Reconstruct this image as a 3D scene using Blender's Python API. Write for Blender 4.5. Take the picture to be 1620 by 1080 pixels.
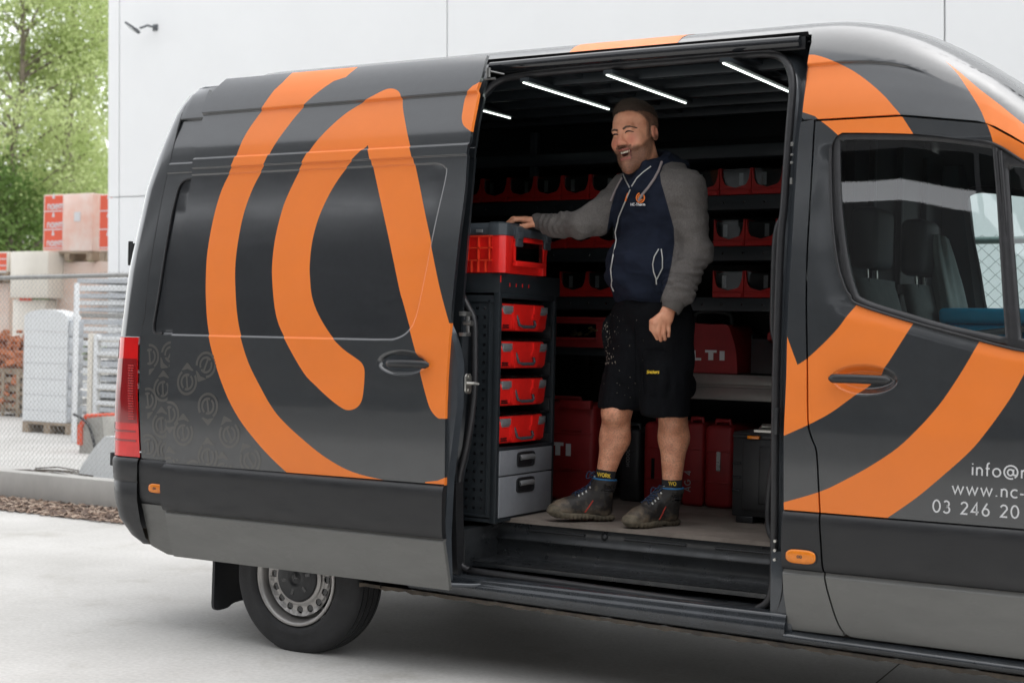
import bpy, bmesh, math, random
import numpy as np
from mathutils import Vector, Matrix
from mathutils.geometry import delaunay_2d_cdt
random.seed(7); rng = np.random.default_rng(7)
C_ = bpy.context.scene
for o in list(bpy.data.objects): bpy.data.objects.remove(o)
COL = C_.collection
PI = math.pi
# ------------------------------------------------------------------ camera
FPX = 2370.0
def _n(a):
    l = math.sqrt(sum(i*i for i in a)); return tuple(i/l for i in a)
_X = tuple(-i for i in _n((-4040, 94, -FPX)))
_y = (1390, -20, -FPX); _d = sum(p*q for p, q in zip(_y, _X))
_Y = _n(tuple(_y[i]-_d*_X[i] for i in range(3)))
_Z = (_X[1]*_Y[2]-_X[2]*_Y[1], _X[2]*_Y[0]-_X[0]*_Y[2], _X[0]*_Y[1]-_X[1]*_Y[0])
CR = Vector((_X[0], _Y[0], _Z[0])); CU = Vector((_X[1], _Y[1], _Z[1])); CF = -Vector((_X[2], _Y[2], _Z[2]))
CAMP = Vector((4.25914, -5.34721, 1.45137))
cd = bpy.data.cameras.new('camera'); cam = bpy.data.objects.new('camera', cd); COL.objects.link(cam)
cam.matrix_world = Matrix(((CR[0], CU[0], -CF[0], CAMP[0]), (CR[1], CU[1], -CF[1], CAMP[1]), (CR[2], CU[2], -CF[2], CAMP[2]), (0, 0, 0, 1)))
cd.sensor_width = 36; cd.lens = FPX/1620*36; cd.clip_end = 600; cd.clip_start = 0.1
cd.dof.use_dof = True; cd.dof.focus_distance = 6.4; cd.dof.aperture_fstop = 3.6
C_.camera = cam
# ------------------------------------------------------------------ world, sun, exposure
SUN_EL, SUN_AZ = 70, 40        # degrees; azimuth of the sun seen from above, from +Y clockwise
w = bpy.data.worlds.new('World'); C_.world = w; w.use_nodes = True
nt = w.node_tree; nt.nodes.clear()
sky = nt.nodes.new('ShaderNodeTexSky'); sky.sky_type = 'NISHITA'; sky.sun_disc = False
sky.sun_elevation = math.radians(SUN_EL); sky.sun_rotation = math.radians(SUN_AZ)
sky.air_density = 1.0; sky.dust_density = 1.0; sky.ozone_density = 1.0
hs = nt.nodes.new('ShaderNodeHueSaturation'); hs.inputs['Saturation'].default_value = 0.10; hs.inputs['Value'].default_value = 1.0
bg = nt.nodes.new('ShaderNodeBackground'); bg.inputs['Strength'].default_value = 0.15
wo = nt.nodes.new('ShaderNodeOutputWorld')
nt.links.new(sky.outputs[0], hs.inputs['Color']); nt.links.new(hs.outputs[0], bg.inputs['Color']); nt.links.new(bg.outputs[0], wo.inputs['Surface'])
ld = bpy.data.lights.new('sun', 'SUN'); ld.energy = 0.6; ld.angle = math.radians(90); ld.color = (1, 0.97, 0.93)
sun = bpy.data.objects.new('sun', ld); COL.objects.link(sun)
_az = math.radians(SUN_AZ); _el = math.radians(SUN_EL)
_sd = Vector((math.sin(_az)*math.cos(_el), math.cos(_az)*math.cos(_el), math.sin(_el)))
sun.rotation_euler = _sd.to_track_quat('Z', 'Y').to_euler()
C_.view_settings.view_transform = 'Standard'; C_.view_settings.look = 'None'
C_.view_settings.exposure = 1.56; C_.view_settings.gamma = 1; C_.view_settings.use_curve_mapping = False

# ------------------------------------------------------------------ pixel -> world helpers (photograph is 1620 x 1080)
def ray(px, py): return CF + CR*((px-810)/FPX) + CU*((540-py)/FPX)
def onY(px, py, Y):
    d = ray(px, py); return CAMP + d*((Y-CAMP[1])/d[1])
def onZ(px, py, Z):
    d = ray(px, py); return CAMP + d*((Z-CAMP[2])/d[2])
def onX(px, py, X):
    d = ray(px, py); return CAMP + d*((X-CAMP[0])/d[0])
def onS(px, py, surf):
    p = onY(px, py, 0.0)
    for _ in range(12): p = onY(px, py, float(surf(p[0], p[2])))
    return (p[0], p[2])
def TR(pts, surf): return [onS(a, b, surf) for a, b in pts]

# ------------------------------------------------------------------ materials
def mat(name, col, rough=0.5, metal=0.0, coat=0.0, cior=1.5, noise=0.0, nscale=8.0, bump=0.0, bscale=60.0, col2=None, alpha=None, spec=None, emit=None, estr=0, stretch=None, crough=0.05, sheen=0):
    m = bpy.data.materials.new(name); m.use_nodes = True; n = m.node_tree; b = n.nodes['Principled BSDF']
    b.inputs['Base Color'].default_value = (*col, 1); b.inputs['Roughness'].default_value = rough; b.inputs['Metallic'].default_value = metal
    b.inputs['Coat Weight'].default_value = coat; b.inputs['Coat Roughness'].default_value = crough; b.inputs['Coat IOR'].default_value = cior
    if sheen: b.inputs['Sheen Weight'].default_value = sheen
    if spec is not None: b.inputs['Specular IOR Level'].default_value = spec
    if emit: b.inputs['Emission Color'].default_value = (*emit, 1); b.inputs['Emission Strength'].default_value = estr
    tc = None
    if noise or bump or col2:
        tc = n.nodes.new('ShaderNodeTexCoord'); src = tc.outputs['Object']
        if stretch:
            mp = n.nodes.new('ShaderNodeMapping'); mp.inputs['Scale'].default_value = stretch; n.links.new(src, mp.inputs[0]); src = mp.outputs[0]
    if noise or col2:
        t = n.nodes.new('ShaderNodeTexNoise'); t.inputs['Scale'].default_value = nscale; t.inputs['Detail'].default_value = 6; t.inputs['Roughness'].default_value = 0.65
        n.links.new(src, t.inputs['Vector'])
        r = n.nodes.new('ShaderNodeValToRGB'); r.color_ramp.elements[0].position = 0.3; r.color_ramp.elements[1].position = 0.7
        c2 = col2 if col2 else tuple(min(1, c*(1+noise)) for c in col)
        c1 = col if col2 else tuple(c*(1-noise) for c in col)
        r.color_ramp.elements[0].color = (*c1, 1); r.color_ramp.elements[1].color = (*c2, 1)
        n.links.new(t.outputs['Fac'], r.inputs[0]); n.links.new(r.outputs[0], b.inputs['Base Color'])
    if bump:
        t2 = n.nodes.new('ShaderNodeTexNoise'); t2.inputs['Scale'].default_value = bscale; t2.inputs['Detail'].default_value = 4
        bp = n.nodes.new('ShaderNodeBump'); bp.inputs['Strength'].default_value = bump; bp.inputs['Distance'].default_value = 0.01
        n.links.new(src, t2.inputs['Vector']); n.links.new(t2.outputs['Fac'], bp.inputs['Height']); n.links.new(bp.outputs[0], b.inputs['Normal'])
    return m
def glass(name, tint, ior=1.5, rough=0.0, refl=1.0):
    m = bpy.data.materials.new(name); m.use_nodes = True; n = m.node_tree; n.nodes.clear()
    o = n.nodes.new('ShaderNodeOutputMaterial'); mx = n.nodes.new('ShaderNodeMixShader'); t = n.nodes.new('ShaderNodeBsdfTransparent'); g = n.nodes.new('ShaderNodeBsdfGlossy')
    fr = n.nodes.new('ShaderNodeFresnel'); fr.inputs['IOR'].default_value = ior
    t.inputs['Color'].default_value = (*tint, 1); g.inputs['Roughness'].default_value = rough; g.inputs['Color'].default_value = (refl, refl, refl, 1)
    n.links.new(fr.outputs[0], mx.inputs[0]); n.links.new(t.outputs[0], mx.inputs[1]); n.links.new(g.outputs[0], mx.inputs[2]); n.links.new(mx.outputs[0], o.inputs['Surface'])
    return m
M = {}
M['grey'] = mat('grey_wrap', (0.012, 0.0150, 0.018), 0.42, 0.0, 0.9, cior=1.85, noise=0.14, nscale=30, bump=0.012, bscale=160, crough=0.17)
M['inset'] = mat('inset_shade_glass', (0.010, 0.012, 0.015), 0.35, 0.0, 1.0, cior=1.8, noise=0.2, nscale=40, crough=0.08)  # curvature shade of the door recess put into colour; dark glass on quarter
M['step'] = mat('step_black', (0.016, 0.018, 0.020), 0.30, 0.0, 0.4, noise=0.35, nscale=9, bump=0.03, bscale=30, crough=0.2)
M['orange'] = mat('orange_wrap', (0.84, 0.205, 0.026), 0.45, 0, 0.18, noise=0.03, nscale=5, bump=0.012, bscale=160, crough=0.2, cior=1.6)
M['ghost'] = mat('ghost_logo_vinyl', (0.062, 0.058, 0.051), 0.42, 0.0, 0.8, cior=1.8, crough=0.2)
M['trim'] = mat('dark_trim', (0.014, 0.0145, 0.016), 0.42, 0, 0.12, noise=0.12, nscale=4, bump=0.02, bscale=300, crough=0.3)
M['lower'] = mat('lower_grey', (0.150, 0.150, 0.142), 0.40, 0.25, 0.25, noise=0.12, nscale=3.0, bump=0.012, bscale=120, stretch=(0.5, 1, 1.6), crough=0.25)
M['jamb'] = mat('jamb_paint', (0.045, 0.052, 0.060), 0.28, 0.2, 0.6, noise=0.15, nscale=12, crough=0.12)
M['rubber'] = mat('rubber', (0.020, 0.020, 0.022), 0.42, noise=0.25, nscale=20, bump=0.05, bscale=40)
M['plastic'] = mat('black_plastic', (0.018, 0.019, 0.021), 0.38, noise=0.15, nscale=20)
M['gloss'] = mat('gloss_black', (0.012, 0.013, 0.015), 0.12, coat=0.5)
M['inner'] = mat('van_lining', (0.012, 0.014, 0.016), 0.7, noise=0.3, nscale=3, bump=0.05, bscale=30)
M['rackm'] = mat('rack_metal', (0.022, 0.028, 0.033), 0.45, 0.2, noise=0.15, nscale=10)
M['tyre'] = mat('tyre_rubber', (0.020, 0.020, 0.021), 0.68, noise=0.35, nscale=9, bump=0.15, bscale=90)
M['steel'] = mat('wheel_steel', (0.40, 0.385, 0.37), 0.38, 0.65, noise=0.15, nscale=9)
M['chrome'] = mat('zinc', (0.55, 0.54, 0.50), 0.3, 0.9, noise=0.2, nscale=60)
M['lamp'] = mat('tail_red', (0.72, 0.008, 0.008), 0.12, 0, 0.6, noise=0.15, nscale=7)
M['lamp2'] = mat('tail_dark_red', (0.26, 0.004, 0.006), 0.08, 0, 1.0)
M['lampo'] = mat('tail_light_red', (0.70, 0.035, 0.018), 0.12, 0, 0.6)
M['amber'] = mat('amber', (0.80, 0.22, 0.008), 0.25, 0, 0.4, noise=0.12, nscale=90)
M['white'] = mat('white_print', (0.66, 0.66, 0.67), 0.5)
M['red'] = mat('case_red', (0.78, 0.016, 0.012), 0.38, noise=0.10, nscale=12, bump=0.03, bscale=200)
M['redo'] = mat('case_red_light', (0.85, 0.05, 0.02), 0.40, noise=0.06, nscale=12)
M['dred'] = mat('dull_red', (0.26, 0.012, 0.014), 0.5, noise=0.18, nscale=9, bump=0.06, bscale=60)
M['binred'] = mat('bin_red', (0.42, 0.014, 0.012), 0.38, noise=0.12, nscale=10)
M['slate'] = mat('slate_plastic', (0.055, 0.066, 0.076), 0.42, noise=0.1, nscale=20, bump=0.03, bscale=200)
M['silver'] = mat('silver_plastic', (0.33, 0.34, 0.35), 0.35, 0.5)
M['drawer'] = mat('drawer_grey', (0.27, 0.285, 0.31), 0.45, 0.3, noise=0.08, nscale=14)
M['alu'] = mat('aluminium_rail', (0.30, 0.295, 0.28), 0.4, 0.6, noise=0.1, nscale=6)
M['clear'] = glass('clear_plastic', (0.86, 0.88, 0.88), 1.5, 0.03)
M['lens'] = glass('smoky_plastic', (0.55, 0.56, 0.58), 1.5, 0.05)
M['window'] = glass('window_glass', (0.74, 0.84, 0.83), 1.95, 0.0, 1.0)
M['floor'] = mat('ply_floor', (0.125, 0.102, 0.085), 0.7, col2=(0.25, 0.215, 0.185), nscale=5, bump=0.08, bscale=40, noise=0.3, stretch=(1, 1, 1))
M['led'] = mat('led_diffuser', (0.9, 0.95, 0.92), 0.4, emit=(0.90, 1.0, 0.93), estr=1.3)
M['seat'] = mat('seat_cloth', (0.13, 0.145, 0.14), 0.85, noise=0.15, nscale=14, bump=0.1, bscale=60)
M['seatdark'] = mat('seat_vinyl', (0.02, 0.024, 0.024), 0.6)
M['blue'] = mat('blue_cooler', (0.03, 0.55, 0.92), 0.45, noise=0.1, nscale=6)
M['brown'] = mat('dirt_underside', (0.13, 0.105, 0.08), 0.9, col2=(0.05, 0.045, 0.04), noise=0.4, nscale=14, bump=0.2, bscale=40)

def vary_rough(m, lo, hi, sc, stretch=(1, 1, 1), coat=None):
    n = m.node_tree; b = n.nodes['Principled BSDF']; tc = n.nodes.new('ShaderNodeTexCoord'); mp = n.nodes.new('ShaderNodeMapping'); mp.inputs['Scale'].default_value = stretch
    t = n.nodes.new('ShaderNodeTexNoise'); t.inputs['Scale'].default_value = sc; t.inputs['Detail'].default_value = 8; t.inputs['Roughness'].default_value = .7; r = n.nodes.new('ShaderNodeMapRange'); r.inputs[1].default_value = .35; r.inputs[2].default_value = .7; r.inputs[3].default_value = lo; r.inputs[4].default_value = hi
    n.links.new(tc.outputs['Object'], mp.inputs[0]); n.links.new(mp.outputs[0], t.inputs[0]); n.links.new(t.outputs['Fac'], r.inputs[0]); n.links.new(r.outputs[0], b.inputs['Roughness'])
    if coat:
        r2 = n.nodes.new('ShaderNodeMapRange'); r2.inputs[1].default_value = .3; r2.inputs[2].default_value = .75; r2.inputs[3].default_value = coat[0]; r2.inputs[4].default_value = coat[1]; n.links.new(t.outputs['Fac'], r2.inputs[0]); n.links.new(r2.outputs[0], b.inputs['Coat Roughness'])
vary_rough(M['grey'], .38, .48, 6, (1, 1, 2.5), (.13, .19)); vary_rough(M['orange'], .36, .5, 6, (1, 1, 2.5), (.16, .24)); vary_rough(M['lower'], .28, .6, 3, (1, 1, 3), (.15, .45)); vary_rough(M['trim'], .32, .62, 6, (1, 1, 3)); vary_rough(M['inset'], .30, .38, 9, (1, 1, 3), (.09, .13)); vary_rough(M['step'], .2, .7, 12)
# ------------------------------------------------------------------ mesh helpers
def link(name, me, material=None, parent=None):
    o = bpy.data.objects.new(name, me); COL.objects.link(o)
    if parent is not None: o.parent = parent
    if material is not None:
        for m_ in (material if isinstance(material, (list, tuple)) else [material]): me.materials.append(m_)
    return o
def empty(name, loc, label, cat, group=None, rz=0):
    o = bpy.data.objects.new(name, None); COL.objects.link(o); o.location = loc; o.rotation_euler = (0, 0, rz); o.empty_display_size = 0.1
    o['label'] = label; o['category'] = cat
    if group: o['group'] = group
    return o
def tag(o, label, cat, group=None):
    o['label'] = label; o['category'] = cat
    if group: o['group'] = group
    return o
class MB:
    """collects shapes into ONE mesh"""
    def __init__(s): s.v = []; s.f = []; s.m = []; s.sm = []
    def add(s, v, f, mi=0, smooth=False):
        b = len(s.v); s.v += [tuple(p) for p in v]; s.f += [tuple(b+i for i in q) for q in f]; s.m += [mi]*len(f); s.sm += [smooth]*len(f)
    def box(s, x0, x1, y0, y1, z0, z1, mi=0, T=None):
        v = [(x0,y0,z0),(x1,y0,z0),(x1,y1,z0),(x0,y1,z0),(x0,y0,z1),(x1,y0,z1),(x1,y1,z1),(x0,y1,z1)]
        if T: v = [T @ Vector(p) for p in v]
        s.add(v, [(3,2,1,0),(4,5,6,7),(0,1,5,4),(1,2,6,5),(2,3,7,6),(3,0,4,7)], mi)
    def tube(s, pts, r, n=10, mi=0, closed=False, cap=True, sq=1.0):
        pts = [Vector(p) for p in pts]; N = len(pts); v = []; f = []; up = None
        for i, p in enumerate(pts):
            a = pts[i-1] if (i > 0 or closed) else p; b = pts[(i+1) % N] if (i < N-1 or closed) else p
            t = (b-a); t = t.normalized() if t.length > 1e-9 else Vector((0, 0, 1))
            if up is None: up = Vector((0, 1, 0)) if abs(t[1]) < 0.9 else Vector((0, 0, 1))
            u = up - t*up.dot(t); u.normalize(); up = u; w_ = t.cross(u)
            ri = r[i] if isinstance(r, (list, tuple)) else r
            for k in range(n):
                a_ = 2*PI*k/n; v.append(p + u*(ri*math.cos(a_)) + w_*(ri*sq*math.sin(a_)))
        for i in range(N if closed else N-1):
            j = (i+1) % N
            for k in range(n): f.append((i*n+k, i*n+(k+1) % n, j*n+(k+1) % n, j*n+k))
        s.add(v, f, mi, True)
        if cap and not closed: s.add(v[:n], [tuple(range(n))], mi); s.add(v[-n:], [tuple(reversed(range(n)))], mi)
    def lathe(s, prof, n=48, mi=0, T=None, smooth=True):
        # prof: (axial y, radius)
        v = []; f = []
        for (a, r) in prof:
            for k in range(n):
                t = 2*PI*k/n; v.append(Vector((r*math.cos(t), a, r*math.sin(t))))
        if T: v = [T @ p for p in v]
        for i in range(len(prof)-1):
            for k in range(n): f.append((i*n+k, i*n+(k+1) % n, (i+1)*n+(k+1) % n, (i+1)*n+k))
        s.add(v, f, mi, smooth)
    def prism(s, poly, fn0, fn1, mi=0, holes=()):
        # poly: 2D outline; fn0 / fn1 map (u,v) to the two faces
        vs, fs = tess(poly, holes); n = len(vs)
        s.add([fn0(*p) for p in vs], fs, mi); s.add([fn1(*p) for p in vs], [tuple(reversed(q)) for q in fs], mi)
        for L in [poly]+list(holes):
            m_ = len(L); s.add([fn0(*p) for p in L]+[fn1(*p) for p in L], [(i, i+m_, (i+1) % m_+m_, (i+1) % m_) for i in range(m_)], mi)
    def grid(s, fn, us, vs, mi=0, smooth=True):
        nu, nv = len(us), len(vs); v = [fn(a, b) for a in us for b in vs]
        s.add(v, [(i*nv+j, (i+1)*nv+j, (i+1)*nv+j+1, i*nv+j+1) for i in range(nu-1) for j in range(nv-1)], mi, smooth)
    def build(s, name, material, parent=None, bevel=0, seg=2, merge=False, auto=None):
        me = bpy.data.meshes.new(name); me.from_pydata([tuple(p) for p in s.v], [], s.f)
        me.polygons.foreach_set('material_index', s.m); me.polygons.foreach_set('use_smooth', s.sm); me.update()
        bm = bmesh.new(); bm.from_mesh(me)
        if merge: bmesh.ops.remove_doubles(bm, verts=bm.verts, dist=1e-5)
        bmesh.ops.recalc_face_normals(bm, faces=bm.faces)
        if bevel:
            es = [e for e in bm.edges if len(e.link_faces) == 2 and e.calc_face_angle(0) > 0.5 and not (e.link_faces[0].smooth and e.link_faces[1].smooth)]
            bmesh.ops.bevel(bm, geom=es, offset=bevel, segments=seg, profile=0.5, affect='EDGES', clamp_overlap=True)
            if seg > 1:
                for f_ in bm.faces: f_.smooth = True
        bm.to_mesh(me); bm.free()
        if bevel and seg > 1: me.set_sharp_from_angle(angle=math.radians(40))
        return link(name, me, material, parent)
def tess(poly, holes=()):
    loops = [list(poly)]+[list(h) for h in holes]; vs = []; ed = []
    for L in loops:
        b = len(vs); vs += [Vector((p[0], p[1])) for p in L]; ed += [(b+i, b+(i+1) % len(L)) for i in range(len(L))]
    r = delaunay_2d_cdt(vs, ed, [], 0, 1e-6)
    V = np.array([tuple(p) for p in r[0]]); T = np.array([tuple(f) for f in r[2] if len(f) == 3])
    c = V[T].mean(1); keep = pip(c, loops[0])
    for h in loops[1:]: keep &= ~pip(c, h)
    return [tuple(p) for p in V], [tuple(int(i) for i in t) for t in T[keep]]
def pip(P, poly):
    x, y = P[:, 0], P[:, 1]; ins = np.zeros(len(P), bool); n = len(poly)
    for i in range(n):
        x0, y0 = poly[i]; x1, y1 = poly[(i+1) % n]
        if y0 == y1: continue
        c = ((y0 > y) != (y1 > y)) & (x < (x1-x0)*(y-y0)/(y1-y0)+x0); ins ^= c
    return ins
def chaikin(L, k=1, closed=True, keep=()):
    for _ in range(k):
        n = len(L); o = []
        for i in range(n if closed else n-1):
            a, b = L[i], L[(i+1) % n]
            o.append(tuple(a[j]*0.75+b[j]*0.25 for j in range(len(a)))); o.append(tuple(a[j]*0.25+b[j]*0.75 for j in range(len(a))))
        if not closed: o = [L[0]]+o+[L[-1]]
        L = o
    return L
def spline(P, n=6, closed=False):
    """Catmull-Rom through the points; a point given as ('c', p) is a corner"""
    pts = [(p[1] if p[0] == 'c' else p) for p in P]; cor = [p[0] == 'c' for p in P]; N = len(pts); out = []
    for i in range(N if closed else N-1):
        p1 = pts[i]; p2 = pts[(i+1) % N]
        p0 = pts[i-1] if (closed or i > 0) else p1; p3 = pts[(i+2) % N] if (closed or i < N-2) else p2
        if cor[i]: p0 = p1
        if cor[(i+1) % N]: p3 = p2
        for k in range(n):
            t = k/n; out.append(tuple(0.5*((2*p1[j])+(-p0[j]+p2[j])*t+(2*p0[j]-5*p1[j]+4*p2[j]-p3[j])*t*t+(-p0[j]+3*p1[j]-3*p2[j]+p3[j])*t**3) for j in range(len(p1))))
    if not closed: out.append(pts[-1])
    return out
def offset(L, d):
    n = len(L); A = sum(L[i][0]*L[(i+1) % n][1]-L[(i+1) % n][0]*L[i][1] for i in range(n)); s = 1 if A > 0 else -1; o = []
    for i in range(n):
        a, b, c = L[i-1], L[i], L[(i+1) % n]
        t = Vector((c[0]-a[0], c[1]-a[1])); t.normalize(); o.append((b[0]+s*d*t[1], b[1]-s*d*t[0]))
    return o
def pdist(x, z, poly):
    """signed distance to a closed outline, + inside (arrays)"""
    P = np.stack([np.atleast_1d(x).astype(float), np.atleast_1d(z).astype(float)], 1); d = np.full(len(P), 1e9); n = len(poly); A = np.array(poly)
    for i in range(n):
        a = A[i]; b = A[(i+1) % n]; ab = b-a; l = max((ab**2).sum(), 1e-12)
        t = np.clip(((P-a)@ab)/l, 0, 1); d = np.minimum(d, np.sqrt(((P-a-t[:, None]*ab)**2).sum(1)))
    return np.where(pip(P, poly), d, -d)
def sst(x, a, b):
    t = np.clip((x-a)/(b-a), 0, 1); return t*t*(3-2*t)

def skin(outer, surf, regions, base_name, base_mat, parent, holes=(), extra=(), zl=(), xl=(), hem=0.02, hemmat=None, flip=False, outs=None):
    """one curved sheet Y = surf(x,z) cut along every outline; every region becomes a mesh of its own that meets its neighbours edge to edge"""
    loops = [list(outer)]+[list(h) for h in holes]+[list(r[2]) for r in regions]+[list(e) for e in extra]
    vs = []; ed = []
    for L in loops:
        b = len(vs); vs += [Vector(p) for p in L]; ed += [(b+i, b+(i+1) % len(L)) for i in range(len(L))]
    xs = [p[0] for p in outer]; zs = [p[1] for p in outer]; x0, x1, z0, z1 = min(xs)-.01, max(xs)+.01, min(zs)-.01, max(zs)+.01
    for z in zl:
        if z0 < z < z1: b = len(vs); vs += [Vector((x0, z)), Vector((x1, z))]; ed.append((b, b+1))
    for x in xl:
        if x0 < x < x1: b = len(vs); vs += [Vector((x, z0)), Vector((x, z1))]; ed.append((b, b+1))
    r = delaunay_2d_cdt(vs, ed, [], 0, 1e-5)
    V = np.array([tuple(p) for p in r[0]]); T = np.array([tuple(f) for f in r[2] if len(f) == 3])
    c = V[T].mean(1); keep = pip(c, outer)
    for h in holes: keep &= ~pip(c, h)
    T = T[keep]; c = c[keep]; lab = np.zeros(len(T), int)
    for i, rg in enumerate(regions):
        lab[pip(c, rg[2])] = i+1
    Y = np.asarray(surf(V[:, 0], V[:, 1]), float); e = 0.0015
    gx = (np.asarray(surf(V[:, 0]+e, V[:, 1]))-np.asarray(surf(V[:, 0]-e, V[:, 1])))/(2*e)
    gz = (np.asarray(surf(V[:, 0], V[:, 1]+e))-np.asarray(surf(V[:, 0], V[:, 1]-e)))/(2*e)
    N = np.stack([gx, -np.ones(len(V)), gz], 1); N /= np.linalg.norm(N, axis=1)[:, None]
    if flip: N = -N
    W = np.stack([V[:, 0], Y, V[:, 1]], 1); res = []
    # winding so that the face looks towards -Y (or +Y when flipped)
    a = V[T[:, 0]]; b = V[T[:, 1]]; d = V[T[:, 2]]; ar = (b[:, 0]-a[:, 0])*(d[:, 1]-a[:, 1])-(b[:, 1]-a[:, 1])*(d[:, 0]-a[:, 0])
    ccw = ar > 0; good = ccw if not flip else ~ccw; T = np.where(good[:, None], T, T[:, ::-1])
    base = None
    for i in range(len(regions)+1):
        t = T[lab == i]
        if len(t) == 0: continue
        idx, inv = np.unique(t, return_inverse=True); inv = inv.reshape(-1, 3)
        name, mt = (base_name, base_mat) if i == 0 else (regions[i-1][0], regions[i-1][1])
        v = [tuple(p) for p in W[idx]]; nn = [tuple(p) for p in N[idx]]; fs = [tuple(int(k) for k in q) for q in inv]; mi = [0]*len(fs)
        if hem:
            ct = {}
            for q in inv:
                for k in range(3):
                    a_, b_ = int(q[k]), int(q[(k+1) % 3]); ct[(a_, b_)] = 1
            allT = {}
            for q in T:
                for k in range(3): allT[(int(q[k]), int(q[(k+1) % 3]))] = 1
            hm = {}; s_ = 1 if not flip else -1
            for (a_, b_) in ct:
                ga, gb = int(idx[a_]), int(idx[b_])
                if (gb, ga) in allT: continue
                base_i = len(v)
                dx, dz = V[gb]-V[ga]; l = math.hypot(dx, dz)+1e-9; no = (dz/l*s_, 0, -dx/l*s_)
                for g in (ga, gb): v.append(tuple(W[g])); nn.append(no)
                for g in (gb, ga): v.append((W[g][0], W[g][1]+hem*s_, W[g][2])); nn.append(no)
                fs.append((base_i+1, base_i, base_i+3, base_i+2)); mi.append(0)
        me = bpy.data.meshes.new(name); me.from_pydata(v, [], fs); me.polygons.foreach_set('use_smooth', [True]*len(fs)); me.update()
        me.normals_split_custom_set_from_vertices(nn)
        o = link(name, me, mt, parent if (i == 0 or base is None) else base)
        if i == 0: base = o
        res.append(o)
        if outs is not None: outs[name] = o
    return base

def frange(a, b, s):
    n = max(1, int(round(abs(b-a)/s))); return [a+(b-a)*i/n for i in range(n+1)]

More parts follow.
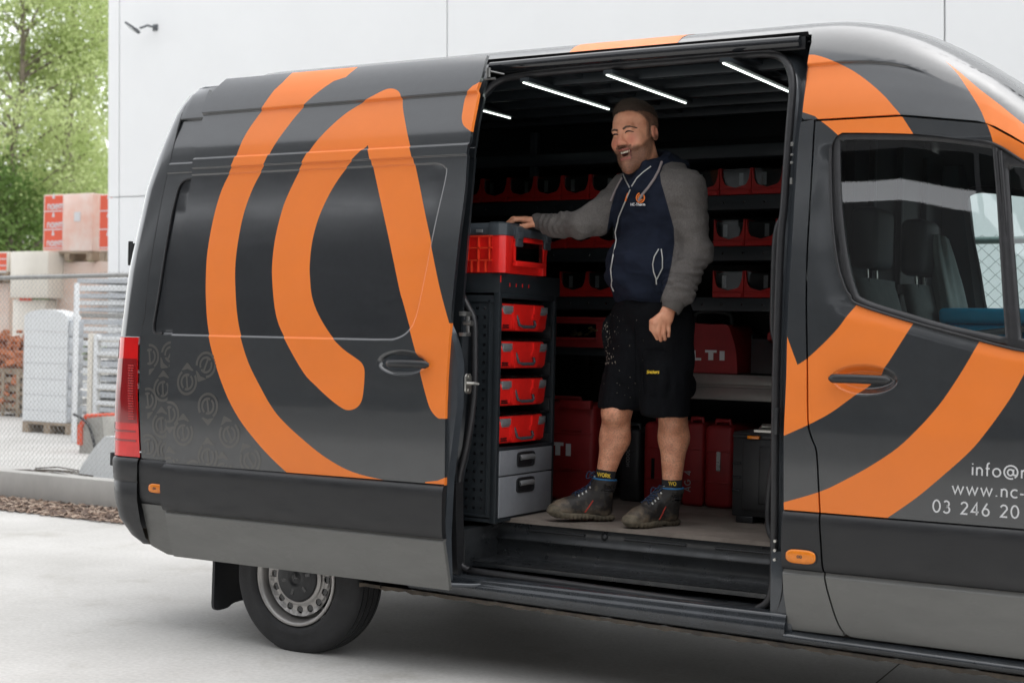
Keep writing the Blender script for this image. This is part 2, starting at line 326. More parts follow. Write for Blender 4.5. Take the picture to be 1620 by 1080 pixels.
# stroke lettering: every letter is a list of strokes in a box 1 high (baseline 0, x-height .62)
def _arc(cx, cy, rx, ry, a0, a1, n=14): return [(cx+rx*math.cos(math.radians(a0+(a1-a0)*i/n)), cy+ry*math.sin(math.radians(a0+(a1-a0)*i/n))) for i in range(n+1)]
XH = 0.62
GL = {
 'i': (0.16, [[(0.08, 0), (0.08, XH)], [(0.08, .82), (0.08, .90)]]),
 'n': (0.56, [[(0.08, 0), (0.08, XH)], [(0.08, .38)]+_arc(.28, .38, .2, .22, 165, 0)+[(0.48, 0)]]),
 'f': (0.36, [[(0.14, 0), (0.14, .8)]+_arc(.27, .8, .13, .18, 170, 70, 6), [(0.02, .58), (0.32, .58)]]),
 'o': (0.66, [_arc(.33, .31, .28, .30, 0, 360, 28)]),
 '@': (1.12, [_arc(.56, .40, .50, .50, -55, 290, 40), _arc(.53, .38, .21, .23, 0, 360, 24), [(.76, .62), (.73, .30)]+_arc(.83, .30, .10, .12, 180, 300, 6)+_arc(.62, .42, .44, .42, -38, 0, 6)]),
 'w': (0.92, [[(.04, .6), (.25, .02), (.46, .58), (.67, .02), (.88, .6)]]),
 '.': (0.26, [[(.13, 0), (.13, .09)]]),
 'c': (0.52, [_arc(.35, .31, .28, .29, 50, 310, 20)]),
 '-': (0.36, [[(.05, .30), (.31, .30)]]),
 't': (0.34, [[(.17, 0), (.17, .88)], [(.03, .58), (.31, .58)]]),
 '0': (0.62, [_arc(.31, .45, .25, .43, 0, 360, 28)]),
 '3': (0.56, [_arc(.25, .67, .19, .20, 150, -90, 12)+_arc(.25, .235, .23, .235, 90, -150, 14)]),
 '2': (0.58, [_arc(.28, .64, .22, .23, 165, -20, 12)+[(.08, .03), (.52, .03)]]),
 '4': (0.62, [[(.44, 0), (.44, .88), (.06, .22), (.58, .22)]]),
 '6': (0.60, [_arc(.30, .26, .23, .25, 0, 360, 24), [(.08, .33), (.20, .58), (.40, .90)]]),
 ' ': (0.38, []),
 'H': (0.62, [[(.08, 0), (.08, .9)], [(.54, 0), (.54, .9)], [(.08, .45), (.54, .45)]]),
 'E': (0.52, [[(.48, .86), (.08, .86), (.08, .04), (.48, .04)], [(.08, .46), (.42, .46)]]),
 'I': (0.24, [[(.12, 0), (.12, .9)]]), 'L': (0.52, [[(.08, .9), (.08, .06), (.48, .06)]]),
 'T': (0.60, [[(.30, 0), (.30, .9)], [(.02, .84), (.58, .84)]]),
 'W': (0.95, [[(.04, .9), (.25, .04), (.47, .85), (.69, .04), (.90, .9)]]), 'O': (0.8, [_arc(.4, .45, .32, .41, 0, 360, 24)]),
 'R': (0.62, [[(.08, 0), (.08, .86), (.34, .86)]+_arc(.34, .64, .2, .22, 90, -90, 10)+[(.08, .42)], [(.30, .42), (.56, 0)]]),
 'K': (0.60, [[(.08, 0), (.08, .9)], [(.54, .9), (.10, .42)], [(.22, .52), (.56, 0)]]),
 'A': (0.68, [[(.04, 0), (.34, .88), (.64, 0)], [(.16, .28), (.52, .28)]]), 'G': (0.78, [_arc(.42, .45, .34, .41, 50, 350, 22)+[(.48, .40)]]),
 'M': (0.8, [[(.08, 0), (.10, .88), (.40, .2), (.70, .88), (.72, 0)]]), 'D': (0.7, [[(.08, .04), (.08, .86), (.26, .86)]+_arc(.26, .45, .36, .41, 90, -90, 14)+[(.08, .04)]]),
 'N': (0.7, [[(.08, 0), (.08, .86), (.60, .04), (.60, .9)]]), 'C': (0.7, [_arc(.42, .45, .33, .41, 45, 315, 20)]),
 'h': (0.56, [[(0.08, 0), (0.08, .92)], [(0.08, .38)]+_arc(.28, .38, .2, .22, 165, 0)+[(0.48, 0)]]),
 'e': (0.58, [[(.06, .33), (.52, .33)]+_arc(.29, .31, .23, .28, 5, 315, 20)]),
 'r': (0.36, [[(0.08, 0), (0.08, XH)], _arc(.28, .38, .2, .22, 170, 80, 6)]),
 'm': (0.84, [[(0.08, 0), (0.08, XH)], [(0.08, .40)]+_arc(.24, .42, .16, .18, 165, 0)+[(0.40, 0)], [(.40, .40)]+_arc(.58, .42, .17, .18, 165, 0)+[(.75, 0)]]),
 'a': (0.62, [_arc(.29, .31, .23, .28, 0, 360, 20), [(.54, 0), (.54, XH)]]),
 's': (0.46, [_arc(.23, .46, .15, .14, 40, 270, 10)+_arc(.23, .155, .16, .15, 90, -140, 10)]),
 'k': (0.5, [[(.08, 0), (.08, .92)], [(.44, .6), (.10, .26)], [(.2, .36), (.46, 0)]]),
 'd': (0.62, [_arc(.29, .31, .23, .28, 0, 360, 20), [(.54, 0), (.54, .92)]]),
 'l': (0.16, [[(.08, 0), (.08, .92)]]),
 'S': (0.56, [_arc(.28, .65, .20, .20, 40, 270, 12)+_arc(.28, .23, .21, .22, 90, -140, 12)]),
}
def ribbon(L, w):
    L = [Vector(p) for p in L]; n = len(L); a = []; b = []
    cl = (L[0]-L[-1]).length < 1e-4
    for i in range(n):
        p = L[i-1] if i > 0 else (L[-2] if cl else None); q = L[i+1] if i < n-1 else (L[1] if cl else None)
        t1 = (L[i]-p).normalized() if p is not None else None; t2 = (q-L[i]).normalized() if q is not None else None
        if t1 is None: t1 = t2
        if t2 is None: t2 = t1
        t = (t1+t2); t = t.normalized() if t.length > .2 else t1
        m_ = min(1/max(0.35, t.dot(t1)), 2.2); nn = Vector((-t[1], t[0]))*(w/2*m_); a.append(L[i]+nn); b.append(L[i]-nn)
    v = a+b; return [tuple(p) for p in v], [(i, i+1, n+i+1, n+i) for i in range(n-1)]
def text_mb(mb, s, fn, h, wt=0.1, track=0.06, thick=None, back=None):
    """fn(u,v) maps letter metres to the surface"""
    x = 0; q_ = 0
    for ch in s:
        wd, st = GL[ch]
        for k in st:
            v, f = ribbon(k, wt)
            q_ = (q_+1) % 5; mb.add([Vector(fn((x+p[0])*h, p[1]*h))+Vector((0, -.00012*q_, 0)) for p in v], f)
        x += wd+track
    return x*h
# ------------------------------------------------------------------ van body shape
_pz = [.30, .34, .40, .60, .80, 1.0, 1.15, 1.17, 1.42, 1.6, 1.8, 2.0, 2.19, 2.29, 2.42, 2.50, 2.55, 2.59, 2.62, 2.65, 2.68, 2.70, 2.72, 2.735, 2.745]
_py = [.075, .05, .035, .008, 0, 0, .002, .005, .016, .030, .050, .074, .098, .112, .138, .160, .181, .204, .226, .254, .292, .33, .39, .47, .60]
_tz = np.linspace(.3, 2.745, 2446); _ty = np.interp(_tz, _pz, _py)
_kk = np.exp(-0.5*(np.arange(-36, 37)/12.0)**2); _kk /= _kk.sum(); _typ = np.concatenate([np.full(36, _ty[0]), _ty, np.full(36, _ty[-1])]); _ts = np.convolve(_typ, _kk, 'valid')
def prof(z): return np.interp(z, _tz, _ts)
def zseam(x): return np.interp(x, [2.69, 3.0, 3.13, 3.4, 3.8, 4.3], [2.29, 2.247, 2.168, 1.95, 1.6, 1.22])
_zx = np.linspace(2.1, 4.6, 500); _zt = np.interp(_zx, [2.1, 2.32, 2.45, 2.63, 2.8, 3.05, 3.4, 3.8, 4.3, 4.6], [2.745, 2.745, 2.735, 2.685, 2.605, 2.44, 2.13, 1.74, 1.33, 1.2])
_zt = np.convolve(np.concatenate([np.full(20, _zt[0]), _zt, np.full(20, _zt[-1])]), np.ones(41)/41, 'valid')
def ztop(x): return np.interp(x, _zx, _zt)
def zeff(x, z):
    zs = zseam(x); zt = np.maximum(ztop(x), zs+.02)
    up = 2.29+(z-zs)*(2.745-2.29)/(zt-zs); lo = z+(2.29-zs)*sst(z, 1.4, zs)
    return np.where(z > zs, up, lo)
def xr(z): return np.interp(z, [.3, .8, 1.1, 1.4, 1.73, 2.14, 2.4, 2.5, 2.6, 2.65, 2.7], [-1.135, -1.19, -1.19, -1.185, -1.165, -1.105, -1.02, -.99, -.95, -.91, -.85])
def stepline(x): return np.interp(x, [-1, 1, 2.2, 2.45, 2.55, 2.62, 2.69, 2.76, 2.85, 3.1], [2.472, 2.482, 2.512, 2.514, 2.508, 2.498, 2.480, 2.452, 2.405, 2.25])
def side(x, z, feat=True):
    x = np.asarray(x, float); z = np.asarray(z, float)
    y = prof(zeff(x, z))
    d = np.clip(xr(z)+.13-x, 0, .1299); y = y+.13-np.sqrt(np.maximum(.13**2-d**2, 1e-7))
    if feat:
        s = stepline(x); y = y+.014*(1-sst(z, s-.010, s+.004))*sst(z, 2.33, s)*(1-sst(x, 2.55, 2.85))
    return y
DD = .12          # how far the opened sliding door stands off the body
_rec = [onY(a, b, -.10) for a, b in []]
_recp = spline([('c', (-.95, 1.421)), ('c', (.53, 1.421)), (.60, 1.425), (.665, 1.455), (.705, 1.52), (.735, 1.68), (.765, 1.90), (.80, 2.12), (.79, 2.158), (.755, 2.175), ('c', (.70, 2.178)), ('c', (-.95, 2.178))], 5, True)
REC = _recp
def band(x, z):       # raised rail cover: crease on top, undercut below
    return -.010*(1-sst(z, 2.250, 2.256))*sst(z, 2.203, 2.209)
def door_s(x, z):
    x = np.asarray(x, float); z = np.asarray(z, float)
    y = prof(zeff(x, z))-DD
    s = stepline(x); y = y+.014*(1-sst(z, s-.010, s+.004))*sst(z, 2.30, s)
    y = y+band(x, z)
    if y.shape == (): d = pdist([float(x)], [float(z)], REC)[0]
    else: d = pdist(x.ravel(), z.ravel(), REC).reshape(x.shape)
    y = y+.007*sst(d, -.003, .006)
    d2 = pdist(np.atleast_1d(x).ravel(), np.atleast_1d(z).ravel(), CUP_S); d2 = d2[0] if y.shape == () else d2.reshape(x.shape)
    return y+.034*sst(d2, -.002, .030)
CUP_S = None
STEPX = frange(-1.1, 3.1, .08)
STEPL = [[(x, float(stepline(x))+o1) for x in STEPX]+[(x, float(stepline(x))+o2) for x in STEPX[::-1]] for o1, o2 in ((-.010, .004), (-.0065, .0005), (-.003, -.0003))]
def ell(cx, cz, rx, rz, n=28): return [(cx+rx*math.cos(2*PI*i/n), cz+rz*math.sin(2*PI*i/n)) for i in range(n)]
_c = onY(637.5, 574, -.10); CUP_S = ell(_c[0], _c[2], .128, .053)
_c = onY(1366, 601, .005); CUP_F = ell(_c[0], _c[2], .125, .057)
# ------------------------------------------------------------------ the van
van = empty('cargo_van', (0, 0, 0), 'dark grey high-roof cargo van with sweeping orange arcs and an open sliding side door', 'van')
ZL = frange(.32, 2.3, .05)+[2.200, 2.203, 2.206, 2.209, 2.212, 2.247, 2.250, 2.253, 2.256, 2.259]+frange(2.31, 2.44, .015)+[2.455, 2.460, 2.464, 2.468, 2.472, 2.476, 2.48, 2.484, 2.488, 2.494, 2.5]+frange(2.51, 2.70, .01)
ZL += [1.411, 1.415, 1.419, 1.423, 1.427, 1.431, 2.165, 2.169, 2.173, 2.177, 2.181]
XL = frange(-1.2, 3.6, .12)
def pz(L): return L
M['rubzinc'] = mat('dark_zinc', (.16, .16, .155), .4, .7)
# --- sliding door, pushed back open
S = lambda pts: TR(pts, door_s)
dz_top = 2.65
ol = S([(262, 732), (272, 529), (282, 418), (298, 307), (304, 267), (308, 246), (320, 180), (331, 142)])
orr = S([(754, 142), (752, 171), (745, 208), (744, 219), (739, 249), (735.5, 301), (726, 375), (717, 460), (713, 507), (709, 555.5), (706, 604), (704, 671), (703.4, 758), (702.5, 766)])
ol = spline(ol, 4); orr = spline(orr, 4)
outer = ol+[(ol[-1][0]+.02, 2.56), (ol[-1][0]+.045, 2.61), (ol[-1][0]+.065, dz_top), (.890, dz_top), (.898, 2.62), (.912, 2.55)]+orr
def ring_reg(name, mt, px, surf, ext=None): return (name, mt, px)
A_out = [(457, 100), (454, 121), (434, 142.6), (415.5, 168.5), (389.6, 211), (366.7, 259), (351, 300), (338, 344), (328.5, 396), (325.6, 441), (326.7, 492.6), (331, 529), (340, 573), (355.6, 618), (378, 662), (407, 700), (430, 725), (452, 745.7)]
A_in = [(608, 759), (571.5, 750.5), (542.6, 739.5), (509, 719), (480, 695.5), (455, 673), (434, 649.6), (413, 614), (392.6, 572.6), (381, 529), (375.6, 500), (373, 470), (372, 426), (376.7, 381.5), (386, 337), (401, 296), (417, 259), (430, 237), (452.6, 203.7), (478.5, 172), (502, 147), (528, 128.5), (558, 111)]
# the outer arc runs from the bottom line up over the roof edge
pa = S([(442, 137)]); 
a1 = spline(S(A_out[2:]), 4); a2 = spline(S(A_in[:-1]), 4)
a1 = [(a1[0][0]+.055, 2.66), (a1[0][0]+.03, 2.60)]+a1+[(a1[-1][0]+.05, .80)]
a2 = [(a2[0][0], .80)]+a2+[(a2[-1][0]+.06, 2.60), (a2[-1][0]+.10, 2.66)]
stripeA = a1+a2
B = [('c', (582, 230)), (604, 326.7), (617, 386), (632, 458), (639, 483), (655.7, 550.7), (665, 591.7), (675, 630), (682, 649), (692, 660.5), (700, 662), ('c', (712, 662)), ('c', (722, 512)), ('c', (710.5, 511)), (695, 452.6), (682, 382), (672.6, 338), (661.5, 282), (648.5, 237.8), (643, 204), (637.4, 171), (634, 152.6), (630, 144.4), (620.7, 140.4), (609.6, 142), (595, 149), (572.6, 163.7), (546.7, 180), (520.7, 202.6), (498.5, 226.7), (480, 251), (456, 307), (445, 337), (436, 374), (431.5, 407), (430.5, 440), (437, 500), (452, 540), (480, 589), (499, 609.5), (518.5, 628), (540, 644.6), (552, 648.5), (564, 644.6), (571.5, 635), (575, 618), (576.8, 589), (574, 577), (566.7, 569), (542.6, 551.7), (523, 529), (504, 497.8), (493.5, 469), (490.5, 440), (490, 419), (494, 382), (504, 345), (520.7, 308), (539, 278.5), (556, 254), (569, 239.6)]
def S_c(L, surf):
    o = []
    for p in L:
        if p[0] == 'c': o.append(('c', onS(*p[1], surf)))
        else: o.append(onS(*p, surf))
    return o
stripeB = spline(S_c(B, door_s), 4, True)
stripeC = spline(S_c([('c', (760, 129)), (752, 134), (746.7, 137), (737, 152.6), (732, 175), (730.7, 188), (733.7, 199), ('c', (746, 209)), ('c', (770, 209)), ('c', (770, 129))], door_s), 4, True)
stripeD = S([(672.6, 762), (692, 760), (704, 755), (712, 753), (712, 775), (672, 775)])
OUT = {}
# ghost emblem print: ring, drop corner and a broken e
def emblem(cx, cz, r, ang, flip):
    P = []; ca, sa = math.cos(ang), math.sin(ang)
    def T(p): return (cx+(p[0]*ca-p[1]*sa)*r, cz+(p[0]*sa+p[1]*ca)*r)
    n = 22; o = [(math.cos(math.radians(a)), math.sin(math.radians(a))) for a in np.linspace(125, 395, n)]
    i = [(.80*math.cos(math.radians(a)), .80*math.sin(math.radians(a))) for a in np.linspace(395, 125, n)]
    P.append([T(p) for p in o]+[T((.05, 1.42)), T((-.10, 1.36))][:2]+[T((-.35, 1.12))]+[T((-.30, .95)), T((.42, .92))][:0]+[T(p) for p in i[:0]]+[]) if False else None
    P.append([T(p) for p in o]+[T(p) for p in i])
    P.append([T((-.62, .86)), T((-.12, 1.42)), T((.0, 1.42)), T((.60, .88)), T((.42, .84)), T((.0, .98)), T((-.40, .88))])
    for a0, a1 in ((70, 235), (250, 415)):
        q = np.linspace(a0, a1, 14); P.append([T((.64*math.cos(math.radians(a)), .64*math.sin(math.radians(a)))) for a in q]+[T((.46*math.cos(math.radians(a)), .46*math.sin(math.radians(a)))) for a in q[::-1]])
    P.append([T((-.16, .46)), T((.02, .46)), T((.16, -.46)), T((-.02, -.46))])
    return P
EM = [(268, 655, PI), (306, 748, PI), (352, 745, 0), (268, 735, 0), (296, 604, 0), (329, 642, PI), (290, 684, 0), (363, 687, .35), (329, 722, 0), (396, 728, .5), (326, 577, 2.6)]
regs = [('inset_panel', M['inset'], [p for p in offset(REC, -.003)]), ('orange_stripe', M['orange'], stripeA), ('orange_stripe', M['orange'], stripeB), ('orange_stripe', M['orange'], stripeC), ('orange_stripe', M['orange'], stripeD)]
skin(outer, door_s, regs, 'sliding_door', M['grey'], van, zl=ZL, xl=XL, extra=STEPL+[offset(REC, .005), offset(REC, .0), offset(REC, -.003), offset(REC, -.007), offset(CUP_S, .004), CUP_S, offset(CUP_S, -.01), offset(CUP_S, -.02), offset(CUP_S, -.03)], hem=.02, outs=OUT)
sdoor = OUT['sliding_door']
eo = 0
for cx, cy, an in EM:
    eo += .00005; mb = MB()
    x, z = onS(cx, cy, door_s)
    for P in emblem(x, z, .062, an, 1):
        vs, fs = tess(P); vs = [(p[0], float(door_s(p[0], p[1]))-.0004-eo, p[1]) for p in vs]
        # clip to the door and clear of the orange arc
        c = [np.mean([[vs[i][0], vs[i][2]] for i in f], axis=0) for f in fs]; k = pip(np.array(c), stripeA); k2 = pip(np.array(c), outer)
        mb.add(vs, [f for f, a, b in zip(fs, k, k2) if (not a) and b and min(vs[i][2] for i in f) > .825])
    mb.build('ghost_emblem', M['ghost'], sdoor)
# rub strip and lower cladding of the sliding door
def rub(base):
    def f(x, z):
        t = (np.asarray(z, float)-.600)/(.822-.600); b = np.sqrt(np.clip(1-np.abs(2*t-1)**5, 0, 1))
        return base(x, z)-.024*b
    return f
def flat_door(x, z): return prof(np.asarray(z, float)+0*np.asarray(x))-DD
Zr = [.601, .603, .606, .611, .62, .635, .66, .70, .74, .77, .79, .803, .811, .816, .819, .821]
xl0, xl1 = -.682, .892
o = [(-.665, .822), (-.680, .80), (-.684, .70), (-.678, .601), (.880, .601), (.884, .62), (.886, .80), (.884, .822)]
skin(o, rub(flat_door), [], 'rub_strip', M['trim'], sdoor, zl=Zr, xl=XL, hem=.03)
def low_s(x, z):
    z = np.asarray(z, float); return prof(z)+0*np.asarray(x)-DD-.006+.010*sst(z, .585, .600)
o = [(-.672, .600), (-.66, .50), (-.640, .392), (-.635, .386), (.895, .386), (.898, .40), (.888, .50), (.878, .598), (.876, .600)]
skin(o, low_s, [], 'lower_cladding', M['lower'], sdoor, zl=[.39, .40, .45, .5, .55, .575, .58, .585, .59, .595], xl=XL, hem=.02)
# inner shell of the sliding door, seen on its front edge
dq = lambda z: .085-.045*float(sst(z, 1.42, 1.55))
mb = MB(); sh = [(z, float(prof(z))-DD) for z in frange(.42, 2.6, .06)]
for (z0, y0), (z1, y1) in zip(sh[:-1], sh[1:]):
    x1 = lambda z: float(np.interp(z, [.4, .6, .85, 1.15, 1.32, 1.42, 1.5, 2.2, 2.6], [.88, .885, .90, .935, .93, .905, .865, .850, .84]))
    xa, xb = x1(z0), x1(z1)
    v = [(-.60, y0+.018, z0), (xa-.012, y0+.018, z0), (xa, y0+dq(z0)*.6, z0), (xa-.03, y0+dq(z0), z0), (-.60, y0+dq(z0), z0), (-.60, y1+.018, z1), (xb-.012, y1+.018, z1), (xb, y1+dq(z1)*.6, z1), (xb-.03, y1+dq(z1), z1), (-.60, y1+dq(z1), z1)]
    mb.add(v, [(0, 1, 6, 5), (1, 2, 7, 6), (2, 3, 8, 7), (3, 4, 9, 8), (4, 0, 5, 9)], 0, True)
o = mb.build('door_inner_shell', M['jamb'], sdoor, merge=True); o.data.set_sharp_from_angle(angle=.5)
def handle(cxy, surf_y, parent, L=.225):
    (x, y, z) = cxy; mb = MB(); pts = []; rr = []
    for i in range(17):
        t = i/16; pts.append((x-L/2+L*t, y-.018*math.sin(PI*t)**.5-.004, z+.002*math.sin(PI*t))); rr.append(.0135 if 0 < i < 16 else .006)
    mb.tube(pts, rr, 12, sq=1.25)
    return mb.build('handle', M['plastic'], parent)
p = onY(638, 576, -.155); handle((p[0], -.118, p[2]), 0, sdoor, .215)
# latch striker plate with hook on the door's edge
p = onX(721, 607, .925)
mb = MB(); T = Matrix.Translation((.934, -.06, p[2]))
mb.prism([(-.022, -.03), (-.012, -.042), (.012, -.042), (.022, -.03), (.022, .03), (.012, .042), (-.012, .042), (-.022, .03)], lambda u, v: (.937, -.045+u, p[2]+v), lambda u, v: (.945, -.045+u, p[2]+v))
mb.tube([(.945, -.06, p[2]+.004), (.975, -.055, p[2]+.004), (.985, -.035, p[2]), (.975, -.02, p[2]), (.945, -.02, p[2])], .0055, 8)
for s in (-1, 1): mb.lathe([(0, .001), (0, .007), (-.004, .007), (-.005, .001)], 10, T=Matrix.Translation((.948, -.045, p[2]+s*.028)) @ Matrix.Rotation(-PI/2, 4, 'Z'))
mb.build('striker_latch', M['chrome'], sdoor, bevel=.0012)
mb = MB(); mb.box(.90, .935, -.06, -.02, 1.445, 1.46); mb.tube([(.90, -.02, 1.50), (.94, -.02, 1.50)], .012, 12); mb.tube([(.92, -.02, 1.45), (.92, -.02, 1.53)], .009, 10); mb.box(.895, .93, -.055, -.005, 1.53, 1.548)
mb.build('roller_bracket', M['rubzinc'], sdoor, bevel=.001)
mb = MB(); q = onX(775, 103, .99); mb.tube([(.93, .06, 2.565), (.955, .06, 2.565), (.985, .12, 2.56)], .004, 8); mb.tube([(.945, .06, 2.54), (.945, .06, 2.58)], .010, 12); mb.box(.925, .975, .06, .075, 2.530, 2.538)
mb.build('roller_bracket', M['rubzinc'], sdoor, bevel=.001)
mb = MB(); mb.tube([(.885, -.06, .405), (.95, .0, .40), (1.0, .045, .402)], .010, 8); mb.build('roller_bracket', M['jamb'], sdoor)

# --- rear quarter panel
def qrec(x, z):
    y = side(x, z); 
    sh = np.shape(y); xx = np.broadcast_to(np.asarray(x, float), sh).ravel(); zz = np.broadcast_to(np.asarray(z, float), sh).ravel()
    return y+(.009*sst(pdist(xx, zz, QR), -.003, .007)).reshape(sh)+band(x, z)*.6
QR = [(-.9, 1.3), (-.8, 1.3), (-.8, 1.5)]
qr_px = [('c', (300, 527)), ('c', (246, 529)), (242.5, 525), (242, 511), (249, 470), (267, 359), (278.5, 307), (284, 292), (290, 285), (298, 281.5), ('c', (306, 281))]
QR_ = spline([(('c', onS(*p[1], side)) if p[0] == 'c' else onS(*p, side)) for p in qr_px], 4)
QR = QR_+[(.5, QR_[-1][1]), (.5, QR_[0][1])]
sprof = lambda x, z: prof(z)+.012
seam = spline([onS(*p, side) for p in [(223, 722), (221, 684), (219.5, 600), (221, 533), (228.5, 500), (234, 441), (252.6, 330), (267, 263)]]+[onS(*p, sprof) for p in [(275, 241)]]+[(-.876, 2.52), (-.862, 2.59), (-.848, 2.645)], 4)
qo = [(.86, .36), (.86, .823), (seam[0][0]+.004, .823)]+[(a+.004, b) for a, b in seam]+[(seam[-1][0]+.04, 2.645), (.86, 2.645)]
# wheel arch cut is in the lower part
arch = [(.43*math.cos(a), .336+.43*math.sin(a)) for a in np.linspace(.06, PI-.06, 24)]
qu = [(.86, .825)]+qo[2:]
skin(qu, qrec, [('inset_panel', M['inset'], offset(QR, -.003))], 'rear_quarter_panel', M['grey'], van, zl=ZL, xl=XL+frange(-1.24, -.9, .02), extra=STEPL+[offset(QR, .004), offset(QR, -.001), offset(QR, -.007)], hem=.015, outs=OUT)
quarter = OUT['rear_quarter_panel']
mb = MB()
for cx, cy, an in [(237, 564, PI), (270, 560, 2.4), (234, 633, PI), (258, 615, 0), (256, 672, 0), (235, 706, PI), (264, 712, 0)]:
    eo += .00005; mb = MB()
    x, z = onS(cx, cy, side)
    for P in emblem(x, z, .062, an, 1):
        vs, fs = tess(P); kk = [f for f in fs if min(vs[i][0] for i in f) > seam[0][0]+.012 and min(vs[i][1] for i in f) > .828 and max(vs[i][1] for i in f) < 1.405]
        mb.add([(p[0], float(qrec(p[0], p[1]))-.0004-eo, p[1]) for p in vs], kk)
    if mb.v and mb.f: mb.build('ghost_emblem', M['ghost'], quarter)
# recess moulding on the quarter (black seal line)
mb = MB(); mb.tube([(a, float(side(a, b))+.0025, b) for a, b in offset(QR, -.004)[3:len(QR_)-1]], .006, 8); mb.build('recess_seal', M['rubber'], quarter)
# quarter dark trim, marker, lower panel
bse = lambda x, z: side(x, z, False)
def seamx(z): return float(np.interp(z, [.40, .48, .60, .70, .80], [onS(235.5, 851, bse)[0], onS(230, 825, bse)[0], onS(222.5, 778, bse)[0], onS(221.5, 750, bse)[0], onS(221, 724, bse)[0]]))
qt = [(seamx(z)+.005, z) for z in (.606, .66, .72, .78, .819)]+[(-.43, .819), (-.43, .606)]
o_q = skin(qt, lambda x, z: rub(bse)(x, z)+.012, [], 'rub_strip', M['trim'], van, zl=Zr, xl=XL+frange(-1.24, -.9, .02), hem=.02)
ql = [(seamx(z)+.006, z) for z in (.43, .50, .56, .602)]+[(.86, .602), (.86, .50)]+[(a, b) for a, b in arch if b > .36][:]+[(-.45, .36), (-.86, .36), (-.98, .385)]
ql = [(seamx(.43)+.006, .43)]+[(seamx(z)+.006, z) for z in (.50, .56, .602)]+[(-.455, .602), (-.44, .36), (-.80, .365), (-.90, .40)]
skin(ql, bse, [], 'lower_cladding', M['lower'], van, zl=[.40, .45, .5, .55], xl=XL+frange(-1.24, -.9, .02), hem=.02)
skin([(.86, .823), (.86, .36), (.44, .36)]+[(a, b) for a, b in arch[1:-1]]+[(-.44, .36), (-.43, .823)], lambda x, z: bse(x, z)+.004, [], 'wheel_arch', M['trim'], van, zl=[.5, .7], xl=[-.3, 0, .3], hem=.06)
def marker(px, py, surf, rx, rz, parent):
    x, z = onS(px, py, surf); y = float(surf(x, z)); mb = MB(); L = [(x+math.copysign(max(abs(rx*math.cos(a))-0, 0)**1, math.cos(a)), z+rz*math.sin(a)) for a in np.linspace(0, 2*PI, 33)[:-1]]
    L = [(x+rx*(abs(math.cos(a))**.55)*math.copysign(1, math.cos(a)), z+rz*(abs(math.sin(a))**.75)*math.copysign(1, math.sin(a))) for a in np.linspace(0, 2*PI, 33)[:-1]]
    n = len(L); v = []; lay = [(1.0, .002), (1.0, -.003), (.95, -.006), (.7, -.008), (.35, -.0085)]
    for s, dy in lay: v += [(x+(a-x)*s, y+dy-.002, z+(b-z)*s) for a, b in L]
    f = [(i*n+k, i*n+(k+1) % n, (i+1)*n+(k+1) % n, (i+1)*n+k) for i in range(len(lay)-1) for k in range(n)]+[tuple(range((len(lay)-1)*n, len(lay)*n))]
    mb.add(v, f, 0, True); o = mb.build('marker_lamp', M['amber'], parent)
    m2 = MB(); L2 = [(x+(a-x)*1.07, z+(b-z)*1.13) for a, b in L]; m2.prism(L2, lambda u, v: (u, y-.004, v), lambda u, v: (u, y+.006, v)); m2.build('bezel', M['rubber'], o)
    m3 = MB(); text_mb(m3, 'oo', lambda u, v: (x-.012+u, y-.0112, z-.004+v), .014, .22); m3.build('lens_mark', M['brown'], o)
    return o
marker(247, 772, lambda x, z: rub(bse)(x, z)+.012, .045, .022, van)
# --- wrapped rear corner: tail lamp, rear door edge, bumper
def corner(z, t, dx=0):       # t 0..1 round the rear corner from the seam to the rear face and across it
    pass
def strip_rear(name, mt, z0, z1, parent, push=0., sx=None, nz=24, yend=.55):
    mb = MB(); zs = frange(z0, z1, (z1-z0)/nz); cols = []
    for z in zs:
        xs = sx(z) if sx else float(np.interp(z, [p[1] for p in seam], [p[0] for p in seam])); xe = float(xr(z)); pts = []
        xsd = max(xs, xe+.012); yb = float(prof(zeff(0, z)))
        for k in range(15):
            a = k/14; r = .13
            # from the seam point along the rounded corner
            d0 = np.clip((xe+.13-xsd)/.13, 0, .999); th0 = math.asin(d0); th = th0+(PI/2-th0)*a
            pts.append((xe+.13-(r+push)*math.sin(th), yb+.13-(r+push)*math.cos(th)))
        if xsd > xe+.13: pts = [(xsd, yb-push)]+pts[1:]
        pts.append((xe-push, yb+.30)); pts.append((xe-push, yend))
        cols.append([(a_, b_, z) for a_, b_ in pts])
    n = len(cols[0]); v = [p for c in cols for p in c]
    mb.add(v, [(i*n+j, i*n+j+1, (i+1)*n+j+1, (i+1)*n+j) for i in range(len(cols)-1) for j in range(n-1)], 0, True)
    o = mb.build(name, mt, parent); return o
rd = strip_rear('rear_door', M['grey'], 1.408, 2.655, van, yend=1.0)
mb = MB()
for z0, z1 in ((1.405, 2.64),):
    zs = frange(z0, z1, .1); mb.tube([(float(np.interp(z, [p[1] for p in seam], [p[0] for p in seam]))+.001, float(side(float(np.interp(z, [p[1] for p in seam], [p[0] for p in seam])), z, False))+.004, z) for z in zs], .005, 6)
mb.build('door_seal', M['rubber'], rd)
tl = strip_rear('tail_lamp', M['lamp'], .826, 1.404, van, push=.004, sx=lambda z: float(np.interp(z, [p[1] for p in seam], [p[0] for p in seam]))-.003, yend=.26)
t2 = strip_rear('lamp_reflector', M['lamp2'], .99, 1.30, tl, push=.0065, sx=lambda z: float(np.interp(z, [p[1] for p in seam], [p[0] for p in seam]))-.008, yend=.10, nz=6)
mb = MB()
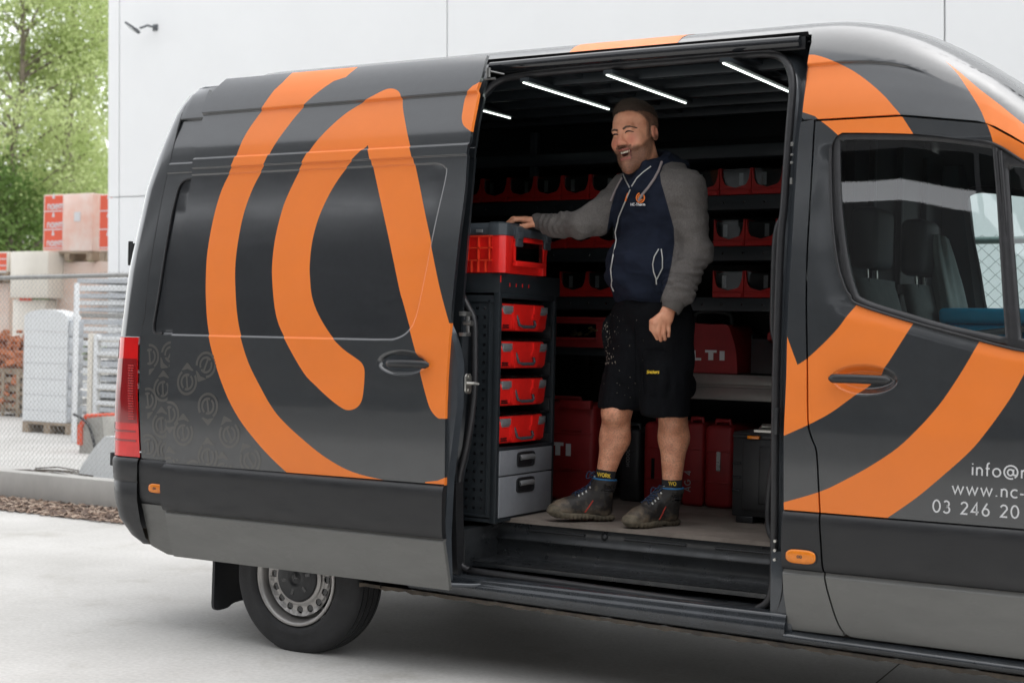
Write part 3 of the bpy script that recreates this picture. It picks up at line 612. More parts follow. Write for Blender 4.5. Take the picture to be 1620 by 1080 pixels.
for i in range(22):
    z = 1.01+.27*i/22; a = .0; x = -1.13; xs = float(np.interp(z, [p[1] for p in seam], [p[0] for p in seam])); pts = []
    for q in np.linspace(.02, .07, 5):
        xx = xs-.01-q*.7; pts.append((xx, float(side(xx, z, False))-.011, z))
    mb.tube(pts, .0022, 5)
mb.build('lamp_rib', M['lamp'], tl)
for z_ in (.90, .945): strip_rear('lamp_line', M['lamp2'], z_, z_+.008, tl, push=.0068, sx=lambda z: float(np.interp(z, [p[1] for p in seam], [p[0] for p in seam]))-.02, yend=.2, nz=2)
strip_rear('lamp_reflector', M['lampo'], .93, 1.39, tl, push=.0062, sx=lambda z: float(xr(z))+.040, yend=.11, nz=3)
# bumper
mb = MB(); prof_b = [(.405, -.01), (.44, .006), (.52, .014), (.62, .018), (.70, .018), (.705, .013), (.712, .018), (.80, .017), (.815, .012), (.822, .0)]
cols = []
for z, ps in prof_b:
    sx = seamx(max(z, .40)); xe = float(xr(z))+.005; xe += .10*max(0, (.60-z)/.2)**2
    pts = []
    for k in range(13):
        d0 = min(.999, max(0, (xe+.13-sx)/.13)); th0 = math.asin(d0); th = th0+(PI/2-th0)*k/12
        pts.append((xe+.13-(.13+ps)*math.sin(th), .13-(.13+ps)*math.cos(th)+.03*max(0, (.60-z)/.2)**2, z))
    if sx > xe+.13: pts = [(sx, -ps+.03*max(0, (.60-z)/.2)**2, z)]+pts
    else: pts = [pts[0]]+pts
    pts += [(xe-ps, .4, z), (xe-ps, 1.0, z), (xe-ps, 1.9, z)]; cols.append(pts)
n = len(cols[0]); mb.add([p for c in cols for p in c], [(i*n+j, i*n+j+1, (i+1)*n+j+1, (i+1)*n+j) for i in range(len(cols)-1) for j in range(n-1)], 0, True)
bmp = mb.build('rear_bumper', M['trim'], van)
mb = MB(); q = onX(186, 737, -1.275); mb.box(-1.30, -1.272, q[1]-.03, q[1]+.06, .755, .822); mb.build('step_stop', M['rubber'], bmp, bevel=.004)
mb = MB(); q = onY(211, 401, .16); mb.box(q[0]-.02, q[0]+.02, .14, .22, q[2]-.05, q[2]+.05); mb.tube([(q[0]-.01, .15, q[2]-.06), (q[0]-.01, .15, q[2]+.06)], .012, 10); mb.build('hinge', M['plastic'], rd, bevel=.004)
# ------------------------------------------------------------------ front half: pillar, roof cheek, cab door
def fside(x, z):
    x = np.asarray(x, float); z = np.asarray(z, float); y = side(x, z)
    sh = np.shape(y); xx = np.broadcast_to(x, sh).ravel(); zz = np.broadcast_to(z, sh).ravel()
    d = pdist(xx, zz, CUP_F).reshape(sh); y = y+.036*sst(d, -.002, .030)
    dw = -pdist(xx, zz, WIN).reshape(sh)            # band round the window, dished towards the seal
    y = y; wid = .055+.05*sst(zz.reshape(sh), 1.5, 1.62)*sst(xx.reshape(sh), 2.75, 2.60)*sst(zz.reshape(sh), 2.1, 1.9)
    y = y+.009*(1-sst(dw, .0, wid))*sst(zz.reshape(sh), 2.20, 2.14)
    return y
Fs = lambda pts: TR(pts, lambda x, z: side(x, z))
win_px = [('c', (1640, 262)), (1620, 258), (1570.6, 229), (1519, 220), (1444, 212), (1344.5, 210), (1329, 212), (1319, 222), (1314.5, 245), (1316.5, 337), (1325, 413), (1337, 454), (1345, 466), (1358, 480), (1447, 508.6), (1550, 536.5), (1601, 549.5), (1620, 553), ('c', (1700, 566))]
_w = S_c(win_px, lambda x, z: side(x, z))
WIN = spline([_w[0]]+_w[1:], 5)
WIN = [p for p in WIN]+[(3.36, WIN[-1][1]-.01), (3.38, 1.45), (3.26, 1.85)]
GLS = spline(S_c([(1327.5, 228), (1331, 223), (1340, 220.5), (1385.6, 220.5), (1471, 222.5), (1560, 233), (1567, 235.5), (1570, 243), (1574, 293), ('c', (1589, 533)), (1505.5, 515.5), (1437, 496), (1368.5, 474), (1352, 456), (1338, 395.5), (1329, 310)], lambda x, z: side(x, z)), 4, True)
QGL = spline(S_c([(1594.6, 276), (1596, 268), (1603, 263), ('c', (1622, 265)), ('c', (1660, 290)), ('c', (1700, 552)), ('c', (1614, 535)), (1603, 400)], lambda x, z: side(x, z)), 4, True)
jl = [(1268, 190), (1264, 215), (1258, 300), (1252, 400), (1247, 483), (1244, 594), (1240, 689), (1240, 808)]
JL = Fs(jl); JLs = spline(JL, 3)
sm = spline(Fs([(1289, 190), (1283, 296), (1277, 400), (1275.6, 483), (1277, 566.7), (1278, 664), (1285, 695), (1292, 717), (1296, 791), (1297, 808)]), 3)
def sx_(z): return float(np.interp(-z, [-p[1] for p in sm], [p[0] for p in sm]))
G = .0035
F1 = spline([('c', p) if False else p for p in Fs([(1357.5, 478), (1342, 497), (1325.6, 519), (1303, 543), (1277, 566.7), (1261.6, 577)])], 4)+Fs([(1245.6, 533)])
F1 = [(F1[0][0]+.05, F1[0][1]+.02), F1[0]]+F1[1:]+Fs([(1230, 480)])+Fs([(1228, 690), (1240, 689.5)])+spline(Fs([(1240, 689), (1280, 671), (1312, 654), (1339, 635), (1370, 611), (1398, 583), (1427, 539), (1446, 508), (1456, 492)]), 4)
F2 = spline(Fs([(1558, 520), (1550.5, 536), (1534, 566.7), (1511.7, 603), (1486.7, 639), (1455, 675), (1420, 708), (1379, 735.6), (1338.5, 758), (1298, 777), (1240, 794), (1225, 797)]), 4)+[(2.2, .80)]+spline(Fs([(1385, 832), (1405, 818), (1449.6, 787), (1494, 750), (1535, 713), (1562.6, 680), (1597.8, 630.6), (1620, 591.7), (1645, 545)]), 4)
O2 = spline(Fs([(1288, 184), (1304, 195.6), (1318, 207), (1334, 222)]), 3)+Fs([(1450, 222), (1443, 209), (1427, 184), (1424, 175), (1288, 175)])
O4 = Fs([(1559, 190), (1562, 198), (1568, 214), (1573, 236), (1660, 300), (1700, 240), (1640, 200), (1600, 180)])
zb = .823
def skin2(outer, regs, nm, **k):
    return skin(outer, fside, regs, nm, M['grey'], van, zl=ZL, xl=XL+frange(2.2, 3.4, .03), outs=OUT, **k)
# B pillar outer panel
bp = [JLs[0]]+[(sx_(2.296)-G, 2.292)]+[(a-G, b) for a, b in sm if b < 2.28 and b > zb+.002]+[(sm[-1][0]-G, zb+.001), (JLs[-1][0], zb+.001)]+JLs[::-1][1:-1]
bp[0] = (JLs[0][0], 2.285)
skin2(bp, [('orange_stripe', M['orange'], F1), ('orange_stripe', M['orange'], F2)], 'side_pillar_panel', hem=.03)
# cab door skin
dtop = [(x, float(zseam(x))-.006) for x in (sx_(2.28)+G, 2.45, 2.6, 2.69, 2.8, 2.9, 3.0, 3.06, 3.13, 3.25, 3.38)]
fd = dtop+[(3.46, 1.7), (3.46, zb+.001)]+[(sm[-1][0]+G, zb+.001)]+[(a+G, b) for a, b in sm[::-1] if b > zb+.004 and b < 2.27]
bandl = offset(WIN, .055)
skin2(fd, [('orange_stripe', M['orange'], F1), ('orange_stripe', M['orange'], F2), ('orange_stripe', M['orange'], O2), ('orange_stripe', M['orange'], O4)], 'cab_door', holes=[WIN], extra=[offset(WIN, .004), offset(WIN, .012), offset(WIN, .022), offset(WIN, .038), bandl, offset(WIN, .072), offset(WIN, .09), offset(CUP_F, .004), CUP_F, offset(CUP_F, -.01), offset(CUP_F, -.02), offset(CUP_F, -.03)], hem=.03)
cabd = OUT['cab_door']
# roof cheek above the seam
O1 = spline(Fs([(1262, 90), (1280, 87), (1293, 88), (1315.6, 95.6), (1349, 112), (1375.6, 131), (1398, 151), (1415.6, 171), (1424, 181), (1428, 190)]), 4)+Fs([(1297, 191), (1289, 184), (1271, 178), (1262, 176)])
O3 = spline(Fs([(1495.6, 96.7), (1515.6, 118), (1538, 152), (1551, 174), (1559, 193), (1563, 205)]), 4)+Fs([(1600, 215), (1680, 290), (1680, 235), (1620, 197), (1582, 166), (1549, 141), (1520, 116)])
jt = spline([(a, b) for a, b in [onS(*p, lambda x, z: side(x, z)) for p in [(1268.5, 186), (1270, 174), (1275.6, 130), (1284, 67)]]], 3)
def ztc(x): return float(zseam(x)+(2.70-2.29)*(ztop(x)-zseam(x))/(2.745-2.29))
ch = jt+[(2.295, 2.65), (2.285, 2.70)]+[(x, ztc(x)) for x in frange(2.40, 3.46, .04)]+[(3.47, float(zseam(3.46))+.002)]+[(x, float(zseam(x))+.003) for x in frange(3.44, jt[0][0]+.01, .06)]
skin(ch, lambda x, z: side(x, z), [('orange_stripe', M['orange'], O1), ('orange_stripe', M['orange'], O3)], 'roof_cheek', M['grey'], van, extra=STEPL, zl=ZL, xl=frange(2.2, 3.5, .03), hem=.02, outs=OUT)
# window seal, divider and panes
def wseal(x, z):
    d = np.atleast_1d(-pdist(np.atleast_1d(x).ravel(), np.atleast_1d(z).ravel(), GLS)); d2 = np.atleast_1d(-pdist(np.atleast_1d(x).ravel(), np.atleast_1d(z).ravel(), QGL)); d = np.minimum(d, d2)
    t = np.clip(d/.030, 0, 1); b = np.sin(PI*np.clip(t, 0, 1))**.8
    r = np.asarray(side(x, z)).ravel()+.014-.008*b; return r.reshape(np.shape(x)) if np.shape(x) else float(r[0])
skin(WIN, wseal, [], 'window_seal', M['rubber'], cabd, holes=[GLS, QGL], extra=[offset(GLS, .006), offset(GLS, .013), offset(GLS, .022), offset(QGL, .006), offset(QGL, .013)], zl=frange(1.3, 2.3, .06), xl=frange(2.3, 3.5, .06), hem=.02)
mb = MB(); pts = [(a, b) for a, b in WIN[:-3]]
mb.tube([(a, float(side(a, b))+.006, b) for a, b in offset(pts, .004)[1:-1]], .0055, 6); mb.build('window_bead', M['rubber'], cabd)
gl = lambda x, z: prof(zeff(np.asarray(x, float), np.asarray(z, float)))+.020
skin(GLS, gl, [], 'window_pane', M['window'], cabd, zl=frange(1.3, 2.3, .03), xl=frange(2.3, 3.5, .1), hem=0)
skin(QGL, gl, [], 'quarter_light', M['window'], cabd, zl=frange(1.3, 2.3, .08), xl=frange(2.3, 3.5, .1), hem=0)
mb = MB(); a = onS(1576, 236, gl); b = onS(1600, 545, gl); mb.tube([(a[0], .108, a[1]), (b[0], .045, b[1])], .010, 8); a = onS(1584, 240, gl); b = onS(1607, 545, gl); mb.tube([(a[0], .104, a[1]), (b[0], .041, b[1])], .008, 8)
mb.build('window_divider', M['rubber'], cabd)
p = onY(1366, 600, .01); handle((p[0]-.01, -.004, p[2]), 0, cabd, .225)
# lettering on the cab door
def lettering(px0, px1, py0, py1, s, h, wt=.115):
    a = onS(px0, py0, lambda x, z: side(x, z)); b = onS(px1, py1, lambda x, z: side(x, z)); dx, dz = b[0]-a[0], b[1]-a[1]; l = math.hypot(dx, dz)
    mb = MB(); text_mb(mb, s, lambda u, v: (a[0]+u, float(prof(a[1]+v))-.0015, a[1]+v+u*0), h, wt, .16)
    return mb.build('lettering', M['white'], cabd)
lettering(1537, 1620, 751, 757, 'info@n', .0455)
lettering(1506, 1620, 780, 790, 'www.nc-t', .0455)
lettering(1475, 1620, 809, 817, '03 246 20', .048)
# trims under the door and pillar
fr = lambda x, z: rub(lambda x, z: prof(np.asarray(z, float))+0*np.asarray(x))(x, z)+.012
_sq = [(sm[-1][0], .823)]+[onS(*p, fr) for p in [(1297, 836), (1299, 868), (1302, 900)]]+[(float(onY(a_, b_, .01)[0]), float(onY(a_, b_, .01)[2])) for a_, b_ in [(1307, 928), (1313, 954), (1319, 976), (1326, 994), (1332, 1003)]]
_sq = sorted(spline(_sq, 5), key=lambda p: -p[1])
def sxl(z): return float(np.interp(-z, [-p[1] for p in _sq], [p[0] for p in _sq]))
X0 = JL[-1][0]-.002
zz = frange(.603, .819, .02)
skin([(X0, .819), (X0-.004, .70), (X0-.002, .603)]+[(sxl(z)-G, z) for z in zz], fr, [], 'rub_strip', M['trim'], van, zl=Zr, xl=XL, hem=.03, outs=OUT)
marker(1267, 880, fr, .058, .026, van)
skin([(3.46, .819), (3.46, .603)]+[(sxl(z)+G, z) for z in zz], fr, [], 'rub_strip', M['trim'], cabd, zl=Zr, xl=XL, hem=.03)
lowf = lambda x, z: prof(np.asarray(z, float))+0*np.asarray(x)-.002+.012*sst(z, .583, .598)
zz = frange(.385, .600, .012)
skin([(X0-.001, .600), (X0, .52), (X0+.01, .44), (X0+.015, .372)]+[(sxl(.372)-G, .372)]+[(sxl(z)-G, z) for z in zz], lowf, [], 'lower_cladding', M['lower'], van, zl=[.4, .45, .5, .55, .575, .58, .585, .59, .595], xl=XL, hem=.03)
skin([(3.46, .600), (3.46, .366), (sxl(.372)+.05, .371), (sxl(.372)+.02, .373)]+[(sxl(z)+G, z) for z in zz], lowf, [], 'lower_cladding', M['lower'], cabd, zl=[.4, .45, .5, .55, .575, .58, .585, .59, .595], xl=XL, hem=.03)
# front wing and bonnet (mostly outside the frame)
arch2 = [(4.325+.43*math.cos(a), .336+.43*math.sin(a)) for a in np.linspace(.06, PI-.06, 20)]
skin([(3.468, .36)]+[(3.89, .36)]+arch2[::-1]+[(4.76, .36), (5.02, .45), (5.05, .9), (4.85, 1.15), (4.3, 1.24), (3.9, 1.58), (3.468, 2.0)], lambda x, z: side(np.minimum(x, 3.4), z, False)+.16*sst(x, 4.5, 5.05), [], 'front_wing', M['grey'], van, zl=ZL, xl=frange(3.5, 5.0, .1), hem=.03)
mb = MB(); mb.grid(lambda u, v: (u, v, float(np.interp(u, [3.3, 3.9, 4.3, 4.85, 5.05], [1.80, 1.52, 1.26, 1.12, .9]))+.03*math.sin(PI*v/2.0)), frange(3.9, 5.05, .1), frange(.03, 1.97, .1)); mb.box(4.95, 5.06, .1, 1.9, .35, .95)
mb.build('bonnet', M['grey'], van)
mb = MB(); mb.grid(lambda u, v: (u, v, float(ztop(u))+.05*math.sin(PI*v/2.0)-.05), frange(3.30, 4.2, .06), frange(.13, 1.87, .087)); mb.build('windscreen', glass('windscreen_glass', (.88, .93, .92)), van)
# ------------------------------------------------------------------ roof
mb = MB()
ys = [.205, .225, .25, .275, .31, .36, .43, .55, .75, 1.0]
pzz = [float(np.interp(y, [float(prof(z)) for z in frange(2.5, 2.745, .005)]+[.75, 1.0], frange(2.5, 2.745, .005)+[2.758, 2.766])) for y in ys]
sec = list(zip(ys, pzz)); sec = sec[2:] ; sec = sec+[(2.0-y, z) for y, z in sec[:-1][::-1]]
def roofz(x, z0):
    zs = float(zseam(x)); return zs+(z0-2.29)*(float(ztop(x))-zs)/(2.745-2.29)
XR = frange(-.80, 3.46, .06); v = []
for x in XR:
    for y, z in sec: v.append((x, y, roofz(x, z)-max(0, -(x+.45))**2*1.2))
n = len(sec)
edge = sec[0]
# rear rounded end
back = []
for i, (dx, dz) in enumerate([(-.05, -.012), (-.085, -.035), (-.11, -.075)]):
    back.append([(-.80+dx, y+(.012*(i+1) if y < 1 else -.012*(i+1)), z-.031+dz) for y, z in sec])
v = [p for r in back[::-1] for p in r]+v; nx = len(XR)+3
mb.add(v, [(i*n+j, i*n+j+1, (i+1)*n+j+1, (i+1)*n+j) for i in range(nx-1) for j in range(n-1)], 0, True)
roof = mb.build('roof', M['grey'], van)
ro = [onZ(a, b, 2.665) for a, b in [(895, 78), (1030, 65)]]
mb = MB(); P0, P1 = 1.30, 1.63
us = frange(1.22, 1.72, .05)
mb.grid(lambda u, k: (u+(k-.25)*.9*0, k, roofz(u, float(np.interp(k, [s[0] for s in sec[:len(sec)//2+1]], [s[1] for s in sec[:len(sec)//2+1]])))+.0015), us, frange(.251, .9, .03)); mb.build('orange_stripe', M['orange'], roof)
# lower lip of the roof above the opening, and the track cover under it
yl = lambda x: .250
mb = MB()
for a, b in ((.80, 2.285),):
    L = frange(a, b, .1)
    mb.add([(x, .240, 2.655) for x in L]+[(x, .258, 2.640) for x in L]+[(x, .30, 2.640) for x in L], [(i, i+1, len(L)+i+1, len(L)+i) for i in range(len(L)-1)]+[(len(L)+i, len(L)+i+1, 2*len(L)+i+1, 2*len(L)+i) for i in range(len(L)-1)], 0)
mb.build('roof_lip', M['rubber'], roof)
# far side of the body
fsd = lambda x, z: 2.0-(prof(zeff(np.asarray(x, float), np.asarray(z, float))))
FW = spline([(2.50, 2.08), (2.50, 2.15), (2.535, 2.182), (2.62, 2.185), (2.9, 2.14), ('c', (3.02, 2.08)), ('c', (3.32, 1.58)), ('c', (2.62, 1.58)), (2.585, 1.62), (2.55, 1.83)], 4, True)
skin([(-1.0, .36), (-1.14, .6), (-1.18, 1.2), (-1.05, 2.1), (-.85, 2.5), (-.7, 2.655)]+[(x, ztc(x)) for x in frange(2.2, 3.44, .1)]+[(3.5, 1.8), (3.9, 1.5), (4.3, 1.22), (4.9, 1.1), (5.05, .8), (5.0, .36)], fsd, [], 'body_side', M['grey'], van, holes=[FW], zl=frange(.4, 2.4, .2)+[2.45, 2.5, 2.55, 2.6, 2.62, 2.64], xl=frange(-1, 3.5, .15), hem=.03, flip=True)
skin(FW, lambda x, z: fsd(x, z)-.02, [], 'window_pane', glass('far_glass', (.90, .95, .95)), van, hem=0, flip=True)
mb = MB(); mb.tube([(a, float(fsd(a, b))-.025, b) for a, b in FW], .018, 8, closed=True); mb.build('window_seal', M['rubber'], van)
M['galv0'] = mat('dull_zinc', (.22, .22, .21), .45, .7)
# ------------------------------------------------------------------ door opening
mid = (1.58, 1.52)
seal_px = [(748.5, 203), (754, 173), (765, 151), (778, 136), (791, 128), (808, 123), (878, 114), (1000, 103), (1070, 97.5), (1181, 87.5), (1218.5, 86), (1237, 92), (1249, 108), (1254, 134), (1251, 178), (1244, 271), (1240, 330), (1235, 378), (1230, 517), (1227.5, 600), (1225.6, 790), (1224, 896), (1221, 934), (1214, 952), (1199, 962), (1180, 964), (1070, 948), (885, 922), (755.5, 904), (741, 901), (729.6, 893), (722.5, 871), (722, 802), (726, 758), (737, 710), (745, 665), (750, 617), (751, 564), (750, 509), (742, 489), (729, 464), (723, 442), (722, 414), (726, 362), (733, 320), (740, 250)]
def sealY(x, z): return prof(z)+.050
SL = [onS(*p, sealY) for p in seal_px]
SL3 = spline(SL, 3, True)
mb = MB(); pts = [(a, float(sealY(a, b)), b) for a, b in SL3]
mb.tube(pts, .0155, 10, closed=True); mb.build('door_seal', M['rubber'], van)
# jamb: loft between the outer opening edge and the seal, then a return into the cargo room
OA = [(.80, 2.645), (1.2, 2.645), (1.8, 2.645), (2.285, 2.645)]
oa_px = [(1284, 67), (1275.6, 130), (1270, 174), (1268, 190), (1264, 215), (1258, 300), (1252, 400), (1247, 483), (1244, 594), (1240, 689), (1240, 806), (1238, 898), (1236, 940), (1228, 968), (1215, 978)]
OA += [onS(*p, lambda x, z: side(x, z)) for p in oa_px]
OA += [(2.0, .418), (1.5, .418), (1.0, .418), (.84, .43), (.80, .5), (.80, 1.0), (.80, 1.5), (.80, 2.0), (.80, 2.4)]
def polar(L, m=260):
    A = sorted([(math.atan2(b-mid[1], a-mid[0]), a, b) for a, b in L]); o = []
    P = np.array(L); nn = len(L)
    for k in range(m):
        t = -PI+2*PI*k/m; d = np.array([math.cos(t), math.sin(t)]); best = None
        for i in range(nn):
            a = P[i]-np.array(mid); b = P[(i+1) % nn]-np.array(mid); e = b-a; den = d[0]*e[1]-d[1]*e[0]
            if abs(den) < 1e-9: continue
            s = (a[0]*e[1]-a[1]*e[0])/den; u = (a[0]*d[1]-a[1]*d[0])/den
            if s > 0 and -1e-6 <= u <= 1+1e-6 and (best is None or s < best): best = s
        o.append((mid[0]+best*d[0], mid[1]+best*d[1]))
    return o
pa_, pb_ = polar(OA), polar(SL3)
rings = []
rings.append([(a, float(side(a, b, False))+.004, b) for a, b in pa_])
rings.append([(a, float(side(a, b, False))+.012, b) for a, b in pa_])
def mix(t, dy, yb=None):
    r = []
    for (a, b), (c, d) in zip(pa_, pb_):
        x, z = a+(c-a)*t, b+(d-b)*t; top = sst(z, 2.44, 2.52)
        r.append((x, float(side(a, b, False))*(1-t)+float(sealY(c, d))*t+dy*(1+2.2*float(top)), z))
    return r
rings += [mix(.12, .02), mix(.35, .030), mix(.62, .030), mix(.80, .014), mix(.97, .006)]
inn = []
for (c, d) in pb_:
    v2 = Vector((mid[0]-c, mid[1]-d)).normalized(); inn.append((c, d, v2))
rings.append([(c-v2[0]*.006, float(sealY(c, d))+.02, d-v2[1]*.006) for c, d, v2 in inn])
rings.append([(c-v2[0]*.03, float(sealY(c, d))+.07, d-v2[1]*.03) for c, d, v2 in inn])
n = len(pa_); mb = MB(); mb.add([p for r in rings for p in r], [(i*n+j, i*n+(j+1) % n, (i+1)*n+(j+1) % n, (i+1)*n+j) for i in range(len(rings)-1) for j in range(n)], 0, True)
jamb = mb.build('door_frame', M['jamb'], van); jamb.data.set_sharp_from_angle(angle=.6)
# black upper track: rolled cover bar and recess lines
mb = MB(); mb.tube([(x, .215, 2.612+.004*math.sin((x-.8)/1.5*PI)) for x in frange(.86, 2.262, .1)], .0185, 12, sq=1.3); mb.build('track_cover', M['gloss'], van)
mb = MB(); mb.box(.82, 2.27, .255, .30, 2.590, 2.642); mb.build('upper_track', M['plastic'], van, bevel=.003)
# B post jamb bits: striker, bumpers, cable
for z, h in ((2.20, .016), (2.16, .008), (2.13, .010), (2.06, .024)): mb = MB(); mb.box(2.278, 2.288, .089, .10, z-h/2, z+h/2); mb.build('striker', M['galv0'], jamb, bevel=.002)
mb = MB(); mb.box(2.264, 2.276, .018, .05, 1.10, 1.20); mb.build('striker', M['plastic'], jamb, bevel=.003)
for z in (.70, .665, .63): mb = MB(); mb.tube([(2.275, .02, z), (2.275, .035, z)], .006, 8); mb.build('bolt', M['chrome'], jamb)
# sill roll under the opening and along the cab
sp = [(.30, .335), (.056, .335), (.026, .343), (.012, .355), (.007, .370), (.007, .388), (.011, .400), (.020, .406), (.019, .413), (.022, .422), (.032, .430), (.048, .434), (.07, .434)]
M['sillm'] = mat('sill_paint', (.026, .030, .035), .25, .2, .7, noise=.3, nscale=10, crough=.1)
def sweep(x0, x1, sp, mt, nm, par, drop=0):
    mb = MB(); L = frange(x0, x1, .2); v = [(x, y, z-(drop*.014*(x-1.2)*(1-float(sst(z, .38, .41))))) for x in L for y, z in sp]; n = len(sp)
    mb.add(v, [(i*n+j, i*n+j+1, (i+1)*n+j+1, (i+1)*n+j) for i in range(len(L)-1) for j in range(n-1)], 0, True); return mb.build(nm, mt, par)
sill = sweep(.62, 2.325, sp, M['sillm'], 'sill', van, 1)
sweep(2.322, 3.9, [(.30, .335), (.05, .335), (.018, .345), (.004, .356), (.0, .366), (.006, .372), (.012, .378), (.03, .382), (.06, .384)], M['sillm'], 'sill', van, 1)
mb = MB(); us = frange(.35, 3.9, .035); mb.grid(lambda u, v: (u, .03+v*.5, .333-.014*(u-1.2)-.012*v-.006*math.sin(u*37)*math.sin(u*11)), us, [0, .04, .3, 1]); mb.grid(lambda u, v: (u, .028, .336-.014*(u-1.2)-v*(.016+.006*math.sin(u*23)*math.sin(u*61))), us, [0, 1]); mb.build('underside_flange', M['brown'], van)
mb = MB(); mb.box(2.255, 2.345, .035, .12, .36, .66); mb.build('sill_end', M['jamb'], van, bevel=.006)
# step well
mb = MB()
mb.box(.80, 2.30, .06, .62, .425, .432)                       # well bottom
mb.grid(lambda u, v: (u, .145+v*.20, .478+.004*v), frange(.86, 2.27, .1), frange(0, 1, .25), smooth=False)
mb.box(.84, 2.28, .14, .40, .458, .476)                        # tread
for i in range(9): mb.box(.95, 2.15, .160+i*.019, .168+i*.019, .476, .4795)
tread = mb.build('step_tread', M['step'], van)
riser = [(.345, .476), (.352, .490), (.352, .548), (.340, .556), (.338, .563), (.350, .570), (.350, .632), (.335, .640), (.40, .640)]
sweep(.86, 2.29, riser, M['step'], 'step_riser', van)
mb = MB()
for x0, x1 in ((1.02, 1.30), (1.49, 1.77), (1.90, 2.17)): mb.tube([(x0, .348, .603), (x1, .348, .603)], .0055, 8)
mb.lathe([(.004, .014), (-.003, .014), (-.006, .006), (-.006, .0)], 14, T=Matrix.Translation((1.395, .348, .605)))
mb.build('riser_rib', M['plastic'], van)
mb = MB(); mb.box(.80, .865, .08, .45, .43, .62); mb.box(.865, .88, .36, .60, .50, .51); mb.box(.865, .89, .30, .60, .62, .632); mb.build('step_side', M['step'], van, bevel=.004)
# ------------------------------------------------------------------ cargo room
mb = MB(); mb.box(-.95, 2.30, .335, 1.90, .632, .65); mb.build('cargo_floor', M['floor'], van)
mb = MB(); mb.box(-.80, 2.34, 1.86, 1.90, .65, 2.50)
for x in frange(-.6, 2.2, .55): mb.box(x-.03, x+.03, 1.80, 1.86, .65, 2.45)
for z in (1.35, 2.45): mb.box(-.78, 2.3, 1.82, 1.86, z-.03, z+.03)
mb.build('cargo_wall', M['inner'], van, bevel=.006)
mb = MB(); mb.box(-.78, 2.36, .28, 1.80, 2.62, 2.63)
for y in (.45, .72, .98, 1.25, 1.52): mb.box(-.78, 2.33, y-.022, y+.022, 2.555, 2.60)
for x in (.35, 1.15, 1.98): mb.box(x-.05, x+.05, .27, 1.78, 2.575, 2.60)
mb.build('cargo_ceiling', M['rackm'], van, bevel=.006)
mb = MB(); mb.box(-.82, -.79, .25, 1.8, .65, 2.55); mb.build('rear_lining', M['inner'], van)
mb = MB(); mb.box(2.32, 2.35, .13, 1.86, .64, 2.28); mb.box(2.32, 2.35, .33, 1.70, 2.28, 2.58); mb.build('bulkhead', M['inner'], van)
mb = MB(); mb.box(-.78, .70, .11, .16, .65, 1.4); mb.box(-.78, .70, .19, .23, 1.4, 2.5)
mb.build('side_lining', M['inner'], van)
leds = [((832, 131), (958, 174)), ((963, 119), (1080, 164)), ((1150, 100), (1300, 172)), ((735, 165), (797, 188))]
for a, b in leds:
    p = onZ(*a, 2.535); q = onZ(*b, 2.535)
    x = (p[0]+q[0])/2; y0, y1 = p[1], q[1]
    mb = MB(); mb.box(x, x+.006, y0, y1, 2.533, 2.538); l_ = mb.build('light_strip', M['led'], van)
    mb = MB(); mb.box(x-.008, x+.034, y0-.01, y1+.01, 2.5385, 2.555); mb.build('strip_housing', M['rackm'], l_)
# racking on the far side: beams and shelves
def beam(z0, z1, y, name='shelf_rail', holes=True, x0=-.78, x1=2.29, mt='rackm'):
    mb = MB(); mb.box(x0, x1, y, y+.012, z0, z1); mb.box(x0, x1, y+.012, 1.84, z0, z0+.008)
    o = mb.build(name, M[mt], van, bevel=.003)
    if holes:
        mb = MB()
        for x in frange(x0+.1, x1-.08, .105): mb.lathe([(.001, .006), (-.0008, .006), (-.0008, .0)], 8, T=Matrix.Translation((x, y, (z0+z1)/2)))
        h = mb.build('bolt_hole', M['gloss'], o); h['kind'] = 'stuff'
    return o
YB = 1.36
beam(2.325, 2.385, YB, holes=False); beam(2.075, 2.145, YB); beam(1.832, 1.90, YB); beam(1.59, 1.655, YB); beam(1.36, 1.40, YB, x0=-.78, x1=1.25, holes=False)
for x in (-.7, .42, 1.86, 2.27): mb = MB(); mb.box(x-.02, x+.02, YB+.014, YB+.05, .65, 2.5); mb.build('rack_post', M['rackm'], van, bevel=.003)
mb = MB(); y = YB-.02; mb.box(1.28, 2.29, y, y+.03, 1.165, 1.226); mb.box(1.28, 2.29, y-.004, y+.03, 1.240, 1.288); mb.box(1.28, 2.29, y+.01, y+.03, 1.22, 1.245); mb.box(1.28, 2.29, y+.03, 1.84, 1.276, 1.288)
mb.build('shelf_rail', M['alu'], van, bevel=.004)
# grab handle and cable at the B post
mb = MB(); mb.tube(spline([(2.235, .16, 1.93), (2.205, .16, 1.86), (2.20, .16, 1.6), (2.205, .16, 1.48), (2.235, .16, 1.42)], 5), .016, 10); mb.build('grab_handle', M['plastic'], van)
mb = MB(); mb.tube(spline([(2.22, .36, 1.03), (2.16, .36, 1.0), (2.13, .36, .92), (2.12, .36, .76), (2.14, .34, .68), (2.19, .33, .655)], 6), .014, 10); mb.build('floor_bracket', M['rubber'], van)
# ------------------------------------------------------------------ cab interior
mb = MB(); mb.box(2.36, 4.4, .06, 1.94, .60, .70); mb.box(3.75, 4.3, .1, 1.9, .7, 1.42); mb.build('cab_floor', M['inner'], van)
mb = MB(); mb.grid(lambda u, v: (u, v, min(2.42, roofz(u, 2.56))), frange(2.36, 3.35, .1), frange(.2, 1.8, .4)); mb.build('cab_headlining', M['inner'], van)
mb = MB(); mb.box(2.36, 2.40, .5, 1.9, 1.0, 2.35)
for y in (.7, 1.1, 1.5): mb.box(2.40, 2.425, y-.02, y+.02, 1.0, 2.3)
mb.build('bulkhead', M['seatdark'], van, bevel=.004)
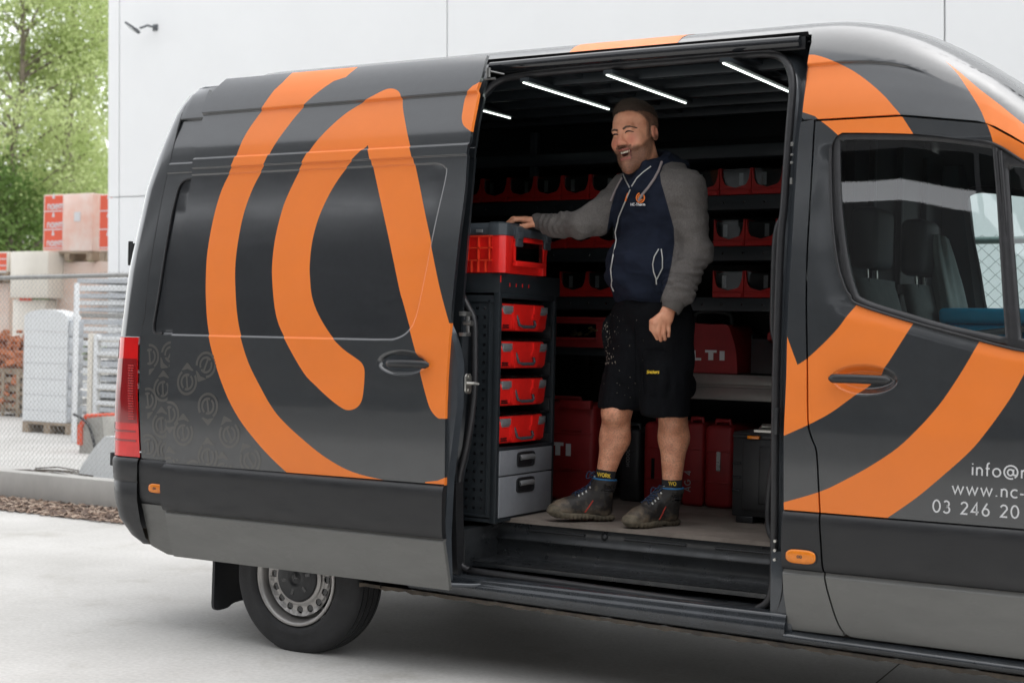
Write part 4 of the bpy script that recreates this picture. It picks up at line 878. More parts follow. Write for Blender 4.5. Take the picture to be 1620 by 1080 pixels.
# far B pillar with belt slot, seen through the cab
mb = MB(); mb.add([(2.40, 1.88, 1.2), (2.62, 1.90, 1.2), (2.47, 1.84, 2.3), (2.40, 1.84, 2.3), (2.40, 1.94, 1.2), (2.64, 1.94, 1.2), (2.50, 1.90, 2.3), (2.40, 1.90, 2.3)], [(0, 1, 2, 3), (1, 5, 6, 2), (4, 7, 6, 5), (0, 4, 5, 1)])
mb.build('pillar_trim', mat('pillar_trim', (.05, .06, .06), .6), van)
def seat(x, y, parent):
    mb = MB()
    def cush(u, v):
        a = 2*PI*u; w_ = .235-.03*v; th = .065-.018*v
        return (x-.02-.17*v+th*math.sin(a)*(1 if abs(math.sin(a)) > .3 else 1), y+w_*math.copysign(abs(math.cos(a))**.5, math.cos(a)), 1.08+.62*v)
    mb.grid(lambda u, v: cush(u, v), [i/28 for i in range(29)], frange(0, 1, .1)); mb.box(x-.24, x-.15, y-.17, y+.17, 1.66, 1.70)
    mb.box(x-.02, x+.45, y-.24, y+.24, .95, 1.10)
    o = mb.build('seat', M['seat'], parent, merge=True)
    mb = MB(); mb.box(x-.25, x-.14, y-.13, y+.13, 1.74, 1.98); h = mb.build('headrest', M['seatdark'], o, bevel=.035, seg=4)
    mb = MB(); mb.tube([(x-.19, y-.06, 1.68), (x-.195, y-.06, 1.76)], .006, 6); mb.tube([(x-.19, y+.06, 1.68), (x-.195, y+.06, 1.76)], .006, 6); mb.build('headrest_post', M['chrome'], o)
    return o
seat(2.69, .44, van)
# ------------------------------------------------------------------ wheels, mud flap, underbody
def wheel(x, y):
    R0 = .352; W_ = .225
    mb = MB(); pr = [(0.055, .215), (.012, .224), (-.004, .24), (.0, .262), (.004, .29), (.002, .318), (.014, .338), (.030, .348)]
    for yy in frange(.045, W_-.045, .0085):
        pr.append((yy, .3525)); 
    pr += [(W_-.030, .348), (W_-.014, .338), (W_-.002, .318), (W_, .28), (W_-.02, .22)]
    mb.lathe([(a-.0, r) for a, r in pr], 96)
    t = mb.build('tyre', M['tyre'], None)
    # tread grooves
    mb = MB()
    for k, yy in enumerate((.055, .092, .133, .170)):
        mb.lathe([(yy-.005, .3532), (yy, .3495), (yy+.005, .3532)], 96)
    return t
def build_wheel(x, y, par):
    t = wheel(x, y); t.name = 'wheel'; t.parent = par; t.location = (x, y, .336); t.name = 'wheel'
    mb = MB()
    for yy in (.052, .090, .132, .172): mb.lathe([(yy-.006, .3529), (yy-.0035, .3531), (yy-.003, .3535), (yy+.003, .3535), (yy+.0035, .3531), (yy+.006, .3529)], 96)
    mb.build('tread_groove', M['gloss'], t)
    mb = MB(); rp = [(.012, .221), (.003, .2185), (.004, .208), (.016, .200), (.055, .192), (.075, .186), (.080, .176), (.058, .168), (.040, .160), (.034, .148), (.036, .128), (.044, .112), (.052, .106)]
    mb.lathe(rp[:7], 96)
    # disc with the ring of round holes
    disc = [(.150*math.cos(a), .150*math.sin(a)) for a in np.linspace(0, 2*PI, 73)[:-1]]; hl = []
    inner = [(.088*math.cos(a), .088*math.sin(a)) for a in np.linspace(0, 2*PI, 49)[:-1]]
    for k in range(16):
        a = 2*PI*k/16; hl.append([(.150*math.cos(a)+.0175*math.cos(b), .150*math.sin(a)+.0175*math.sin(b)) for b in np.linspace(0, 2*PI, 13)[:-1]])
    disc = [(.178*math.cos(a), .178*math.sin(a)) for a in np.linspace(0, 2*PI, 73)[:-1]]
    dy = lambda u, v: .036+.010*min(1, max(0, (.178-math.hypot(u, v))/.012)) - .016*min(1, max(0, (.130-math.hypot(u, v))/.010))
    mb.prism(disc, lambda u, v: (u, dy(u, v), v), lambda u, v: (u, dy(u, v)+.006, v), holes=hl+[inner])
    mb.lathe([(.030, .128), (.022, .118), (.022, .112), (.030, .108)], 72)
    mb.build('rim', M['steel'], t)
    mb = MB(); mb.lathe([(.05, .006), (.05, .16)], 48, smooth=False); mb.lathe([(.09, .006), (.09, .2)], 48, smooth=False); mb.build('brake_disc', M['gloss'], t)
    mb = MB(); cap = [(.034, .112), (.018, .110), (.012, .104), (.012, .066), (.008, .050), (.006, .036), (.012, .030), (.012, .026), (.008, .020), (.008, .0)]
    mb.lathe(cap, 48)
    for k in range(6):
        a = 2*PI*(k+.25)/6; c, s = math.cos(a), math.sin(a); T = Matrix(((c, 0, -s, 0), (0, 1, 0, .010), (s, 0, c, 0), (0, 0, 0, 1)))
        mb.box(.056, .082, -.001, .006, -.007, .007, 1, T)
    for k in range(3):
        a = math.radians(90+120*k+20); c, s = math.cos(a), math.sin(a); mb.add([(c*.024, .006, s*.024), (-s*.003, .006, c*.003), (s*.003, .006, -c*.003)], [(0, 1, 2)], 1)
    mb.build('hub_cap', [M['plastic'], M['gloss']], t)
    return t
wr = build_wheel(0, .012, van)
def copy_part(o, parent, loc=None, rz=None):
    c = o.copy(); COL.objects.link(c); c.parent = parent
    if loc is not None: c.location = loc
    if rz is not None: c.rotation_euler = (0, 0, rz)
    for ch in [k for k in bpy.data.objects if k.parent == o]: copy_part(ch, c)
    return c
copy_part(wr, van, (4.325, .012, .336)); copy_part(wr, van, (0, 1.99, .336), PI); copy_part(wr, van, (4.325, 1.99, .336), PI)
mb = MB(); L = []
outl = spline([('c', (.02, .42)), ('c', (.02, .17)), (.025, .145), (.05, .130), (.12, .132), (.17, .150), ('c', (.30, .152)), ('c', (.30, .42))], 3, True)
mb.prism(outl, lambda u, v: (-.492-.02*(.42-v), u-.0, v), lambda u, v: (-.477-.02*(.42-v), u, v)); mb.build('mud_flap', M['plastic'], van, bevel=.004)
mb = MB(); mb.box(-1.05, 4.9, .46, 1.65, .40, .55); mb.tube([(-.0, .24, .336), (-.0, 1.76, .336)], .05, 12); mb.box(-.8, 1.2, .42, .50, .30, .42); mb.box(-.8, 1.2, 1.5, 1.58, .30, .42); mb.box(.9, 2.0, .5, .9, .26, .44); mb.box(-1.08, -1.0, .15, 1.85, .38, .46)
mb.build('underbody', M['brown'], van, bevel=.01)
mb = MB()
for xc in (0, 4.325):
    for k in range(16):
        a0, a1 = PI*k/16, PI*(k+1)/16; p = [(xc+.47*math.cos(a), .336+.47*math.sin(a)) for a in (a0, a1)]
        for y0, y1 in ((.02, .42),): mb.add([(p[0][0], y0, p[0][1]), (p[1][0], y0, p[1][1]), (p[1][0], y1, p[1][1]), (p[0][0], y1, p[0][1])], [(0, 1, 2, 3)])
mb.build('wheel_housing', M['plastic'], van)
# ------------------------------------------------------------------ tool cabinet with drawers
cab = empty('tool_cabinet', (.94, .2, .65), 'tall black tool cabinet with perforated side, four case bays and two grey drawers', 'tool cabinet')
Wd, Ht, Dp = .515, .985, .50     # local: x 0..-Dp (front at 0), y 0..Wd, z 0..Ht
mb = MB(); fr_ = .022
for y in (0, Wd-fr_): mb.box(-.03, 0, y, y+fr_, -.012, Ht)
for y in (.0, Wd-fr_): mb.box(-Dp, -Dp+.03, y, y+fr_, -.012, Ht)
mb.box(-.03, 0.0, fr_, Wd-fr_, Ht-.022, Ht); mb.box(-Dp, -.002, .004, Wd-.004, -.010, .006); mb.box(-.03, .0, fr_, Wd-fr_, .29+.01, .315)
mb.box(-Dp, -.03, Wd-.012, Wd-.002, 0, Ht); mb.box(-Dp+.004, -Dp+.012, .01, Wd-.01, 0, Ht)
mb.build('frame', M['rackm'], cab, bevel=.002)
mb = MB(); mb.box(-Dp+.03, -.03, .004, .010, .01, Ht-.01); 
for x in (-Dp+.045, -.05): mb.box(x-.005, x+.005, -.002, .004, .02, Ht-.03)
mb.box(-Dp+.03, -.03, -.002, .004, Ht-.04, Ht-.03); mb.box(-Dp+.03, -.03, -.002, .004, .014, .024)
sp_ = mb.build('side_panel', M['rackm'], cab, bevel=.001)
mb = MB()
for i in range(11):
    for j in range(23):
        x = -.075-i*.038; z = .05+j*.0395; mb.box(x-.006, x+.006, .0025, .0042, z-.006, z+.006)
h = mb.build('perforation', M['gloss'], sp_); h['kind'] = 'stuff'
# top tray
mb = MB(); tz = Ht
mb.box(-Dp, .0, 0, .004, tz, tz+.085); mb.box(-.004, .0, .004, Wd+.025, tz, tz+.085); mb.box(-Dp, -.004, .004, Wd+.02, tz, tz+.01); mb.box(-Dp, -.004, Wd+.016, Wd+.02, tz, tz+.085)
ty = mb.build('top_tray', M['rackm'], cab, bevel=.0015)
mb = MB(); mb.box(.0002, .001, -.0, .008, tz+.045, tz+.075)
for i in range(4): mb.box(.0, .001, .08+.055*i, .086+.055*i, tz+.03, tz+.045)
mb.build('slot', M['red'], ty)
mb = MB()
for i in range(4):
    z = .295+.164*(3-i)-.0; mb.box(-Dp+.03, -.02, fr_, Wd-.02, z-.006, z+.0)
    for y in (fr_, Wd-fr_-.012): mb.box(-.40, -.012, y, y+.012, z, z+.06)
mb.build('bay_runner', M['plastic'], cab, bevel=.0015)
for z0, z1 in ((.010, .186), (.192, .300)):
    mb = MB(); mb.box(-.40, .004, fr_+.003, Wd-fr_-.003, z0, z1); d = mb.build('drawer', M['drawer'], cab, bevel=.003)
    yc = .245; zc = z1-.045
    mb = MB(); L = [(yc+.078*(abs(math.cos(a))**.35)*math.copysign(1, math.cos(a)), zc+.034*(abs(math.sin(a))**.35)*math.copysign(1, math.sin(a))) for a in np.linspace(0, 2*PI, 33)[:-1]]
    L2 = [(yc+(a-yc)*.88, zc+(b-zc)*.80) for a, b in L]; n = len(L)
    mb.add([(.0045, a, b) for a, b in L]+[(.010, a, b) for a, b in L]+[(.010, a, b) for a, b in L2]+[(.0052, a, b) for a, b in L2], [(i*n+k, i*n+(k+1) % n, (i+1)*n+(k+1) % n, (i+1)*n+k) for i in range(3) for k in range(n)]+[tuple(range(3*n, 4*n))], 0)
    hd = mb.build('handle', M['plastic'], d)
    mb = MB(); mb.tube([(.010, yc-.056, zc+.008), (.014, yc-.05, zc+.010), (.014, yc+.05, zc+.010), (.010, yc+.056, zc+.008)], .0135, 12, sq=.9); mb.build('grip', M['silver'], hd)
# ------------------------------------------------------------------ small red cases in the bays
def small_case(loc, label):
    t = empty('tool_case', loc, label, 'tool case', 'small red cases in the bays of the tool cabinet')
    w_, h_ = .405, .122; mb = MB()     # local y 0..w_, z 0..h_, front at x=0
    def sec(z, y0, y1, d): return [(-.33, y0, z), (d, y0, z), (d, y1, z), (-.33, y1, z)]
    v = sec(0, .012, w_-.012, -.016)+sec(.012, .006, w_-.006, -.006)+sec(h_*.70, .0, w_, 0)+sec(h_*.74, .0, w_, .0)+sec(h_*.98, .016, w_-.016, -.012)
    f = [(3, 2, 1, 0)]+[(4*i+k, 4*i+(k+1) % 4, 4*i+4+(k+1) % 4, 4*i+4+k) for i in range(4) for k in range(4)]+[(16, 17, 18, 19)]
    mb.add(v, f)
    # proud centre with trapezoid outline
    mb.prism([(.100, .004), (.300, .004), (.335, h_*.95), (.085, h_*.95)], lambda u, v: (-.004, u, v), lambda u, v: (.008, u, v))
    mb.prism([(.245, .05), (.285, .05), (.285, h_*.95), (.262, h_*.95), (.258, h_*.6), (.245, h_*.6)], lambda u, v: (.006, u, v), lambda u, v: (.016, u, v))
    b = mb.build('case_body', M['red'], t, bevel=.004)
    mb = MB(); mb.box(-.32, -.012, .018, w_-.018, h_*.98, h_*1.06)
    for i in range(22): mb.box(-.03, -.008, .03+i*.016, .034+i*.016, h_*.98, h_*1.09)
    mb.build('clear_lid', M['lens'], t, bevel=.002)
    for y in (.008, w_-.088):
        mb = MB(); mb.box(-.008, .006, y, y+.080, h_*.66, h_*.90); mb.box(-.008, .003, y+.008, y+.072, h_*.60, h_*.66); mb.build('latch', M['silver'], t, bevel=.003)
    mb = MB(); mb.tube([(.004, .118, .070), (.016, .126, .026), (.022, .150, .020), (.022, .245, .020), (.018, .262, .028), (.006, .268, .055)], .0060, 8); 
    for i in range(12): mb.tube([(.022, .150+i*.008, .020), (.022, .154+i*.008, .020)], .0072, 8)
    mb.build('handle', M['slate'], t)
    mb = MB(); mb.box(-.004, .0015, .014, .060, .012, .017); mb.box(-.004, .0015, .014, .060, .022, .027); mb.build('slot', M['gloss'], t)
    return t
for i, lb in enumerate(['red case with silver latches in the topmost bay of the tool cabinet', 'red case with silver latches in the second bay from the top of the cabinet', 'red case with silver latches in the third bay from the top of the cabinet', 'red case with silver latches in the lowest bay, right above the grey drawers']):
    small_case((.938, .226, 1.4745-.164*i*1.0-.003), lb)
# ------------------------------------------------------------------ big red toolbox on top
tb = empty('toolbox', (.955, .19, 1.722), 'large red toolbox with slate lid and window under the hand of the man', 'toolbox')
def toolbox(t, wy, lx, hb, hl, ribs=True):
    # local: front face at x=0, y 0..wy, z 0..hb body, hl lid; long side at y=0 running to -lx
    mb = MB(); v = []
    for z, s in ((0, .012), (hb*.9, 0), (hb, 0)): v += [(-lx+s, s, z), (-.01-s, s, z), (-s, .01+s, z), (-s, wy-.01-s, z), (-.01-s, wy-s, z), (-lx+s, wy-s, z)]
    mb.add(v, [tuple(range(5, -1, -1))]+[(6*i+k, 6*i+(k+1) % 6, 6*i+6+(k+1) % 6, 6*i+6+k) for i in range(2) for k in range(6)]+[tuple(range(12, 18))])
    # corner pillars and window ledge
    mb.box(-.050, -.012, -.010, .004, 0, hb-.001); mb.box(-.012, .010, .012, .052, .0, hb-.001); mb.box(-.012, .012, wy-.075, wy-.045, 0, hb-.001)
    mb.add([(-.012, -.010, 0), (.010, .012, 0), (.010, .012, hb-.001), (-.012, -.010, hb-.001), (-.012, .01, 0), (-.01, .012, 0), (-.01, .012, hb-.001), (-.012, .01, hb-.001)], [(0, 1, 2, 3), (0, 3, 7, 4), (1, 5, 6, 2), (3, 2, 6, 7)])
    y0, y1 = wy*.24, wy*.80
    mb.box(-.002, .022, y0-.012, y1+.012, hb*.20, hb*.34); mb.box(-.002, .010, y0-.012, y0, hb*.30, hb*.90); mb.box(-.002, .010, y1, y1+.012, hb*.30, hb*.90); mb.box(-.002, .010, y0-.012, y1+.012, hb*.86, hb*.93)
    b = mb.build('box_body', M['red'], t, bevel=.0035)
    if ribs:
        mb = MB()
        for z in (.33, .66, .97): mb.box(-lx, -.045, -.014, .003, hb*z-.003, hb*z+.003)
        for i, x in enumerate(frange(-lx+.02, -.06, .06)): mb.box(x-.0025, x+.0025, -.014, .003, .002 if i % 2 else hb*.33, hb*.97)
        for x in frange(-lx+.02, -.08, .035): mb.box(x-.002, x+.002, -.013, .003, .002, hb*.33)
        mb.build('rib', M['redo'], b)
    mb = MB(); mb.box(.002, .0035, y0+.002, y1-.002, hb*.36, hb*.85); mb.build('window_back', M['gloss'], t)
    mb = MB(); mb.box(.0065, .010, y0, y1, hb*.34, hb*.86); mb.build('window', M['clear'], t)
    mb = MB()
    for i in range(9):
        a = random.uniform(-1, 1); y = y0+.03+i*(y1-y0-.06)/9; mb.tube([(.004, y-.012, hb*.5+.01*a), (.005, y+.012, hb*.56-.012*a)], .0018, 5)
    mb.build('tool_bits', M['chrome'], t)
    if hl:
        mb = MB(); v = []
        for z, s in ((hb, -.006), (hb+hl*.62, -.006), (hb+hl*.86, .008), (hb+hl, .022)): v += [(-lx+s, s, z), (-.015-s, s, z), (-s, .015+s, z), (-s, wy-.015-s, z), (-.015-s, wy-s, z), (-lx+s, wy-s, z)]
        mb.add(v, [tuple(range(5, -1, -1))]+[(6*i+k, 6*i+(k+1) % 6, 6*i+6+(k+1) % 6, 6*i+6+k) for i in range(3) for k in range(6)]+[tuple(range(18, 24))])
        mb.box(-.065, -.012, -.014, .004, hb-.002, hb+hl*.92); mb.box(-.020, .012, .012, .060, hb-.002, hb+hl*.92); mb.box(-.08, -.02, .02, wy-.02, hb+hl, hb+hl*1.08)
        mb.add([(-.012, -.014, hb), (.012, .012, hb), (.012, .012, hb+hl*.92), (-.012, -.014, hb+hl*.92)], [(0, 1, 2, 3)]); mb.box(-lx, -.16, -.009, .0, hb+hl*.15, hb+hl*.62)
        l_ = mb.build('lid', M['slate'], t, bevel=.004)
        for y in (.090, wy-.075):
            mb = MB(); mb.box(.0, .020, y, y+.055, hb-.045, hb+hl*.75); mb.box(.014, .026, y+.006, y+.049, hb-.012, hb+hl*.30); mb.build('latch', M['slate'], t, bevel=.004)
        mb = MB(); mb.box(-.130, -.095, -.0125, -.008, hb+hl*.2, hb+hl*.45); mb.build('badge', M['silver'], l_, bevel=.002)
        mb = MB(); mb.box(-lx+.02, -.18, -.0105, -.0085, hb+hl*.22, hb+hl*.55); mb.build('lid_recess', M['gloss'], l_)
toolbox(tb, .415, .42, .162, .055)
# ------------------------------------------------------------------ bins on the racking
binM = {}
def make_bin(w_):
    t = bpy.data.objects.new('storage_bin', None); COL.objects.link(t); t.empty_display_size = .05; hf, hb_, dp = .032, .128, .30
    mb = MB()
    cut = [(0, 0), (w_, 0), (w_, hb_*.98), (w_-.006, hb_*.98)]+[(w_-.006-.030*(1-math.cos(a)) - .0, hf+.012+(hb_*.98-hf-.012)*(1-math.sin(a))**1.0) for a in np.linspace(.12, PI/2, 8)]
    cut += [(w_*.5, hf)]+[(w_-p[0], p[1]) for p in cut[4:][::-1]]+[(.006, hb_*.98), (0, hb_*.98)]
    mb.prism(cut, lambda u, v: (u, -v*.10*0, v), lambda u, v: (u, .004, v))
    mb.box(.0, w_, -.010, .006, hf-.012, hf-.006); mb.box(.006, w_-.006, -.006, .004, .0, hf-.010)
    mb.box(0, .003, .004, dp, 0, hb_); mb.box(w_-.003, w_, .004, dp, 0, hb_); mb.box(0, w_, dp-.003, dp, 0, hb_); mb.box(0, w_, .004, dp, 0, .003)
    b = mb.build('bin_body', M['binred'], t, bevel=.0012, seg=1)
    mb = MB(); mb.box(.010, w_-.010, .014, .016, hf-.004, hb_*.97); mb.box(.0105, .0125, .012, .018, hf-.004, hb_*.97); mb.box(w_-.0125, w_-.0105, .012, .018, hf-.004, hb_*.97); mb.build('clear_front', M['clear'], t)
    mb = MB()
    for i in range(7):
        x = random.uniform(.02, w_-.05); z = random.uniform(.004, .06); mb.box(x, x+random.uniform(.015, .04), random.uniform(.04, .08), random.uniform(.1, .2), z*.3, z+.02)
    mb.build('fittings', M['silver'], t, bevel=.003, seg=1)
    mb = MB(); mb.box(.006, w_-.006, .022, dp-.01, .005, hb_*.93); mb.build('shade_block', M['plastic'], t, bevel=.004, seg=1)  # black block added to darken the inside of the bin
    mb = MB(); x = random.uniform(.03, w_-.06); mb.box(x, x+.022, .0165, .018, .045, .105); mb.build('paper_tag', M['silver'], t)
    return t
protos = [make_bin(.157), make_bin(.157), make_bin(.157)]; first = [True]*3
def put_bin(k, x, z, label, group):
    p = protos[k]
    if first[k]: first[k] = False; o = p
    else: o = copy_part(p, None)
    o.location = (x, YB-.004, z); tag(o, label, 'storage bin', group)
    return o
ordn = ['leftmost', 'second', 'third', 'fourth', 'fifth', 'sixth', 'seventh', 'eighth', 'ninth', 'tenth', 'eleventh']
g1, g2, g3 = 'red bins on the top racking shelf', 'red bins on the middle racking shelf', 'red bins on the lower racking shelf'
xs1 = [-.037+.1603*i for i in range(6)]
for i, x in enumerate(xs1): put_bin(i % 3, x, 2.146, ordn[i]+' red bin from the left on the top shelf, left of the man\'s head' if i else 'red bin at the left end of the visible top shelf, beside the open door', g1)
for i, x in enumerate([1.305, 1.467, 1.628, 1.790]): put_bin((i+1) % 3, x, 2.146, ['red bin half hidden behind the man\'s shoulder on the top shelf', 'second red bin right of the man\'s shoulder on the top shelf', 'third red bin right of the man\'s shoulder on the top shelf', 'red bin cut off by the door pillar on the top shelf'][i], g1)
for i, x in enumerate([.48, .64, .80]): put_bin(i % 3, x, 1.901, ['leftmost red bin behind the toolbox lid on the middle shelf', 'red bin just under the man\'s outstretched forearm', 'red bin between the man\'s forearm and his chest'][i], g2)
for i, x in enumerate([1.44, 1.602, 1.765]): put_bin((i+1) % 3, x, 1.901, ['red bin beside the man\'s elbow on the middle shelf', 'red bin in the middle of the stretch between elbow and door pillar, middle shelf', 'red bin next to the grab handle on the middle shelf'][i], g2)
for i, x in enumerate([.600, .755]): put_bin(i % 3, x, 1.656, ['red bin on the lower shelf just right of the tool cabinet', 'red bin on the lower shelf against the man\'s belly'][i], g3)
for i, x in enumerate([1.44, 1.602, 1.765]): put_bin((i+1) % 3, x, 1.656, ['red bin on the lower shelf behind the man\'s sleeve cuff', 'red bin on the lower shelf halfway between cuff and door pillar', 'red bin on the lower shelf beside the grab handle'][i], g3)
# ------------------------------------------------------------------ box with window on the shelf, bags and cases
t2 = empty('organiser_box', (.87, 1.33, 1.40), 'dull red organiser box with a clear window on the lowest left shelf', 'organiser box')
mb = MB(); mb.box(-.30, .06, .0, .30, .0, .150); mb.box(-.31, .07, -.008, .30, .138, .152); mb.box(-.268, -.035, -.014, .0, .034, .050); b = mb.build('box_body', M['dred'], t2, bevel=.004)
mb = MB(); mb.box(-.262, -.040, -.003, -.001, .050, .118); mb.build('window_back', M['gloss'], t2)
mb = MB(); mb.box(-.264, -.038, -.012, -.009, .048, .120); mb.build('window', M['clear'], t2)
mb = MB()
for i in range(14):
    x = -.19+.14*random.random(); z = .06+.045*random.random()*(x+.26)/.2; mb.tube([(x, -.006, z), (x+.02, -.005, z+.006)], .005, 6)
mb.build('brass_fittings', mat('brass', (.35, .26, .13), .35, .8), t2)
bag = empty('tool_bag', (1.33, 1.36, 1.29), 'red tool bag with big white capital lettering on the aluminium shelf', 'tool bag')
mb = MB(); O = spline([('c', (-.16, 0)), ('c', (.245, 0)), (.235, .11), (.205, .20), (.18, .235), ('c', (.10, .235)), ('c', (-.05, .245)), (-.14, .22), (-.165, .1)], 4, True)
mb.prism(O, lambda u, v: (u, .0+.04*max(0, v-.1), v), lambda u, v: (u, .30-.04*max(0, v-.1), v)); b = mb.build('bag_body', M['dred'], bag, bevel=.012, seg=3)
mb = MB(); text_mb(mb, 'HILTI', lambda u, v: (-.112+u*2.15, -.0015+.04*max(0, .06+v-.1), .064+v), .050, .24, .12); mb.build('lettering', M['white'], bag)
mb = MB(); mb.tube(spline([(-.02, .1, .24), (-.01, .1, .29), (.08, .1, .30), (.16, .1, .285), (.17, .1, .23)], 5), .012, 8); mb.build('handle', M['seatdark'], bag)
bk = empty('black_crate', (1.64, 1.36, 1.29), 'black open crate holding red gear beside the lettered red bag', 'crate')
mb = MB(); mb.box(0, .45, 0, .006, 0, .17); mb.box(0, .006, 0, .3, 0, .19); mb.box(.444, .45, 0, .3, 0, .19); mb.box(0, .45, .29, .3, 0, .19); mb.box(0, .45, 0, .3, 0, .01); mb.build('crate_body', M['plastic'], bk, bevel=.003)
gear = empty('power_tool', (1.78, 1.37, 1.42), 'red power tool with grey lens poking out of the black crate', 'power tool')
mb = MB(); mb.box(-.07, .02, .01, .12, -.10, .075); mb.tube([(-.03, -.01, .05), (-.03, .12, .05)], .03, 12); mb.build('tool_body', M['dred'], gear, bevel=.01)
mb = MB(); mb.box(.0, .03, -.004, .01, .02, .06); mb.build('lens', M['silver'], gear, bevel=.004)
def floor_case(name, loc, dx, dy, dz, material, label, cat, grp=None, side_handle=False, ridge=0):
    t = empty(name, loc, label, cat, grp); mb = MB(); mb.box(0, dx, 0, dy, 0, dz); b = mb.build('case_body', material, t, bevel=min(.028, dx*.18), seg=3)
    mb = MB()
    mb.box(dx*.47, dx*.53, -.006, .0, .03, dz-.04) if ridge else None
    mb.box(.012, dx-.012, -.005, .001, dz*.30, dz*.32); mb.box(.012, dx-.012, -.005, .001, dz*.68, dz*.70)
    mb.build('moulding', material, b, bevel=.003)
    mb = MB(); mb.tube([(dx*.22, .06, dz-.012), (dx*.26, .06, dz+.020), (dx*.74, .06, dz+.020), (dx*.78, .06, dz-.012)], .011, 8); mb.build('handle', M['dred'] if material is M['dred'] else M['plastic'], t)
    return t
gc = 'hard cases standing on the van floor'
c1 = floor_case('tool_case', (.52, 1.10, .65), .43, .24, .48, M['dred'], 'tall dark red hard case with white letters standing beside the tool cabinet', 'tool case', gc)
mb = MB(); text_mb(mb, 'HILTI', lambda u, v: (.012+u*1.7, -.0065, .222+v), .066, .25, .10); mb.build('lettering', M['white'], c1)
for q in ((.25, .36, -.012, .0, .345, .352), (.25, .36, -.012, .0, .155, .162), (.25, .42, -.03, .0, .455, .495)): mb = MB(); mb.box(*q); mb.build('latch', M['dred'], c1, bevel=.002)
c2 = floor_case('tool_case', (.985, 1.30, .65), .115, .35, .355, M['plastic'], 'narrow black hard case with small grey text standing between two red cases', 'tool case', gc)
mb = MB(); text_mb(mb, 'MODOC', lambda u, v: (.062-v*.0+.0-v, -.0065, .17+u), .020, .14, .12); mb.build('lettering', M['silver'], c2)
c3 = floor_case('tool_case', (1.11, 1.31, .65), .20, .35, .395, M['dred'], 'dark red hard case standing right behind the man\'s legs', 'tool case', gc, ridge=1)
mb = MB(); mb.box(.050, .066, -.006, .001, .12, .22); mb.build('name_plate', M['gloss'], c3)
c4 = floor_case('tool_case', (1.315, 1.31, .65), .115, .35, .40, M['dred'], 'dark red hard case with grey letters right of the man\'s leg', 'tool case', gc)
mb = MB(); text_mb(mb, 'AG 4', lambda u, v: (.035+.02-v, -.0065, .07+u), .036, .14, .12); mb.build('lettering', M['silver'], c4)
c5 = floor_case('tool_case', (1.438, 1.30, .65), .145, .35, .395, M['dred'], 'dark red hard case with a black name plate beside the big black case', 'tool case', gc)
mb = MB(); mb.box(.066, .086, -.006, .001, .18, .27); mb.build('name_plate', M['gloss'], c5)
mb = MB(); text_mb(mb, 'TE 4', lambda u, v: (.082-v, -.0075, .19+u), .014, .16, .12); mb.build('lettering', M['silver'], c5)
c6 = empty('equipment_case', (1.762, .86, .65), 'big black wheeled hard case with orange latches at the right of the floor', 'equipment case')
mb = MB(); mb.box(0, .40, 0, .34, .03, .40); mb.box(.05, .36, -.014, .0, .06, .37); mb.box(.13, .30, -.022, -.012, .09, .34)
for z in (.14, .20, .26): mb.box(.002, .04, -.012, .0, z-.004, z+.004)
mb.box(.02, .10, .0, .3, .0, .03); mb.box(.30, .38, .0, .3, .0, .03); mb.build('case_body', M['plastic'], c6, bevel=.012, seg=3)
mb = MB(); mb.box(-.002, .402, -.004, .344, .375, .39); mb.build('lid_rim', M['plastic'], c6, bevel=.004)
for x in (.075, .27): mb = MB(); mb.box(x, x+.055, -.026, -.004, .372, .386); mb.build('latch', M['amber'], c6, bevel=.003)
mb = MB(); mb.tube([(.08, .1, .40), (.10, .1, .425), (.27, .1, .425), (.29, .1, .40)], .010, 8); mb.box(.10, .20, -.01, .10, .402, .412); mb.build('handle', M['chrome'], c6)
# cab contents
ck = empty('cooler_box', (2.95, .95, 1.38), 'blue cool box with a pale strap on the middle cab seat', 'cool box')
mb = MB(); mb.box(-.30, .16, 0, .36, -.25, .16); mb.box(-.32, .18, -.02, .38, .16, .225); mb.build('box_body', M['blue'], ck, bevel=.02, seg=3)
mb = MB(); mb.tube([(-.31, -.032, .10), (.10, -.034, .15), (.12, -.034, .19)], .010, 8, sq=1.4); mb.box(.06, .12, -.035, .0, .10, .18); mb.build('strap', M['silver'], ck)
ts = copy_part([o for o in bpy.data.objects if o.name == 'seat'][0], van, (.02, .62, .0)); 
cvr = empty('seat_jacket', (2.56, 1.1, 1.4), 'pale grey-green jacket draped over the far cab seat', 'jacket')
mb = MB()
def drape(u, v):
    a = 2*PI*u; wv = .006*math.sin(9*a+2*v)+.01*math.sin(4*a+5*v)
    r = .050+.055*v; return (.02+.10*v+(r*.7+wv)*math.sin(a), .02+(r+.05*v+wv)*math.cos(a), .50-.52*v-.02*math.cos(a))
mb.grid(drape, [i/60 for i in range(61)], frange(0, 1, .04)); mb.build('cloth', mat('jacket_cloth', (.30, .34, .32), .75, noise=.1, nscale=9), cvr)
